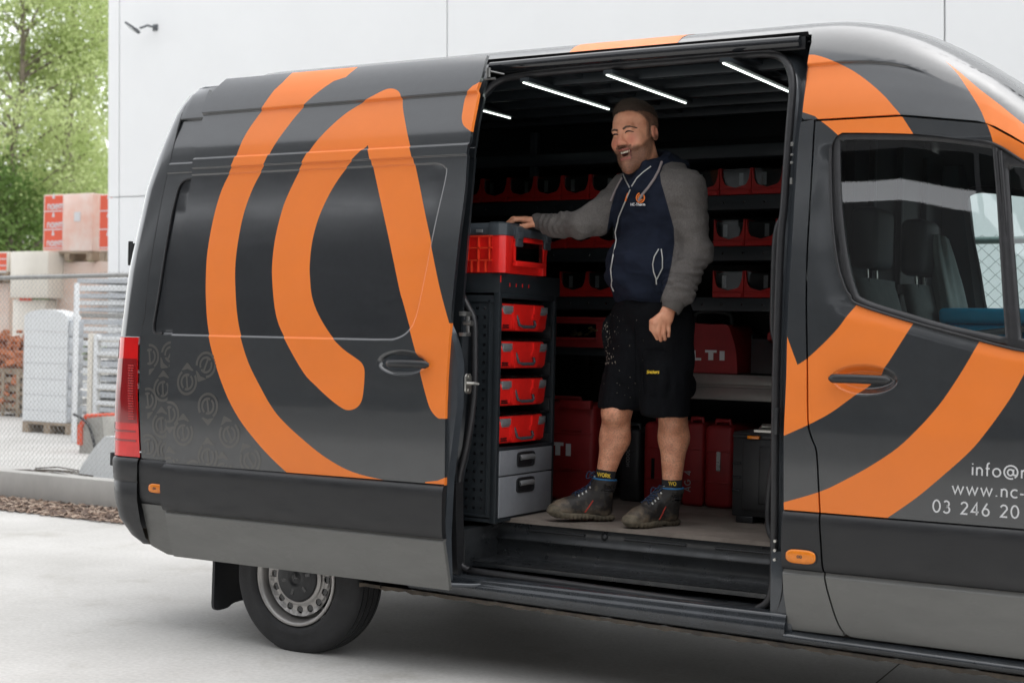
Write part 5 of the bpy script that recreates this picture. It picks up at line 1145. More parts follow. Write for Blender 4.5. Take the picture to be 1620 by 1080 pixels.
# ------------------------------------------------------------------ yard, fence, wall, trees
def node_ground():
    m = bpy.data.materials.new('concrete_yard'); m.use_nodes = True; n = m.node_tree; b = n.nodes['Principled BSDF']; b.inputs['Roughness'].default_value = .72
    tc = n.nodes.new('ShaderNodeTexCoord')
    def nz(s, d=6, r=.6):
        t = n.nodes.new('ShaderNodeTexNoise'); t.inputs['Scale'].default_value = s; t.inputs['Detail'].default_value = d; t.inputs['Roughness'].default_value = r; n.links.new(tc.outputs['Object'], t.inputs['Vector']); return t
    def ramp(f, p0, c0, p1, c1):
        r = n.nodes.new('ShaderNodeValToRGB'); r.color_ramp.elements[0].position = p0; r.color_ramp.elements[1].position = p1; r.color_ramp.elements[0].color = (*c0, 1); r.color_ramp.elements[1].color = (*c1, 1); n.links.new(f, r.inputs[0]); return r
    a = ramp(nz(.9).outputs['Fac'], .35, (.43, .42, .40), .65, (.53, .52, .50))
    s = ramp(nz(2.2, 8, .7).outputs['Fac'], .54, (1, 1, 1), .78, (.76, .74, .70))
    f = ramp(nz(45, 3).outputs['Fac'], .35, (.90, .90, .90), .65, (1.04, 1.04, 1.04))
    m1 = n.nodes.new('ShaderNodeMixRGB'); m1.blend_type = 'MULTIPLY'; m1.inputs[0].default_value = 1; m2 = n.nodes.new('ShaderNodeMixRGB'); m2.blend_type = 'MULTIPLY'; m2.inputs[0].default_value = 1
    n.links.new(a.outputs[0], m1.inputs[1]); n.links.new(s.outputs[0], m1.inputs[2]); n.links.new(m1.outputs[0], m2.inputs[1]); n.links.new(f.outputs[0], m2.inputs[2])
    n.links.new(m2.outputs[0], b.inputs['Base Color'])
    bp = n.nodes.new('ShaderNodeBump'); bp.inputs['Strength'].default_value = .12; bp.inputs['Distance'].default_value = .01; n.links.new(nz(60, 5).outputs['Fac'], bp.inputs['Height']); n.links.new(bp.outputs[0], b.inputs['Normal'])
    return m
M['conc'] = node_ground()
M['kerb'] = mat('kerb_concrete', (.40, .39, .37), .85, col2=(.52, .51, .48), nscale=2.5, bump=.15, bscale=50, noise=.2, stretch=(1, 1, .4))
M['wall'] = mat('white_wall_panel', (.86, .87, .87), .55, noise=.015, nscale=1.2)
M['galv'] = mat('galvanised', (.34, .34, .33), .45, .6, noise=.15, nscale=20)
M['galvd'] = mat('galvanised_dark', (.10, .14, .13), .45, .5, noise=.15, nscale=20)
M['wood'] = mat('pallet_wood', (.32, .25, .18), .8, noise=.25, nscale=14)
M['wrap'] = mat('stretch_wrap', (.80, .46, .36), .35, col2=(.84, .74, .68), nscale=2.6, coat=.4, bump=.3, bscale=12, noise=.1)
M['cream'] = mat('cream_wrap', (.72, .68, .60), .4, noise=.05, nscale=3, coat=.3, bump=.2, bscale=9)
M['peach'] = mat('peach_wrap', (.74, .52, .42), .4, col2=(.72, .62, .55), nscale=2, noise=.05, coat=.3, bump=.2, bscale=9)
M['label'] = mat('orange_label', (.72, .10, .045), .5, noise=.04, nscale=4)
M['whiteb'] = mat('white_block', (.74, .76, .77), .8, noise=.03, nscale=5, bump=.1, bscale=30)
M['silv'] = mat('silver_bundle', (.42, .45, .49), .5, .3, col2=(.62, .64, .66), nscale=2.2, noise=.1, stretch=(1, 1, 6))
M['rust'] = mat('orange_rubble', (.55, .17, .06), .8, col2=(.30, .12, .06), nscale=9, noise=.3)
def setting(o): o['kind'] = 'structure'; return o
mb = MB(); mb.add([(-150, -80, 0), (150, -80, 0), (150, 3.3, 0), (-150, 3.3, 0)], [(0, 1, 2, 3)]); setting(mb.build('concrete_yard', M['conc']))
mb = MB(); mb.add([(-200, 3.4, .2), (150, 3.4, .2), (150, 200, .2), (-200, 200, .2)], [(0, 1, 2, 3)]); setting(mb.build('storage_yard', M['conc']))
# joint in the slab
mb = MB(); a = onZ(1385, 1082, 0); b = onZ(1432, 1043, 0); d = (b-a).normalized(); a = a-d*4; b = b+d*3; s = Vector((-d[1], d[0], 0))*.004
mb.add([a+s+Vector((0, 0, .004)), a-s+Vector((0, 0, .004)), b-s+Vector((0, 0, .004)), b+s+Vector((0, 0, .004))], [(0, 1, 2, 3)]); setting(mb.build('slab_joint', M['brown']))
# bark mulch strip
mulch = MB()
for i in range(15000):
    x = random.uniform(-8.5, 1.5) if i < 13500 else random.uniform(1.5, 6); y = 2.72+.57*random.random()**.9; z = .006+.03*random.random()*(1 if y > 2.85 else .5); l = random.uniform(.008, .030); w_ = random.uniform(.004, .010); a = random.uniform(0, PI); t = random.uniform(-.7, .7)
    c, s = math.cos(a)*l, math.sin(a)*l; q = (-math.sin(a)*w_, math.cos(a)*w_)
    mulch.add([(x-c-q[0], y-s-q[1], z-t*l*.5), (x+c-q[0], y+s-q[1], z+t*l*.5), (x+c+q[0], y+s+q[1], z+t*l*.5+.004), (x-c+q[0], y-s+q[1], z-t*l*.5+.006)], [(0, 1, 2, 3)], i % 3)
o = mulch.build('bark_mulch', [mat('bark_a', (.22, .15, .11), .9), mat('bark_b', (.36, .28, .22), .9), mat('bark_c', (.11, .075, .06), .9)]); o['kind'] = 'stuff'; o['label'] = 'brown bark mulch strip along the foot of the low concrete wall'
mb = MB(); mb.grid(lambda u, v: (u, v, .004+.008*math.sin(u*5+v*9)**2), frange(-12, 8, .3), [2.76, 2.85, 3.0, 3.15, 3.28], smooth=True); setting(mb.build('mulch_bed', mat('mulch_soil', (.12, .085, .065), .95, noise=.4, nscale=30, bump=.4, bscale=60)))
mb = MB(); mb.box(-16, 9, 3.27, 3.42, -.02, .238); o = mb.build('low_wall', M['kerb'], bevel=.006); tag(o, 'low pale concrete wall along the mulch strip under the wire fence', 'low wall')
# chain link fence
def chain(x0, x1, zt, zb_, Y, p, r, mt, parent):
    mb = MB(); n = int((x1-x0)/p); h = p*.95
    for i in range(n+1):
        xa = x0+i*p; zz = zt(xa)+.03; k = 0; pts = []
        while zz > zb_:
            pts.append((xa+(p/2 if k % 2 else 0)*.96+.001, Y+(.003 if k % 2 else -.003), zz)); zz -= h/1.0*.5; k += 1
        for s in (1, -1):
            q = [(xa+s*(a[0]-xa), a[1]+s*.001, a[2]) for a in pts]; v = []
            for a in q: v += [(a[0]-r, a[1], a[2]), (a[0]+r*.5, a[1]-r*.86, a[2]), (a[0]+r*.5, a[1]+r*.86, a[2])]
            mb.add(v, [(3*j+m_, 3*j+(m_+1) % 3, 3*j+3+(m_+1) % 3, 3*j+3+m_) for j in range(len(q)-1) for m_ in range(3)])
    return mb.build('wire_mesh', mt, parent)
def fence(x0, x1, zt, p, mt, mtr, label, rr, Y=3.45):
    t = empty('wire_fence', (0, 0, 0), label, 'wire fence')
    mb = MB(); mb.tube([(x0, Y, zt(x0)), (x1, Y, zt(x1))], rr, 12); mb.build('top_rail', mtr, t)
    c = chain(x0, x1, zt, .24, Y, p, .0016 if p < .06 else .0022, mt, t)
    for x in (x0+.03, (x0+x1)/2+2.0, x1-.03) if x0 < -4 else (x0+.03, x1-.03):
        mb = MB(); mb.tube([(x, Y+.03, .2), (x, Y+.03, zt(x)+.03)], .024, 10); mb.build('post', mtr, t)
    return t
fence(-11, -.2, lambda x: 1.895+.0155*(x+3.4)-.005, .049, M['galv'], M['galv'], 'galvanised chain link fence on the low wall left of the van', .0175)
fence(-.1, 7, lambda x: 2.055, .080, M['galvd'], M['galvd'], 'dark green chain link fence seen through the cab windows', .021)
# ------------------------------------------------------------------ white wall
WY = 9.0
hall = empty('white_hall', (0, WY, 0), 'big white industrial hall of smooth panels filling the background', 'building')
lean = .0185
def cx(px): p = onY(px, 446, WY); return p[0]
colx = [cx(170), cx(187.5), cx(706.5), cx(1494.5), cx(1494.5)+6.3, cx(1494.5)+12.6, cx(1494.5)+19]
def lx(x, z): return x-.0243*(z-2.2)
zs_ = [.0, float(onY(190, 312, WY)[2]), 12.5]
for i in range(len(colx)-1):
    for j in range(2):
        mb = MB(); g = .008; x0, x1, z0, z1 = colx[i]+g*(i > 0), colx[i+1]-g, zs_[j]+g*j, zs_[j+1]-g*.5
        v = [(lx(a, c), b, c) for c in (z0, z1) for a, b in ((x0, 0), (x1, 0), (x1, .18), (x0, .18))]
        mb.add(v, [(3, 2, 1, 0), (4, 5, 6, 7), (0, 1, 5, 4), (1, 2, 6, 5), (2, 3, 7, 6), (3, 0, 4, 7)]); mb.build('wall_panel', M['wall'], hall, bevel=.004, seg=1)
mb = MB(); z0, z1 = 0, 12.4; x0, x1 = colx[0]+.03, colx[-1]-.05
v = [(lx(a, c), b, c) for c in (z0, z1) for a, b in ((x0, .06), (x1, .06), (x1, 16), (x0, 16))]; mb.add(v, [(3, 2, 1, 0), (4, 5, 6, 7), (0, 1, 5, 4), (1, 2, 6, 5), (2, 3, 7, 6), (3, 0, 4, 7)]); mb.build('core_wall', mat('panel_joint', (.74, .75, .75), .8), hall)
# floodlight
q = onY(208, 44, WY-.25); fl = empty('floodlight', tuple(q), 'small grey floodlight high on the white wall near its left corner', 'floodlight')
mb = MB(); T = Matrix.Scale(.78, 4) @ Matrix.Rotation(math.radians(28), 4, 'Y') @ Matrix.Rotation(math.radians(-25), 4, 'X'); mb.box(-.10, .12, -.10, .10, -.015, .02, 0, T); mb.box(.10, .18, -.05, .05, -.008, .03, 0, T); b = mb.build('lamp_housing', mat('lamp_grey', (.12, .13, .14), .5), fl, bevel=.008)
mb = MB(); mb.box(-.085, .085, -.08, .08, -.018, -.0155, 0, T); mb.build('lamp_glass', mat('lamp_glass', (.45, .48, .48), .2), fl)
mb = MB(); mb.tube([(.15, .0, -.02), (.18, .10, .03), (.18, .25, .03)], .015, 8); mb.box(.14, .22, .235, .249, -.01, .07); mb.build('bracket', mat('lamp_arm', (.12, .13, .14), .5), fl)
# ------------------------------------------------------------------ goods in the storage yard
def bpx(x0, y0, x1, y1, Y):
    a = onY(x0, y1, Y); b = onY(x1, y0, Y); return a[0], b[0], a[2], b[2]
def pallet_part(t, x0, x1, y0, y1, z):
    mb = MB()
    for k in range(3):
        xx = x0+(x1-x0-.1)*k/2; mb.box(xx, xx+.1, y0, y1, z, z+.10)
    mb.box(x0, x1, y0, y1, z+.10, z+.13); return mb.build('pallet', M['wood'], t, bevel=.004, seg=1)
def goods(px, Y, dp_, mt, label, pallet=True, lab=None, cat='wrapped pallet', group='wrapped pallets stacked behind the fence', floor=None, layers=0, lettering=True):
    dp = dp_*.35; x0, x1, z0, z1 = bpx(*px, Y); z0 = z0 if floor is None else floor
    t = empty('wrapped_pallet', (x0, Y, z0), label, cat, group); W_, H_ = x1-x0, z1-z0; zb0 = 0
    if pallet: pallet_part(t, 0, W_, 0, dp, 0); zb0 = .13
    L = layers or 1
    for k in range(L):
        a = zb0+(H_-zb0)*k/L; b = zb0+(H_-zb0)*(k+1)/L-(.008 if L > 1 else 0); mb = MB(); mb.box(.0+.006*(k % 2), W_-.006*(k % 3), 0, dp, a, b); mb.build('load' if L == 1 else 'block_layer', mt, t, bevel=.02, seg=2)
    if lab:
        mb = MB(); u0, u1 = lab; mb.box(W_*u0, W_*u1, -.004, .01, zb0+.03, H_-.02); l_ = mb.build('label_sheet', M['label'], t)
        mb = MB(); 
        for q in (.10, .42, .74):
            zz = zb0+(H_-zb0)*q; w_ = W_*(u1-u0)
            if lettering and w_ > .2: text_mb(mb, 'WIENERBERGER'[:0]+'hermes'[:0]+'naem', lambda u, v: (W_*u0+w_*.16+u, -.006, zz+v), w_*.32, .16)
            mb.box(W_*u0, W_*u1, -.006, -.004, zz-.035, zz-.02)
            mb.add([(W_*u0+w_*.5-.03, -.006, zz+w_*.42), (W_*u0+w_*.5+.03, -.006, zz+w_*.42), (W_*u0+w_*.5, -.006, zz+w_*.42+.09)], [(0, 1, 2)])
        mb.build('lettering', M['white'], l_)
    return t
t = goods((67, 305, 147, 413, ), 9.6, 1.0, M['wrap'], 'tall pallet of shrink wrapped bricks with a red printed sheet on its left', lab=(.03, .40))
mb = MB(); mb.box(.62, .74, -.008, .0, .55, .68); mb.build('delivery_note', M['white'], t)
goods((157, 306, 186, 413), 9.35, 1.0, M['wrap'], 'orange labelled pallet just visible at the edge of the white hall', lab=(.0, 1.0), lettering=False)
goods((77, 413, 176, 545), 9.7, 1.2, M['peach'], 'peach coloured wrapped pallet under the tall red printed one', lab=(.0, .055), lettering=False)
goods((15, 397, 76, 471), 9.4, 1.0, M['cream'], 'cream wrapped block pallet left of the tall red printed one', pallet=False)
goods((18, 474, 72, 560), 9.5, 1.0, M['cream'], 'cream wrapped pallet with a small orange label low behind the fence', lettering=False, floor=.2)
mb = MB(); mb.box(.14, .40, -.006, .0, 1.60, 1.68); tt = [o for o in bpy.data.objects if o.get('label', '').startswith('cream wrapped pallet with a small')][0]; mb.build('label_sheet', M['label'], tt)
goods((-32, 398, 13, 445), 9.45, 1.0, M['cream'], 'cream pallet with two orange labels cut by the left edge of the photo', lab=(.2, .95), lettering=False)
goods((-40, 447, 15, 640), 9.6, 1.1, M['peach'], 'pink wrapped stack at the far left behind the fence', floor=.2)
# white block stack with curved cover
x0, x1, z0, z1 = bpx(35, 500, 106, 672, 6.95); t = empty('block_stack', (x0, 6.95, .2), 'tall stack of smooth white blocks with a curved top on a wooden pallet', 'block stack')
W_ = x1-x0; zc = [z0-.2+(z1-z0)*k/7 for k in range(8)]; pallet_part(t, .0, W_+.10, 0, .4, 0)
for k in range(7): mb = MB(); mb.box(.002*(k % 2), W_, 0, .22, max(.135, zc[k]), zc[k+1]-.003); mb.build('block_layer', M['whiteb'], t, bevel=.002, seg=1)
mb = MB(); zt_ = zc[-1]; N = 12; pr = [(W_*i/N, zt_+.075*math.sin(PI*i/N)**.6) for i in range(N+1)]; mb.prism([(0, zt_-.003)]+pr[1:-1]+[(W_, zt_-.003)], lambda u, v: (u, 0, v), lambda u, v: (u, .22, v)); mb.build('curved_top', M['whiteb'], t)
mb = MB()
for k in range(6): mb.box(W_+.005, W_+.05, .02, .22, .14+.2*k, .32+.2*k)
mb.build('brick_pack', M['silv'], t, bevel=.01)
# white post
x0, x1, z0, z1 = bpx(113, 436, 120, 650, 6.2); mb = MB(); mb.box(0, x1-x0, 0, .06, 0, 1.72); o = mb.build('white_post', M['whiteb'], bevel=.004); o.location = (x0, 6.2, .2); tag(o, 'thin white post standing between the white blocks and the silver bundles', 'post')
# silver bundles: layers of profiles
x0, x1, z0, z1 = bpx(119, 440, 235, 690, 8.2); t = empty('metal_stack', (x0, 8.2, .2), 'high stack of silver grey metal profile bundles behind the white rack', 'metal stack')
z = .0; k = 0
while z < z1-.2:
    h = random.uniform(.05, .09); mb = MB(); dx = random.uniform(-.05, .05)
    for i in range(5): mb.box(dx+.0, (x1-x0)+random.uniform(-.2, .1), .14*i+random.uniform(-.03, .01), .14*i+.12, z, z+h*random.uniform(.75, 1))
    mb.build('bundle', [M['silv'], M['whiteb'], M['galv']][[0, 1, 0, 2, 0, 1][k % 6]], t, bevel=.006, seg=1); z += h+.018; k += 1
# white slatted rack
x0, x1, z0, z1 = bpx(136, 529, 215, 690, 7.0); t = empty('slatted_rack', (x0, 7.0, .2), 'off-white slatted rack leaning behind the fence by the tail lamp', 'rack')
mb = MB(); mb.box(0, .07, 0, .07, 0, z1-.2); mb.build('post', M['cream'], t, bevel=.004); mb = MB(); mb.box(.09, .15, .0, .06, 0, z1-.2-.01); mb.build('post', M['whiteb'], t, bevel=.004)
for i, py in enumerate((532, 556, 583, 609, 634, 660)):
    zz = onY(160, py, 7.0)[2]-.2; mb = MB(); mb.box(.15, 1.1, -.01, .03, zz-.045, zz); mb.build('slat', M['whiteb'], t, bevel=.003); mb = MB(); mb.box(.15, 1.1, .03, .5, zz-.06, zz-.045); mb.build('shelf_board', M['cream'], t, bevel=.003)
# red edged bucket, white ramp, rubble crate, sticks
q = onZ(125, 716, .2); t = empty('scoop_bucket', tuple(q), 'grey loader scoop with red edges standing on the pale yard', 'scoop')
mb = MB(); mb.prism([(.0, 0), (.42, 0), (.55, .18), (.50, .50), (.10, .46), (.02, .2)], lambda u, v: (u*.62, 0, v*.75), lambda u, v: (u*.62, .4, v*.75)); mb.build('shell', mat('scoop_grey', (.36, .35, .32), .8, noise=.2, nscale=6), t, bevel=.01)
mb = MB(); mb.prism([(-.01, .08), (.05, .08), (.05, .26), (.12, .38), (.09, .39), (-.01, .26)], lambda u, v: (u, -.02, v), lambda u, v: (u, .4, v)); mb.build('edge', [M['label']], t, bevel=.004)
mb = MB(); mb.tube(spline([(-.05, -.03, .38), (.02, -.03, .36), (.14, -.03, .30), (.20, -.03, .20), (.25, -.03, .06)], 5), .014, 8); mb.build('hose', M['plastic'], t)
mb = MB(); P = [onY(a, b, 3.62) for a, b in [(118, 765), (128, 738), (150, 706), (165, 690), (210, 692), (230, 770)]]
mb.prism([(p[0], p[2]) for p in P], lambda u, v: (u, 3.62, v), lambda u, v: (u, 3.9, v)); o = mb.build('white_ramp_block', M['whiteb'], bevel=.01); tag(o, 'white sloping slab leaning just behind the fence beside the tail lamp', 'slab')
x0, x1, z0, z1 = bpx(-25, 545, 33, 642, 8.9); t = empty('rubble_crate', (x0, 8.9, .2), 'wooden crate heaped with orange brown rubble at the left edge', 'crate')
mb = MB()
for i in range(5): mb.box(0, x1-x0, 0, .04, .10+i*.12, .18+i*.12)
for x in (0, (x1-x0)/2, x1-x0-.06): mb.box(x, x+.06, -.02, .0, 0, .62)
mb.box(0, .04, 0, .9, .05, .6); mb.box(x1-x0-.04, x1-x0, 0, .9, .05, .6); mb.build('crate_frame', M['wood'], t, bevel=.004)
mb = MB()
for i in range(520):
    x = random.uniform(.05, x1-x0-.05); y = random.uniform(-.03, .7); z = .1+random.random()*(.62+.45*math.sin(PI*min(1, max(0, x/(x1-x0))))); s = random.uniform(.03, .08); T = Matrix.Translation((x, y, z)) @ Matrix.Rotation(random.uniform(0, 3), 4, Vector((random.random(), random.random(), .3)).normalized()); mb.box(-s, s, -s*.5, s*.5, -s*.4, s*.4, 0, T)
h = mb.build('rubble', M['rust'], t); h['kind'] = 'stuff'
mb = MB()
for i in range(9):
    a = onZ(random.uniform(5, 80), random.uniform(737, 748), .215); mb.tube([a, a+Vector((random.uniform(.1, .5), random.uniform(-.05, .1), .015)), a+Vector((random.uniform(.5, .9), random.uniform(-.1, .1), 0))], .006, 5)
o = mb.build('dry_twigs', M['brown']); o['kind'] = 'stuff'; o['label'] = 'strip of dry brown twigs on the pale ground behind the low wall'
# ------------------------------------------------------------------ trees
def leafmat(name, c, c2):
    m = bpy.data.materials.new(name); m.use_nodes = True; n = m.node_tree; n.nodes.clear(); o = n.nodes.new('ShaderNodeOutputMaterial'); d = n.nodes.new('ShaderNodeBsdfDiffuse'); t = n.nodes.new('ShaderNodeBsdfTranslucent'); mx = n.nodes.new('ShaderNodeMixShader'); mx.inputs[0].default_value = .45
    tc = n.nodes.new('ShaderNodeTexCoord'); nz = n.nodes.new('ShaderNodeTexNoise'); nz.inputs['Scale'].default_value = .9; nz.inputs['Detail'].default_value = 5; r = n.nodes.new('ShaderNodeValToRGB'); r.color_ramp.elements[0].position = .35; r.color_ramp.elements[1].position = .65; r.color_ramp.elements[0].color = (*c, 1); r.color_ramp.elements[1].color = (*c2, 1)
    n.links.new(tc.outputs['Object'], nz.inputs[0]); n.links.new(nz.outputs['Fac'], r.inputs[0]); n.links.new(r.outputs[0], d.inputs[0]); n.links.new(r.outputs[0], t.inputs[0]); n.links.new(d.outputs[0], mx.inputs[1]); n.links.new(t.outputs[0], mx.inputs[2]); n.links.new(mx.outputs[0], o.inputs[0]); return m
LM = leafmat('birch_leaf', (.36, .45, .17), (.62, .69, .37)); LD = leafmat('shrub_leaf', (.09, .17, .045), (.24, .34, .12)); BK = mat('bark', (.18, .15, .12), .9, noise=.4, nscale=5, bump=.3, bscale=12)
def tree(x, y, hgt, rad, nleaf, label, leaf, zb=2.0, seed=1, name='tree', clumps=70, ls=.085, trunk=.13):
    R_ = np.random.default_rng(seed); t = empty(name, (x, y, .2), label, 'tree' if name == 'tree' else 'shrub', 'trees and shrubs behind the yard')
    mb = MB(); P = [(0, 0, 0)]
    for k in range(1, 9): P.append((P[-1][0]+R_.normal(0, .10), P[-1][1]+R_.normal(0, .10), hgt*.95*k/8))
    mb.tube(P, [trunk*(1-.1*k) for k in range(9)], 8); cen = []
    for k in range(clumps):
        zz = zb+(hgt-zb)*(k+.5)/clumps; u = (zz-zb)/(hgt-zb); r = rad*(math.sin(PI*min(1, .12+u*.88))**.7)*R_.uniform(.25, 1.0); a = R_.uniform(0, 2*PI)
        b = Vector(P[min(8, int(zz/hgt*8))]); e = Vector((b[0]+r*math.cos(a), b[1]+r*math.sin(a), zz+R_.uniform(-.2, .5))); cen.append(e)
        s = Vector((b[0], b[1], max(.5, zz-r*.5))); mb.tube([s, s.lerp(e, .5)+Vector((0, 0, .12)), e], [.035, .022, .007], 5)
    mb.build('trunk', BK, t)
    c = np.array([tuple(e) for e in cen]); idx = R_.integers(0, len(c), nleaf); sg = R_.uniform(.30, .75, len(c))[idx][:, None]*np.array([1, 1, .75]); p = c[idx]+R_.normal(0, 1, (nleaf, 3))*sg*.72
    a = R_.normal(0, 1, (nleaf, 3)); a /= np.linalg.norm(a, axis=1)[:, None]; b = R_.normal(0, 1, (nleaf, 3)); b -= (b*a).sum(1)[:, None]*a; b /= np.linalg.norm(b, axis=1)[:, None]; s = R_.uniform(.6, 1.25, nleaf)[:, None]*ls
    v = np.stack([p-a*s*.6, p+b*s*.38, p+a*s*.6, p-b*s*.38], 1).reshape(-1, 3)
    me = bpy.data.meshes.new('crown'); me.vertices.add(4*nleaf); me.vertices.foreach_set('co', v.ravel()); me.loops.add(4*nleaf); me.loops.foreach_set('vertex_index', np.arange(4*nleaf)); me.polygons.add(nleaf); me.polygons.foreach_set('loop_start', np.arange(nleaf)*4); me.update(calc_edges=True); me.validate()
    link('crown', me, leaf, t)
    return t
q = onY(60, 430, 21)
def tx(px, Y): return onY(px, 430, Y)[0]
tree(tx(35, 19), 19, 11.5, 2.4, 36000, 'tall light green tree at the left edge of the photo', LM, 1.5, 3)
tree(tx(112, 21), 21, 12.5, 2.1, 32000, 'tall airy light green tree in the middle of the gap left of the white hall', LM, 2.0, 5)
tree(tx(158, 23), 23, 12.0, 2.0, 20000, 'thin birch-like tree right against the corner of the white hall', LM, 2.2, 8)
tree(tx(-55, 20), 20, 12, 2.8, 16000, 'light green tree mostly outside the left edge of the photo', LM, 1.5, 11)
tree(tx(10, 17.5), 17.5, 4.4, 1.7, 14000, 'dark green shrub behind the stacked pallets at the left edge', LD, .6, 21, name='shrub', clumps=40)
tree(tx(75, 24), 24, 6.5, 2.3, 15000, 'dark leafy shrub behind the tall wrapped brick pallet', LD, .6, 22, name='shrub', clumps=45)
tree(tx(140, 27), 27, 5.5, 2.3, 9000, 'low green shrub beyond the pallets beside the white hall', LD, .6, 23, name='shrub', clumps=35)
# ------------------------------------------------------------------ hall across the yard, behind the camera: the van's paint and glass mirror it
oh = empty('grey_workshop', (0, -17, 0), 'dark grey ribbed workshop across the yard facing the van', 'building')
mb = MB(); mb.box(-45, 45, -6, 0, 0, 7.95); mb.build('wall', mat('dark_cladding', (.030, .031, .033), .7, noise=.15, nscale=2), oh)
mb = MB(); mb.box(-45, 45, -1.6, 0, 9.1, 13.5); mb.build('canopy', mat('canopy_fascia', (.05, .05, .052), .7), oh)
mb = MB()
for x in frange(-44, 44, 4): mb.box(x-.12, x+.12, .0, .14, 0, 9.1)
mb.build('pilaster', mat('pilaster', (.035, .036, .04), .6), oh)
for x in (-9, 3, 15): mb = MB(); mb.box(x, x+4, -.04, .03, 0, 4.4); mb.build('roller_door', mat('roller_door', (.12, .125, .13), .5), oh)
# ------------------------------------------------------------------ the man (implicit surfaces, meshed with surface nets)
DP = 6.47
def P(px, py, d=0.0): return np.array(tuple(CAMP+ray(px, py)*(DP+d)))
class Field:
    def __init__(s, lo, hi, h, fine=None):
        s.ax = []
        for i in range(3):
            a = [lo[i]]
            while a[-1] < hi[i]:
                st = h
                if fine and fine[0][i] <= a[-1] <= fine[1][i]: st = fine[2]
                a.append(a[-1]+st)
            s.ax.append(np.array(a))
        s.f = np.full([len(a) for a in s.ax], .06, np.float32)
    def _sub(s, lo, hi):
        r = []
        for i in range(3):
            a = max(0, int(np.searchsorted(s.ax[i], lo[i]))-1); b = min(len(s.ax[i]), int(np.searchsorted(s.ax[i], hi[i]))+1)
            if b-a < 2: return None, None
            r.append(slice(a, b))
        g = np.meshgrid(*[s.ax[i][r[i]] for i in range(3)], indexing='ij', sparse=True)
        return tuple(r), g
    def op(s, fn, c, rad, k=.015, carve=False):
        c = np.array(c); m = rad+.06
        sl, g = s._sub(c-m, c+m)
        if sl is None: return
        d = fn(*g).astype(np.float32); a = s.f[sl]
        if carve:
            d = -d; h = np.maximum(k-np.abs(a-d), 0)/k; s.f[sl] = np.maximum(a, d)+h*h*k*.25
        else:
            h = np.maximum(k-np.abs(a-d), 0)/k; s.f[sl] = np.minimum(a, d)-h*h*k*.25
    def cone(s, a, b, ra, rb, k=.015, carve=False):
        a = np.array(a, float); b = np.array(b, float); ab = b-a; L2 = (ab@ab)+1e-12
        def fn(X, Y, Z):
            t = np.clip(((X-a[0])*ab[0]+(Y-a[1])*ab[1]+(Z-a[2])*ab[2])/L2, 0, 1)
            return np.sqrt((X-a[0]-t*ab[0])**2+(Y-a[1]-t*ab[1])**2+(Z-a[2]-t*ab[2])**2)-(ra+(rb-ra)*t)
        s.op(fn, (a+b)/2, math.sqrt(L2)/2+max(ra, rb), k, carve)
    def chain(s, pts, rs, k=.012):
        for i in range(len(pts)-1): s.cone(pts[i], pts[i+1], rs[i], rs[i+1], k)
    def ell(s, c, r, F3=None, k=.015, carve=False):
        c = np.array(c, float); r = np.array(r, float)
        Rm = np.eye(3) if F3 is None else np.array(F3, float)
        def fn(X, Y, Z):
            x, y, z = X-c[0], Y-c[1], Z-c[2]; q = [(x*Rm[i][0]+y*Rm[i][1]+z*Rm[i][2]) for i in range(3)]
            k0 = np.sqrt((q[0]/r[0])**2+(q[1]/r[1])**2+(q[2]/r[2])**2); k1 = np.sqrt((q[0]/r[0]**2)**2+(q[1]/r[1]**2)**2+(q[2]/r[2]**2)**2)
            return k0*(k0-1)/(k1+1e-6)
        s.op(fn, c, r.max(), k, carve)
    def half(s, p, n, k=.006):
        """keep the side the normal points away from"""
        p = np.array(p, float); n = np.array(n, float); n /= np.linalg.norm(n)
        g = np.meshgrid(*s.ax, indexing='ij', sparse=True); d = ((g[0]-p[0])*n[0]+(g[1]-p[1])*n[1]+(g[2]-p[2])*n[2]).astype(np.float32)
        h = np.maximum(k-np.abs(s.f-d), 0)/k; s.f = np.maximum(s.f, d)+h*h*k*.25
    def halfin(s, p, n, c, rad, k=.006):
        p = np.array(p, float); n = np.array(n, float); n /= np.linalg.norm(n)
        sl, g = s._sub(np.array(c)-rad, np.array(c)+rad); d = ((g[0]-p[0])*n[0]+(g[1]-p[1])*n[1]+(g[2]-p[2])*n[2]).astype(np.float32); a = s.f[sl]
        h = np.maximum(k-np.abs(a-d), 0)/k; s.f[sl] = np.maximum(a, d)+h*h*k*.25
    def at(s, p):
        ix = []; t = []
        for i in range(3):
            a = int(np.clip(np.searchsorted(s.ax[i], p[i])-1, 0, len(s.ax[i])-2)); ix.append(a); t.append((p[i]-s.ax[i][a])/(s.ax[i][a+1]-s.ax[i][a]))
        v = 0
        for dx in (0, 1):
            for dy in (0, 1):
                for dz in (0, 1): v += s.f[ix[0]+dx, ix[1]+dy, ix[2]+dz]*(t[0] if dx else 1-t[0])*(t[1] if dy else 1-t[1])*(t[2] if dz else 1-t[2])
        return v
    def hit(s, px, py, off=.0015, d0=-.5, d1=.5, strict=False):
        d = d0
        while d < d1:
            p = P(px, py, d); inside = all(s.ax[i][0] < p[i] < s.ax[i][-1] for i in range(3)); v = s.at(p) if inside else .03
            if v < 0:
                a, b = d-.02, d
                for _ in range(14):
                    m = (a+b)/2
                    q = P(px, py, m)
                    if s.at(q) < 0: b = m
                    else: a = m
                return P(px, py, a-off)
            d += min(.02, max(.004, v*.7))
        return None if strict else P(px, py, 0)
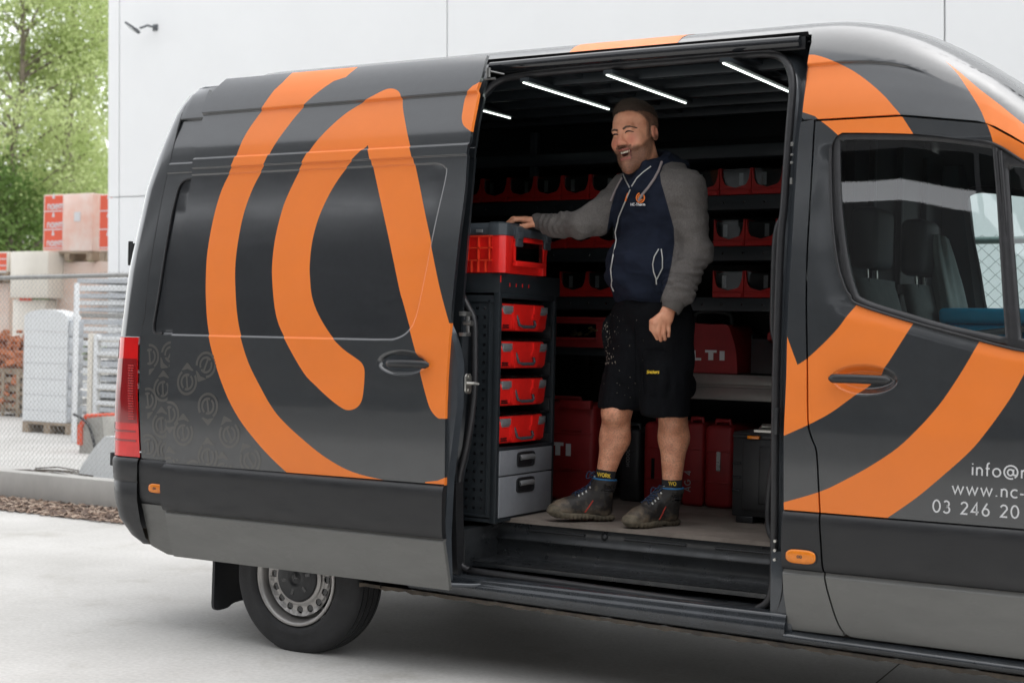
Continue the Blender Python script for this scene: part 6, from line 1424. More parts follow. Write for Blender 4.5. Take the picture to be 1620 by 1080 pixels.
    def nets(s):
        f = s.f; I = f < 0; n0, n1, n2 = f.shape
        cnt = np.zeros((n0-1, n1-1, n2-1), np.uint8)
        for dx in (0, 1):
            for dy in (0, 1):
                for dz in (0, 1): cnt += I[dx:n0-1+dx, dy:n1-1+dy, dz:n2-1+dz]
        cells = np.argwhere((cnt > 0) & (cnt < 8)); idm = np.full((n0-1, n1-1, n2-1), -1, np.int32); idm[tuple(cells.T)] = np.arange(len(cells))
        acc = np.zeros((len(cells), 3)); w_ = np.zeros(len(cells)); co = [(0, 0, 0), (1, 0, 0), (0, 1, 0), (1, 1, 0), (0, 0, 1), (1, 0, 1), (0, 1, 1), (1, 1, 1)]
        for a in range(8):
            for b in range(a+1, 8):
                df = [co[b][i]-co[a][i] for i in range(3)]
                if sum(map(abs, df)) != 1: continue
                A = cells+co[a]; B = cells+co[b]; fa = f[tuple(A.T)]; fb = f[tuple(B.T)]; m = (fa < 0) != (fb < 0)
                t = (fa/(fa-fb+1e-12))[m]
                pa = np.stack([s.ax[i][A[m, i]] for i in range(3)], 1); pb = np.stack([s.ax[i][B[m, i]] for i in range(3)], 1)
                acc[m] += pa+(pb-pa)*t[:, None]; w_[m] += 1
        V = acc/np.maximum(w_, 1)[:, None]; Q = []
        for ax in range(3):
            o1, o2 = [(1, 2), (2, 0), (0, 1)][ax]; sl0 = [slice(None)]*3; sl1 = [slice(None)]*3; sl0[ax] = slice(0, -1); sl1[ax] = slice(1, None)
            a = I[tuple(sl0)]; b = I[tuple(sl1)]; e = np.argwhere(a != b); ok = (e[:, o1] > 0) & (e[:, o2] > 0) & (e[:, o1] < f.shape[o1]-1) & (e[:, o2] < f.shape[o2]-1); e = e[ok]
            fl = a[tuple(e.T)]
            def cid(d1, d2):
                c = e.copy(); c[:, o1] -= d1; c[:, o2] -= d2; return idm[tuple(c.T)]
            q = np.stack([cid(1, 1), cid(0, 1), cid(0, 0), cid(1, 0)], 1); q[~fl] = q[~fl][:, ::-1]; Q.append(q)
        return V, np.concatenate(Q)
def vnoise(Pn, sc, seed=0):
    """smooth value noise"""
    q = Pn*sc+seed*7.31; i = np.floor(q).astype(int); t = q-i; t = t*t*(3-2*t); v = 0
    def h(a): n = (a[:, 0]*374761393+a[:, 1]*668265263+a[:, 2]*2147483647+seed*9176) & 0xffffffff; n = ((n ^ (n >> 13))*1274126177) & 0xffffffff; return ((n ^ (n >> 16)) & 0xffff)/65535.0
    for dx in (0, 1):
        for dy in (0, 1):
            for dz in (0, 1):
                w_ = (t[:, 0] if dx else 1-t[:, 0])*(t[:, 1] if dy else 1-t[:, 1])*(t[:, 2] if dz else 1-t[:, 2]); v = v+w_*h(i+np.array([dx, dy, dz]))
    return v*2-1
def tomesh(name, V, Q, material, parent, origin, smooth_it=1, disp=None, attrs=None):
    me = bpy.data.meshes.new(name); me.from_pydata((V-origin).tolist(), [], Q.tolist()); me.polygons.foreach_set('use_smooth', [True]*len(Q)); me.update()
    for k, a in (attrs or {}).items():
        at = me.attributes.new(k, 'FLOAT', 'POINT'); at.data.foreach_set('value', a.astype(np.float32))
    return link(name, me, material, parent)
def relax(V, Q, n=1, lam=.5):
    for _ in range(n):
        s = np.zeros_like(V); c = np.zeros(len(V))
        for k in range(4):
            np.add.at(s, Q[:, k], V[Q[:, (k+1) % 4]]); np.add.at(s, Q[:, k], V[Q[:, (k-1) % 4]]); np.add.at(c, Q[:, k], 2)
        V = V+lam*(s/np.maximum(c, 1)[:, None]-V)
    return V
def vnorm(V, Q):
    n = np.cross(V[Q[:, 2]]-V[Q[:, 0]], V[Q[:, 3]]-V[Q[:, 1]]); N = np.zeros_like(V)
    for k in range(4): np.add.at(N, Q[:, k], n)
    return N/(np.linalg.norm(N, axis=1)[:, None]+1e-12)
ORG = np.array(tuple(onZ(1010, 834, .65)))
man = empty('person', tuple(ORG), 'laughing man in navy hoodie, black shorts and muddy boots, one hand on the toolbox', 'person')
cR = np.array(tuple(CR)); cU = np.array([0, 0, 1.]); cF = np.array(tuple(CF)); cF[2] = 0; cF /= np.linalg.norm(cF); cR = np.cross(cF, cU)
def frame(yaw, roll=0, pitch=0):
    """yaw: degrees the figure turns from the lens towards image left; rows: its left, front, up"""
    a = math.radians(yaw); fr = -cR*math.sin(a)-cF*math.cos(a); le = np.cross(cU, fr); le = -np.cross(fr, cU)
    le = cR*math.cos(a)-cF*math.sin(a); up = cU.copy()
    r = math.radians(roll); le, up = le*math.cos(r)+up*math.sin(r), up*math.cos(r)-le*math.sin(r)
    p = math.radians(pitch); fr, up = fr*math.cos(p)-up*math.sin(p), up*math.cos(p)+fr*math.sin(p)
    return np.stack([le, fr, up])
BF = frame(45); HF = frame(39, 8, 2)
HC = P(1005, 214, -.02)
def hl(l, f, u): return HC+HF[0]*l+HF[1]*f+HF[2]*u
# limb joints
shL, elL, wrL = P(1083, 300, -.12), P(1097, 395, -.16), P(1062, 484, -.24)
shR, elR, wrR = P(992, 305, .13), P(918, 357, .03), P(851, 352, .19)
hipL, hipR = P(1052, 510, -.05), P(1000, 510, .05)
knL, knR = P(1064, 640, -.06), P(977, 640, .04)
anL, anR = P(1063, 768, -.05), P(957, 752, .05)
# body: one continuous surface
lo = np.array([.76, .15, .66]); hi = np.array([1.90, 1.0, 2.56])
B = Field(lo, hi, .0065, fine=((1.18, .20, 2.05), (1.60, .75, 2.54), .0034))
B.ell(P(1036, 330, 0), (.19, .125, .19), BF, .03); B.ell(P(1031, 430, 0)+BF[1]*.015, (.175, .145, .17), BF, .04); B.ell(P(1030, 500, 0), (.17, .13, .10), BF, .03)
B.cone(shR, shL, .065, .065, .04); B.cone(P(1024, 285, .0), hl(0, -.03, -.07), .072, .066, .03)
for a, b, c, r in ((shL, elL, wrL, (.058, .045, .028)), (shR, elR, wrR, (.056, .043, .028))): B.cone(a, b, r[0], r[1], .02); B.cone(b, c, r[1], r[2], .015)
for h, k_, a, c in ((hipL, knL, anL, P(1066, 692, -.035)), (hipR, knR, anR, P(973, 692, .06))):
    B.cone(h, k_, .088, .064, .03); B.cone(k_, c, .062, .064, .03); B.cone(c, a, .061, .039, .03)
B.ell(P(970, 655, .0), (.05, .05, .05), None, .03); B.ell(P(1064, 668, -.09), (.042, .04, .05), None, .03)
# head
E_ = lambda c, r, k=.02, carve=False: B.ell(hl(*c), r, HF, k, carve)
E_((0, -.014, .050), (.090, .110, .100), .02); E_((0, .022, -.012), (.077, .086, .112), .03); E_((0, .030, -.105), (.064, .068, .062), .03)
for s in (-1, 1):
    E_((s*.046, .068, -.038), (.030, .030, .030), .022); E_((s*.056, .008, -.090), (.020, .042, .046), .03)
    E_((s*.033, .116, .0), (.021, .017, .010), .014, True); E_((s*.0335, .094, -.002), (.014, .013, .012), .004)
    E_((s*.092, -.012, -.008), (.011, .021, .034), .008); E_((s*.101, -.008, -.008), (.007, .012, .022), .006, True)
    E_((s*.015, .113, -.050), (.011, .012, .010), .008)
B.cone(hl(-.040, .093, .018), hl(.040, .093, .018), .0145, .0145, .012)
B.cone(hl(0, .100, .008), hl(0, .124, -.040), .010, .0155, .012); E_((0, .124, -.045), (.015, .014, .012), .008)
B.cone(hl(-.030, .094, -.066), hl(0, .108, -.074), .006, .008, .008); B.cone(hl(.030, .094, -.066), hl(0, .108, -.074), .006, .008, .008)
B.cone(hl(-.019, .092, -.112), hl(.019, .092, -.112), .0085, .0085, .010); E_((0, .080, -.148), (.030, .026, .026), .02)
E_((0, .112, -.090), (.019, .034, .0100), .005, True)
for s in (-1, 1): B.cone(hl(s*.011, .115, -.087), hl(s*.029, .092, -.076), .0090, .0050, .005, True)
for s in (-1, 1): E_((s*.043, .083, -.066), (.014, .016, .012), .012); B.cone(hl(-.022, .10, -.083), hl(.026, .10, -.081), .008, .008, .004, True) if False else None
# right hand lying on the toolbox lid
kR = [P(829, 347.5, .185), P(827.5, 346.5, .206), P(829, 346, .228), P(832, 346, .25)]
B.ell((wrR+P(832, 349, .215))/2, (.052, .034, .017), np.stack([cR, cF, cU]), .015)
for k_ in kR: B.cone(wrR, k_, .020, .0115, .010)
tipR = [(P(814, 348, .180), P(803, 356.5, .182)), (P(811, 346, .205), P(800, 355, .208)), (P(813, 345.5, .235), P(802, 354, .240)), (P(818, 346, .262), P(808, 353, .268))]
for k_, (m, t) in zip(kR, tipR): B.cone(k_, m, .0110, .0098, .004); B.cone(m, t, .0096, .0078, .004)
B.cone(P(843, 355, .170), P(829, 358, .150), .014, .0115, .010); B.cone(P(829, 358, .150), P(814, 357.5, .145), .0112, .0088, .005)
# left hand hanging
kL = [P(1036, 511, -.272), P(1042.5, 513.5, -.268), P(1050, 514, -.262), P(1057, 511.5, -.254)]
B.ell((wrL+P(1048, 512, -.262))/2, (.030, .018, .044), np.stack([cR, cF, cU]), .012)
for k_ in kL: B.cone(wrL, k_, .019, .0115, .010)
tipL = [(P(1034, 524, -.262), P(1040, 536, -.250)), (P(1041, 527, -.272), P(1045.5, 538.5, -.262)), (P(1049.5, 527, -.268), P(1052, 537, -.258)), (P(1057.5, 522, -.256), P(1057.5, 531.5, -.250))]
for k_, (m, t) in zip(kL, tipL): B.cone(k_, m, .0108, .0098, .003); B.cone(m, t, .0096, .0078, .003)
B.cone(P(1044, 500, -.262), P(1031, 508, -.262), .013, .0105, .010); B.cone(P(1031, 508, -.262), P(1030, 521, -.255), .0105, .0088, .004)
V, Q = B.nets(); V = relax(V, Q, 1, .35)
lc = (V-HC)@HF.T
n1 = vnoise(V, 260, 1)*.5+vnoise(V, 520, 2)*.5
jawl = np.interp(lc[:, 1], [-.02, .03, .07, .12], [-.010, -.030, -.058, -.060])      # beard edge height runs from the sideburn to the lip
beard = sst(jawl-lc[:, 2], -.004, .014)*(lc[:, 1] > -.035)*sst(lc[:, 2], -.185, -.165)*sst(lc[:, 1]+.5*(lc[:, 2]+.04), -.030, -.005)
must = sst(lc[:, 2], -.072, -.064)*(1-sst(lc[:, 2], -.058, -.052))*(np.abs(lc[:, 0]) < .040)*(lc[:, 1] > .085)
chinbare = np.exp(-((lc[:, 0]/.016)**2+((lc[:, 2]+.128)/.012)**2))*(lc[:, 1] > .07)
side_b = sst(lc[:, 2], -.04, -.02)*(1-sst(lc[:, 2], .05, .08))*(1-sst(np.abs(lc[:, 1]-.022), .006, .016))*(np.abs(lc[:, 0]) > .06)
beard = np.clip(np.maximum(np.maximum(beard*.80, must*.85), side_b*.6)*(1-.25*chinbare), 0, 1)
hairl = np.interp(np.abs(lc[:, 0]), [0, .04, .07, .09], [.108, .106, .080, .06]); 
front = lc[:, 1] > .02
hair = np.where(front, sst(lc[:, 2]-np.interp(lc[:, 1], [.02, .05, .075, .10], [.035, .070, .088, .098]), -.006, .010), sst(lc[:, 2], -.055, .0)*np.where(np.abs(lc[:, 0]) > .088, (lc[:, 2] > .022)*1., 1.))
hair = hair*(lc[:, 2] > -.09)
lips = np.exp(-((np.abs(lc[:, 2]+.091)-.019)/.005)**2)*(np.abs(lc[:, 0]) < .028)*(lc[:, 1] > .075)*(1-must)
mouth = (np.abs(lc[:, 0]) < .030)*(np.abs(lc[:, 2]+.090) < .014)*(lc[:, 1] > .05)*(lc[:, 1] < .094)*1.
flush = np.exp(-(((np.abs(lc[:, 0])-.045)/.022)**2+((lc[:, 2]+.035)/.022)**2))*(lc[:, 1] > .03)+.8*np.exp(-((lc[:, 0]/.014)**2+((lc[:, 2]+.042)/.018)**2))*(lc[:, 1] > .1)+.7*(np.abs(lc[:, 0]) > .091)*(lc[:, 2] > -.06)*(lc[:, 2] < .05)
hd = (lc[:, 2] > -.2)*(np.linalg.norm(lc, axis=1) < .25)
legz = (V[:, 2] < 1.3)*1.
att = {'beard': beard*hd, 'hair': hair*hd, 'lips': np.clip(lips, 0, 1)*hd, 'mouth': mouth*hd, 'flush': np.clip(flush, 0, 1)*hd, 'leghair': legz}
def skin_mat():
    m = bpy.data.materials.new('skin'); m.use_nodes = True; n = m.node_tree; b = n.nodes['Principled BSDF']; b.inputs['Roughness'].default_value = .48
    b.inputs['Subsurface Weight'].default_value = .12; b.inputs['Subsurface Radius'].default_value = (.012, .005, .003); b.inputs['Subsurface Scale'].default_value = 1
    tc = n.nodes.new('ShaderNodeTexCoord')
    def nz(s, d=4):
        t = n.nodes.new('ShaderNodeTexNoise'); t.inputs['Scale'].default_value = s; t.inputs['Detail'].default_value = d; n.links.new(tc.outputs['Object'], t.inputs[0]); return t
    def mixc(fac, c1, col, amt=1.0, mul=None):
        mx = n.nodes.new('ShaderNodeMixRGB'); mx.inputs[2].default_value = (*col, 1); n.links.new(c1, mx.inputs[1])
        s = n.nodes.new('ShaderNodeMath'); s.operation = 'MULTIPLY'; s.inputs[1].default_value = amt; n.links.new(fac, s.inputs[0]); o = s.outputs[0]
        if mul is not None: s2 = n.nodes.new('ShaderNodeMath'); s2.operation = 'MULTIPLY'; s2.use_clamp = True; n.links.new(o, s2.inputs[0]); n.links.new(mul, s2.inputs[1]); o = s2.outputs[0]
        n.links.new(o, mx.inputs[0]); return mx.outputs[0]
    def at(nm): a = n.nodes.new('ShaderNodeAttribute'); a.attribute_name = nm; return a.outputs['Fac']
    def fib(sc, p0, p1):
        t = nz(sc, 3); r = n.nodes.new('ShaderNodeMapRange'); r.inputs[1].default_value = p0; r.inputs[2].default_value = p1; n.links.new(t.outputs['Fac'], r.inputs[0]); return r.outputs[0]
    r = n.nodes.new('ShaderNodeValToRGB'); r.color_ramp.elements[0].position = .35; r.color_ramp.elements[1].position = .7; r.color_ramp.elements[0].color = (.58, .240, .135, 1); r.color_ramp.elements[1].color = (.78, .385, .235, 1); n.links.new(nz(22).outputs['Fac'], r.inputs[0])
    c = r.outputs[0]; c = mixc(at('flush'), c, (.56, .16, .115), .6)
    c = mixc(at('leghair'), c, (.16, .09, .06), .55, fib(150, .45, .75)); c = mixc(at('beard'), c, (.060, .030, .018), 1.0, fib(330, .10, .52)); c = mixc(at('hair'), c, (.045, .027, .019), .92, fib(420, .15, .55)); c = mixc(at('lips'), c, (.45, .11, .10), .7); c = mixc(at('mouth'), c, (.10, .012, .012), 1.0)
    n.links.new(c, b.inputs['Base Color']); bp = n.nodes.new('ShaderNodeBump'); bp.inputs['Strength'].default_value = .25; bp.inputs['Distance'].default_value = .003; n.links.new(nz(300, 3).outputs['Fac'], bp.inputs['Height']); n.links.new(bp.outputs[0], b.inputs['Normal'])
    return m
M['skin'] = skin_mat()
body = tomesh('body', V, Q, M['skin'], man, ORG, attrs=att)
# hair: cropped cap over the scalp, rough with fine noise
H = Field(HC-.17, HC+.19, .0042)
H.ell(hl(0, -.016, .056), (.0945, .113, .1015), HF, .01); H.ell(hl(0, .03, .095), (.070, .062, .062), HF, .02)
Vh, Qh = H.nets(); q = (Vh-HC)@HF.T
lim = np.interp(q[:, 1], [-.12, -.05, .0, .03, .06, .09, .11], [.03, .050, .066, .076, .084, .092, .10])
keep = q[:, 2] > lim+vnoise(Vh, 220, 4)*.005
Nh = vnorm(Vh, Qh); edge = sst(q[:, 2]-lim, .0, .030)*sst(q[:, 1]+.12, -.1, .0)
Vh = Vh+Nh*((-.0075+.0042*edge)+.0012*vnoise(Vh, 420, 3)+.0008*vnoise(Vh, 800, 5))[:, None]
Qk = Qh[keep[Qh].all(1)]
hairm = tomesh('hair', Vh, Qk, mat('cropped_hair', (.035, .022, .015), .8, col2=(.10, .066, .046), nscale=240, noise=.3, bump=.9, bscale=520), man, ORG)
# short strands over the scalp and along the jaw
def strands(name, Vp, Np, n, ln, wd, material, parent, seed, fwd, lift=.35):
    R_ = np.random.default_rng(seed); i = R_.integers(0, len(Vp), n); p = Vp[i]+R_.normal(0, .0012, (n, 3)); d = Np[i]*lift+np.array(fwd)+R_.normal(0, .35, (n, 3)); d /= np.linalg.norm(d, axis=1)[:, None]
    s = np.cross(d, R_.normal(0, 1, (n, 3))); s /= np.linalg.norm(s, axis=1)[:, None]; L_ = ln*R_.uniform(.6, 1.2, n)[:, None]
    v = np.stack([p-s*wd, p+s*wd, p+d*L_], 1).reshape(-1, 3)-ORG; me = bpy.data.meshes.new(name); me.from_pydata(v.tolist(), [], np.arange(3*n).reshape(-1, 3).tolist()); o = link(name, me, material, parent); o['kind'] = 'stuff'; return o
HS = mat('hair_strand', (.055, .034, .024), .6, col2=(.13, .085, .06), nscale=120, noise=.3)
kk = np.unique(Qk); strands('hair_strands', Vh[kk], vnorm(Vh, Qk)[kk], 9000, .0058, .00045, HS, hairm, 5, HF[1]*.55+HF[0]*.15)
Nb = vnorm(V, Q); bi = np.where((att['hair'] > .5) & (lc[:, 2] > -.02))[0]
strands('side_hair', V[bi], Nb[bi], 5000, .0045, .0004, HS, body, 6, -cU*.7, .3)
bi = np.where(att['beard'] > .45)[0]; strands('beard', V[bi], Nb[bi], 5000, .0036, .00036, mat('beard_strand', (.085, .045, .026), .6, col2=(.17, .095, .055), nscale=120, noise=.3), body, 7, -cU*.9, .45)
# brows, lids, teeth, tongue
def surfstrip(F_, pts, r, name, material, parent, off=.0005, n=8, sq=1.0, org=ORG):
    mb = MB(); p = [F_.hit(a, b, off)-org for a, b in pts]; mb.tube([tuple(k) for k in p], r, n, sq=sq); return mb.build(name, material, parent)
BR = mat('brow_hair', (.10, .055, .035), .8, noise=.3, nscale=300)
def hloc(l, u, off=.0008, f0=.16):
    """point on the face straight in front of (l,u)"""
    f = f0
    while f > .02:
        p = hl(l, f, u)
        if B.at(p) < 0: break
        f -= .0008
    return hl(l, f+off, u)-ORG
for s in (-1, 1):
    mb = MB()
    for (l, u), (l2, u2), r in (((.014, .014), (.030, .0205), .0050), ((.030, .0205), (.048, .019), .0046), ((.048, .019), (.062, .012), .003)): mb.tube([tuple(hloc(s*l, u, .000)), tuple(hloc(s*(l+l2)/2, (u+u2)/2, .000)), tuple(hloc(s*l2, u2, .000))], r, 6)
    mb.build('eyebrow', BR, body)
    mb = MB(); mb.tube([tuple(hloc(s*l, u, -.0002)) for l, u in ((.017, -.0035), (.025, .0005), (.034, .0015), (.043, .000), (.052, -.004))], [.0014, .0034, .0044, .0034, .0014], 8); mb.build('eye', mat('eye_slit', (.03, .018, .014), .25), body)
    mb = MB(); mb.tube([tuple(hloc(s*l, u, .0003)) for l, u in ((.018, -.010), (.027, -.0115), (.036, -.0115), (.046, -.009))], [.001, .0026, .0028, .001], 8); mb.build('eyelid', M['skin'], body)
    mb = MB(); mb.tube([tuple(hloc(s*l, u, .0005)) for l, u in ((.021, -.058), (.030, -.064), (.037, -.074))], .0009, 6); mb.build('smile_line', mat('fold', (.30, .13, .09), .6), body)
mb = MB()
for i in range(8):
    l = -.0200+.0057*i; z0 = -.0815-.0012*math.cos(i-3.5)*0-(.0018*abs(i-3.5)/3.5*-1); T = Matrix([[HF[0][0], HF[1][0], HF[2][0], 0], [HF[0][1], HF[1][1], HF[2][1], 0], [HF[0][2], HF[1][2], HF[2][2], 0], [0, 0, 0, 1]]); c = hl(l, .101-.010*((i-3.5)/3.5)**2, z0)-ORG
    mb.box(-.0029, .0029, -.003, .003, -.0055, .0062, 0, Matrix.Translation(tuple(c)) @ T)
mb.build('teeth', mat('teeth', (.70, .64, .52), .3), body, bevel=.0008)
mb = MB()
for s in (-1, 1): mb.tube([tuple(hloc(s*.007, -.0585, .0)), tuple(hloc(s*.012, -.0575, .0))], .0022, 6)
mb.build('nostril', mat('nostril', (.06, .02, .015), .8), body)
mb = MB(); mb.tube([tuple(hl(l, .083, -.105)-ORG) for l in (-.014, 0, .014)], [.006, .009, .006], 8, sq=.6); mb.build('tongue', mat('tongue', (.50, .10, .09), .35), body)
# ------------------------------------------------------------------ hooded sweatshirt
Hd = Field(lo, hi, .0078)
Hd.ell(P(1037, 328, .01), (.220, .150, .205), BF, .03); Hd.ell(P(1031, 425, 0)+BF[1]*.022, (.200, .170, .165), BF, .06); Hd.ell(P(1033, 468, 0), (.186, .145, .072), BF, .05)
Hd.cone(shR+np.array([0, 0, -.005]), shL+np.array([0, 0, -.005]), .083, .086, .05); Hd.cone(P(1030, 290, .0), P(1024, 268, .01), .125, .088, .05)
Hd.chain([shL+cR*.004, elL+cR*.014, wrL+np.array([0, 0, .035])], [.083, .061, .046], .03); Hd.cone(P(1103, 400, -.165), P(1078, 462, -.225), .058, .052, .02); Hd.cone(P(1078, 462, -.225), P(1073, 469, -.228), .052, .050, .01); Hd.cone(P(1067, 474, -.235), P(1060, 490, -.242), .040, .035, .004)
Hd.chain([shR, elR, P(866, 353, .158)], [.074, .052, .040], .03); Hd.cone(P(945, 352, .06), P(884, 358, .12), .056, .046, .02); Hd.cone(P(864, 351, .16), P(850, 350.5, .19), .036, .033, .004)
Hd.ell(P(1056, 266, .04), (.105, .085, .045), BF, .03); Hd.ell(P(1050, 254, .06), (.075, .06, .035), BF, .03)      # hood lying on the back
for a in range(10):    # collar roll, open at the front
    t = math.radians(35+29*a); p = P(1026, 262, .0); c0 = p+BF[0]*.092*math.sin(t)+BF[1]*(.085*math.cos(t)+.01)+cU*(.012-.030*math.cos(t)); t2 = math.radians(35+29*(a+1)); c1 = p+BF[0]*.092*math.sin(t2)+BF[1]*(.085*math.cos(t2)+.01)+cU*(.012-.030*math.cos(t2))
    Hd.cone(c0, c1, .021, .021, .018)
# opening for the neck and the front V
Hd.cone(P(1020, 225, -.02), P(1022, 272, .0)+BF[1]*.01, .080, .066, .012, True); Hd.cone(P(1008, 262, -.03)+BF[1]*.07, P(1000, 290, -.03)+BF[1]*.11, .035, .016, .01, True)
Hd.halfin(P(1035, 490, 0), (0.0, 0, -1), P(1035, 500, 0), .22)
# sleeve ends are cut clean for the hands
Vc, Qc = Hd.nets(); Vc = relax(Vc, Qc, 2, .5); Nc = vnorm(Vc, Qc)
def segd(p, a, b):
    ab = b-a; t = np.clip(((p-a)@ab)/(ab@ab), 0, 1); return np.linalg.norm(p-a-t[:, None]*ab, axis=1), t
dL1, tL1 = segd(Vc, shL, elL); dL2, tL2 = segd(Vc, elL, wrL); dR1, tR1 = segd(Vc, shR, elR); dR2, tR2 = segd(Vc, elR, wrR); dl = np.minimum(dL1, dL2); dr = np.minimum(dR1, dR2)
tc_ = (Vc-P(1033, 370, 0))@BF.T
# folds: rings squeezed along the lower sleeves, soft diagonal folds on the body
def folds(t, f, ph): return np.sin(t*f+ph)
w = np.zeros(len(Vc))
sl = dL2 < .085; w += np.where(sl, .0088*np.abs(folds(tL2*1.0+.24*vnoise(Vc, 9, 2)+.08*vnoise(Vc, 25, 9), 27, 0))**2*sst(tL2, .05, .3)*(1-sst(tL2, .80, .88)), 0)
sl = dR2 < .085; w += np.where(sl, .0075*np.abs(folds(tR2+.28*vnoise(Vc, 9, 3), 19, 1))**2*sst(tR2, .15, .4)*(1-sst(tR2, .82, .9)), 0)
w += .0085*vnoise(Vc*np.array([1, 1, 1.8]), 11, 5)+.0045*(1-np.abs(vnoise(Vc*np.array([1, 1, 1.6]), 17, 15)))**4+.0035*vnoise(Vc*np.array([1, 1, 2.2]), 24, 6)+.0012*vnoise(Vc, 60, 7)
w += np.where((dl > .09) & (dr > .09), .007*np.sin(tc_[:, 2]*46+tc_[:, 0]*16+1.5*vnoise(Vc, 6, 8))*sst(-tc_[:, 2], .05, .16), 0)
Vc = Vc+Nc*w[:, None]
DV = Vc-np.array(tuple(CAMP)); dep = DV@np.array(tuple(CF)); pxv = 810+FPX*(DV@np.array(tuple(CR)))/dep; pyv = 540-FPX*(DV@np.array(tuple(CU)))/dep
sL_ = np.minimum((pxv-np.interp(pyv, [250, 262, 275, 290, 310, 335, 360, 385, 420, 445, 470, 500], [1054, 1049, 1044, 1046, 1052, 1059, 1066, 1067, 1062, 1056, 1046, 1040]))*.0027, .135-dl)
sR_ = np.minimum((np.interp(pyv, [270, 285, 300, 330, 360, 390], [992, 984, 975, 966, 961, 958])-pxv)*.0027, .125-dr)
def clipmesh(V, T, s):
    '''split triangles along s = 0; returns the part with s > 0 and the rest'''
    V = list(map(tuple, V)); s = list(s); P_, N_ = [], []; cache = {}
    def cut(i, j):
        k = (min(i, j), max(i, j))
        if k not in cache:
            t = s[i]/(s[i]-s[j]); V.append(tuple(V[i][q]+(V[j][q]-V[i][q])*t for q in range(3))); s.append(0); cache[k] = len(V)-1
        return cache[k]
    S = np.array(s) > 0; c = S[T].sum(1); P_ = T[c == 3].tolist(); N_ = T[c == 0].tolist()
    for t in T[(c == 1) | (c == 2)]:
        t = [int(k) for k in t]; up = [k for k in t if S[k]]; one = len(up) == 1
        i = [q for q in range(3) if bool(S[t[q]]) == one][0]; a, b_, d_ = t[i], t[(i+1) % 3], t[(i+2) % 3]; e = cut(a, b_); g = cut(a, d_)
        (P_ if one else N_).append([a, e, g]); (N_ if one else P_).extend([[e, b_, d_], [e, d_, g]])
    V = np.array(V); out = []
    for q in (P_, N_):
        q = np.array(q); i, inv = np.unique(q, return_inverse=True); out.append((V[i], inv.reshape(-1, 3), i))
    return out
# clear faces inside the neck hole stay; split into navy body and grey sleeves
NAVY = mat('navy_fleece', (.010, .014, .027), .88, spec=.2, noise=.25, nscale=14, bump=.25, bscale=240); GREY = mat('grey_melange', (.150, .138, .130), .9, spec=.2, col2=(.098, .089, .084), noise=.2, nscale=160, bump=.3, bscale=260)
DGREY = GREY
def sub(V, Q, mask): 
    q = Q[mask]; i, inv = np.unique(q, return_inverse=True); return V[i], inv.reshape(-1, 4)
Tc = np.concatenate([Qc[:, [0, 1, 2]], Qc[:, [0, 2, 3]]])
slL, rest = clipmesh(Vc, Tc, sL_)
sR2 = np.zeros(len(rest[0])); n_ = len(Vc); src = rest[2]; sR2 = np.where(src < n_, sR_[np.minimum(src, n_-1)], -1.0)
slR, nav = clipmesh(rest[0], rest[1], sR2)
hood = tomesh('hoodie', nav[0], nav[1], NAVY, man, ORG); tomesh('sleeve', slL[0], slL[1], GREY, hood, ORG); tomesh('sleeve', slR[0], slR[1], GREY, hood, ORG)
ZIP = mat('zip_metal', (.50, .50, .48), .4, .6); CORD = mat('drawstring', (.26, .22, .22), .8)
surfstrip(Hd, [(997, 300), (992, 312), (986, 326), (979, 343), (973, 368), (975, 380), (970, 404), (966, 426), (968, 443), (967, 452), (971, 461)], .0032, 'zip', ZIP, hood, .016)
surfstrip(Hd, [(986, 276), (990, 286), (996, 297)], .003, 'zip', ZIP, hood, .013); surfstrip(Hd, [(1030, 263), (1018, 272), (1008, 281), (999, 295)], .003, 'zip', ZIP, hood, .013)
surfstrip(Hd, [(1047, 256), (1042, 270), (1035, 283), (1026, 296), (1016, 308), (1010, 318)], .0055, 'drawstring', CORD, hood, .015); surfstrip(Hd, [(984, 281), (978, 292), (972, 304), (966, 318)], .0048, 'drawstring', CORD, hood, .015)
surfstrip(Hd, [(1042, 394), (1035, 406), (1032.5, 418), (1034, 430), (1038, 441), (1038.5, 450)], .0028, 'pocket_zip', ZIP, hood, .014); surfstrip(Hd, [(1046, 394), (1048, 408), (1048, 424), (1042, 436), (1039, 442)], .0028, 'pocket_zip', ZIP, hood, .014)
mb = MB(); p = [Hd.hit(a, b, .017)-ORG for a, b in ((993.5, 306), (991, 313), (989.5, 318))]; mb.tube([tuple(k) for k in p], .004, 6); mb.build('zip_pull', M['orange'], hood)
mb = MB()
def onhood(u, v, c=(1013, 313)): return tuple(Hd.hit(c[0]+u, c[1]-v, .0155)-ORG)
for rr_, a0, a1 in ((7.5, 100, 430), (4.3, 60, 330)):
    v, f = ribbon([(rr_*.85*math.cos(math.radians(a)), rr_*math.sin(math.radians(a))) for a in np.linspace(a0, a1, 18)], 1.7); mb.add([onhood(a, b) for a, b in v], f)
mb.build('chest_emblem', M['orange'], hood)
mb = MB(); text_mb(mb, 'NC-Therm', lambda u, v: tuple(Hd.hit(997.5+u, 325.5-v-.12*u*0, .0155)-ORG), 4.6, .2, .05); mb.build('lettering', M['white'], hood)
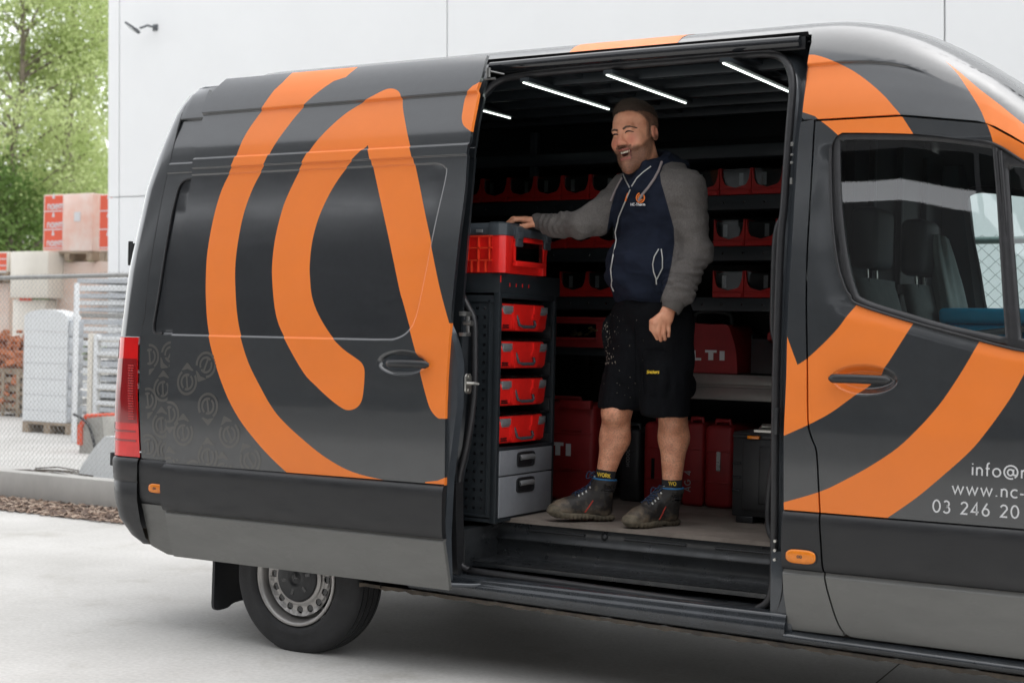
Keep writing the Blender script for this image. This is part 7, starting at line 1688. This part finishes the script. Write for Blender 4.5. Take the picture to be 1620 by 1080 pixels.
# ribbed cuffs
def cuff(a, b, r0, r1, par):
    ax = b-a; ax /= np.linalg.norm(ax); u = np.cross(ax, cF); u /= np.linalg.norm(u); w2 = np.cross(ax, u); mb = MB(); n = 56; v = []; ts = (0, .04, .5, .93, 1.0, 1.0)
    for j, t in enumerate(ts):
        for k in range(n):
            r = (r0+(r1-r0)*t)*(1+(.022 if k % 2 else 0))*(1.0 if j < 4 else (.95 if j == 4 else .80)); q = a+(b-a)*t+u*r*math.cos(2*PI*k/n)+w2*r*math.sin(2*PI*k/n)*.92; v.append(tuple(q-ORG))
    mb.add(v, [(j*n+k, j*n+(k+1) % n, (j+1)*n+(k+1) % n, (j+1)*n+k) for j in range(len(ts)-1) for k in range(n)], 0, True); return mb.build('cuff', mat('rib_knit', (.105, .095, .088), .9, spec=.2, bump=.2, bscale=300), par)
cuff(P(1074, 464, -.232), P(1060.5, 491, -.243), .0475, .0405, hood); cuff(P(870, 352.5, .155), P(848.5, 350.5, .192), .0400, .0345, hood)
# ------------------------------------------------------------------ shorts
Sh = Field(np.array([1.05, .15, 1.08]), np.array([1.85, 1.0, 1.66]), .0085)
Sh.ell(P(1031, 490, 0), (.178, .145, .11), BF, .04); Sh.cone(P(1010, 515, .045), P(976, 655, .045), .120, .090, .04); Sh.cone(P(1052, 515, -.04), P(1053, 660, -.065), .128, .106, .035)
Sh.ell(P(1078, 565, -.09), (.050, .060, .085), BF, .02); Sh.ell(P(1086, 610, -.02), (.035, .06, .06), BF, .02); Sh.ell(P(1040, 600, -.145), (.055, .025, .085), BF, .015)
Sh.ell(P(962, 528, .06), (.016, .04, .075), BF, .03)
Sh.halfin(P(975, 647, .0), (-.05, 0, -1), P(975, 655, .05), .13, .004); Sh.halfin(P(1050, 656, .0), (-.03, 0, -1), P(1052, 662, -.05), .115, .004)
Vs, Qs = Sh.nets(); Vs = relax(Vs, Qs, 1, .5); Ns = vnorm(Vs, Qs); low = sst(1.50-Vs[:, 2], .0, .2)
Vs = Vs+Ns*(.0055*vnoise(Vs*np.array([1, 1, .6]), 15, 11)+.006*low*vnoise(Vs*np.array([1, 1, .35]), 26, 12)+.0015*vnoise(Vs, 60, 13))[:, None]
BLK = mat('work_cloth', (.004, .0045, .006), .85, spec=.15, noise=.3, nscale=18, bump=.3, bscale=140)
shorts = tomesh('shorts', Vs, Qs, BLK, man, ORG)
mb = MB(); R2 = np.random.default_rng(4)
def blob(F_, px, py, r, mb, off=.004):
    c = F_.hit(px, py, off, strict=True); a = F_.hit(px+1.5, py, off, strict=True); b = F_.hit(px, py-1.5, off, strict=True)
    if c is None or a is None or b is None or np.linalg.norm(a-c) > .02 or np.linalg.norm(b-c) > .02: return
    a = a-c; b = b-c; a /= np.linalg.norm(a)+1e-9; b /= np.linalg.norm(b)+1e-9
    n = 7; ph = R2.uniform(0, 6); v = [tuple(c-ORG)]+[tuple(c-ORG+a*r*math.cos(2*PI*k/n)*R2.uniform(.4, 1)+b*r*1.5*math.sin(2*PI*k/n)*R2.uniform(.4, 1.2)) for k in range(n)]; mb.add(v, [(0, k+1, (k+1) % n+1) for k in range(n)])
for i in range(120):
    t = R2.random()**1.3; blob(Sh, 966+R2.normal(0, 6)-t*6, 505+t*95+R2.normal(0, 8), R2.uniform(.0006, .0034), mb)
for i in range(34): blob(Sh, R2.uniform(958, 1020), R2.uniform(498, 640), R2.uniform(.0006, .0022), mb)
o = mb.build('paint_splash', mat('dried_paint', (.30, .26, .21), .8), shorts); o['kind'] = 'stuff'
mb = MB(); text_mb(mb, 'Snickers', lambda u, v: tuple(Sh.hit(1022.5+u+v*.3, 590.5-v, .007)-ORG), 5.4, .24, .0); mb.build('lettering', mat('yellow_print', (.75, .50, .03), .6), shorts)
for pts in ([(1016, 552), (1016, 575), (1017, 600), (1018, 622)], [(1016, 552), (1030, 551), (1045, 552), (1058, 555)], [(1018, 622), (1035, 624), (1056, 626)], [(952, 590), (970, 589), (984, 588)], [(1003, 520), (1005, 560), (1004, 600), (1003, 640)]): surfstrip(Sh, pts, .0022, 'seam', BLK, shorts, .004)
# ------------------------------------------------------------------ socks and boots
SO = mat('black_sock', (.014, .014, .016), .9, bump=.3, bscale=200); YE = mat('yellow_knit', (.62, .42, .04), .8)
def boot(heel, toe_dir, lift, ank, sock_top, name_px, ang, sock_r=.052):
    """heel: floor point under the heel; local axes along the foot, across, up"""
    a = np.array([toe_dir[0], toe_dir[1], 0.]); a /= np.linalg.norm(a); up = np.array([0, 0, 1.]); a = a*math.cos(lift)+up*math.sin(lift); c = up*math.cos(lift)-np.array([toe_dir[0], toe_dir[1], 0])/np.linalg.norm(toe_dir[:2])*math.sin(lift); b = np.cross(c, a)
    W3 = lambda x, y, z: heel+a*x+b*y+c*z; FR = np.stack([a, b, c])
    F_ = Field(heel+a*.13+np.array([-.24, -.24, -.06]), heel+a*.13+np.array([.24, .24, .30]), .0055)
    top = ank+np.array([0, 0, -.005])
    F_.cone(top, W3(.060, 0, .075), .053, .054, .02); F_.cone(W3(.055, 0, .065), W3(.045, 0, .045), .052, .046, .02); F_.cone(W3(.09, 0, .105), W3(.195, 0, .052), .046, .040, .03); F_.ell(W3(.215, 0, .040), (.066, .050, .043), FR, .02); F_.ell(W3(.12, 0, .045), (.10, .042, .035), FR, .03)
    F_.halfin(W3(.1, 0, .022), -c, W3(.12, 0, .0), .22, .004); F_.halfin(top+np.array([0, 0, .012]), up+a*-.12, top+np.array([0, 0, .03]), .09, .006)
    F_.cone(top+np.array([0, 0, .03]), top+np.array([0, 0, -.02]), .046, .044, .004, True)
    V_, Q_ = F_.nets(); V_ = relax(V_, Q_, 1, .4); N_ = vnorm(V_, Q_); V_ = V_+N_*(.0028*vnoise(V_, 38, 21)+.0012*vnoise(V_, 90, 22))[:, None]
    t = None; lo_ = (V_-heel)@FR.T; mud = np.clip(sst(lo_[:, 0], .19, .24)*.9+sst(.06-lo_[:, 2], 0, .03)*.7, 0, 1)
    ob = tomesh('boot', V_, Q_, BOOT, man, ORG, attrs={'mud': mud})
    S_ = Field(heel+a*.13+np.array([-.24, -.24, -.06]), heel+a*.13+np.array([.24, .24, .16]), .0055)
    for x, r in ((.03, .041), (.075, .037), (.12, .036), (.165, .044), (.205, .050), (.245, .042)): S_.ell(W3(x, 0, .016+.0008*0+(.012 if x > .24 else 0)), (.050, r, .020), FR, .03)
    S_.halfin(W3(0, 0, .001), -c, W3(.1, 0, 0), .25, .003); S_.halfin(W3(0, 0, .030+0), c, W3(.1, 0, .05), .22, .004) ; S_.ell(W3(.258, 0, .036), (.032, .044, .026), FR, .012)
    S_.cone(W3(.098, -.06, -.004), W3(.098, .06, -.004), .012, .012, .006, True)
    V2, Q2 = S_.nets(); V2 = relax(V2, Q2, 1, .3); N2 = vnorm(V2, Q2); l2 = (V2-heel)@FR.T; V2 = V2+N2*(.0022*np.sign(np.sin(l2[:, 0]*330))*(np.abs(l2[:, 2]-.008) < .008))[:, None]
    tomesh('sole', V2, Q2, SOLE, ob, ORG)
    # laces and eyelets
    mb = MB(); me_ = MB()
    for k in range(6):
        x = .085+.016*k; z = .30
        def fp(y, xx):
            zz = .26
            while zz > .02 and F_.at(W3(xx, y, zz)) > 0: zz -= .002
            return W3(xx, y, zz+.004)-ORG
        y = .024; p = [fp(-y, x), fp(-y*.4, x+.003), fp(y*.4, x+.008), fp(y, x+.014)]; mb.tube([tuple(q) for q in p], .0032, 6); p = [fp(y, x), fp(y*.4, x+.003), fp(-y*.4, x+.008), fp(-y, x+.014)]; mb.tube([tuple(q) for q in p], .0032, 6)
        for s in (-1, 1): me_.tube([tuple(fp(s*.028, x)), tuple(fp(s*.034, x))], .0038, 6)
    q = fp(0, .085); mb.tube(spline([tuple(q+b*.0), tuple(q+a*.02+b*.03+c*.02), tuple(q+a*.035+b*.02+c*-.0), tuple(q+b*.005)], 5), .003, 6); mb.tube(spline([tuple(q), tuple(q+a*.02-b*.035+c*.015), tuple(q+a*.03-b*.03-c*.015), tuple(q-b*.005)], 5), .003, 6)
    mb.build('lace', mat('dark_blue_lace', (.012, .025, .06), .8), ob); me_.build('eyelet', ZIP, ob)
    mb = MB()
    for s in (-1, 1):
        pts = []
        for k in range(7):
            x = .105+.030*k/6; z = .088-.055*k/6; y = .09
            while y > .01 and F_.at(W3(x, s*y, z)) > 0: y -= .0015
            pts.append(tuple(W3(x, s*(y+.0015), z)-ORG))
        mb.tube(pts, .0028, 6)
    mb.build('red_stripe', mat('red_stripe', (.40, .035, .02), .6), ob)
    mb = MB(); mb.tube([tuple(top+FRx*.050*math.cos(t_)+FRy*.050*math.sin(t_)+np.array([0, 0, .006])-ORG) for t_ in np.linspace(0, 2*PI, 25)[:-1] for FRx, FRy in (((a*1.), b),)], .004, 6, closed=True); mb.build('collar_lining', mat('blue_lining', (.02, .14, .32), .7), ob)
    mb = MB(); mb.tube([tuple(top+np.array([0, 0, -.04])-ORG), tuple(top-ORG), tuple(sock_top-ORG)], [.042, .0435, .0435], 24); 
    sk = mb.build('sock', SO, man)
    return F_, ob, sk
def mudmat(name, c0, c1):
    m = bpy.data.materials.new(name); m.use_nodes = True; n = m.node_tree; b = n.nodes['Principled BSDF']; b.inputs['Roughness'].default_value = .6
    tc = n.nodes.new('ShaderNodeTexCoord'); t = n.nodes.new('ShaderNodeTexNoise'); t.inputs['Scale'].default_value = 34; t.inputs['Detail'].default_value = 6; n.links.new(tc.outputs['Object'], t.inputs[0]); a = n.nodes.new('ShaderNodeAttribute'); a.attribute_name = 'mud'
    ad = n.nodes.new('ShaderNodeMath'); ad.operation = 'ADD'; n.links.new(t.outputs['Fac'], ad.inputs[0]); s = n.nodes.new('ShaderNodeMath'); s.operation = 'MULTIPLY'; s.inputs[1].default_value = .35; n.links.new(a.outputs['Fac'], s.inputs[0]); n.links.new(s.outputs[0], ad.inputs[1])
    r = n.nodes.new('ShaderNodeValToRGB'); r.color_ramp.elements[0].position = .54; r.color_ramp.elements[1].position = .92; r.color_ramp.elements[0].color = (*c0, 1); r.color_ramp.elements[1].color = (*c1, 1); n.links.new(ad.outputs[0], r.inputs[0]); n.links.new(r.outputs[0], b.inputs['Base Color'])
    bp = n.nodes.new('ShaderNodeBump'); bp.inputs['Strength'].default_value = .4; bp.inputs['Distance'].default_value = .004; n.links.new(t.outputs['Fac'], bp.inputs['Height']); n.links.new(bp.outputs[0], b.inputs['Normal']); return m
BOOT = mudmat('boot_leather', (.018, .016, .015), (.13, .10, .068)); SOLE = mat('boot_sole', (.055, .048, .036), .8, col2=(.17, .14, .095), nscale=30, noise=.3, bump=.2, bscale=80)
h1 = np.array(tuple(onZ(965, 823, .651))); t1 = -cR*1.0-cF*.30
F1b, b1, s1 = boot(h1, t1, math.radians(4), anR+np.array([0, 0, -.016]), P(959, 743, .05), None, 0)
h2 = np.array(tuple(onZ(1068, 829, .651))); t2 = -cR*.80-cF*.62
F2b, b2, s2 = boot(h2, t2, 0, anL+np.array([0, 0, -.010]), P(1063, 758, -.05), None, 0)
for sk, cx_, dd, x0_, y0_, sl_, tx_ in ((s1, 958, .05, 945, 752.5, .16, 'WORK'), (s2, 1063, -.05, 1058, 767, .08, 'WO')):
    mb = MB(); text_mb(mb, tx_, lambda u, v: tuple(P(x0_+u, y0_-v+sl_*u, dd-math.sqrt(max(.0, .0462**2-((x0_+u-cx_)/366)**2)))-ORG), 6.6, .2, .06); mb.build('lettering', YE, sk)
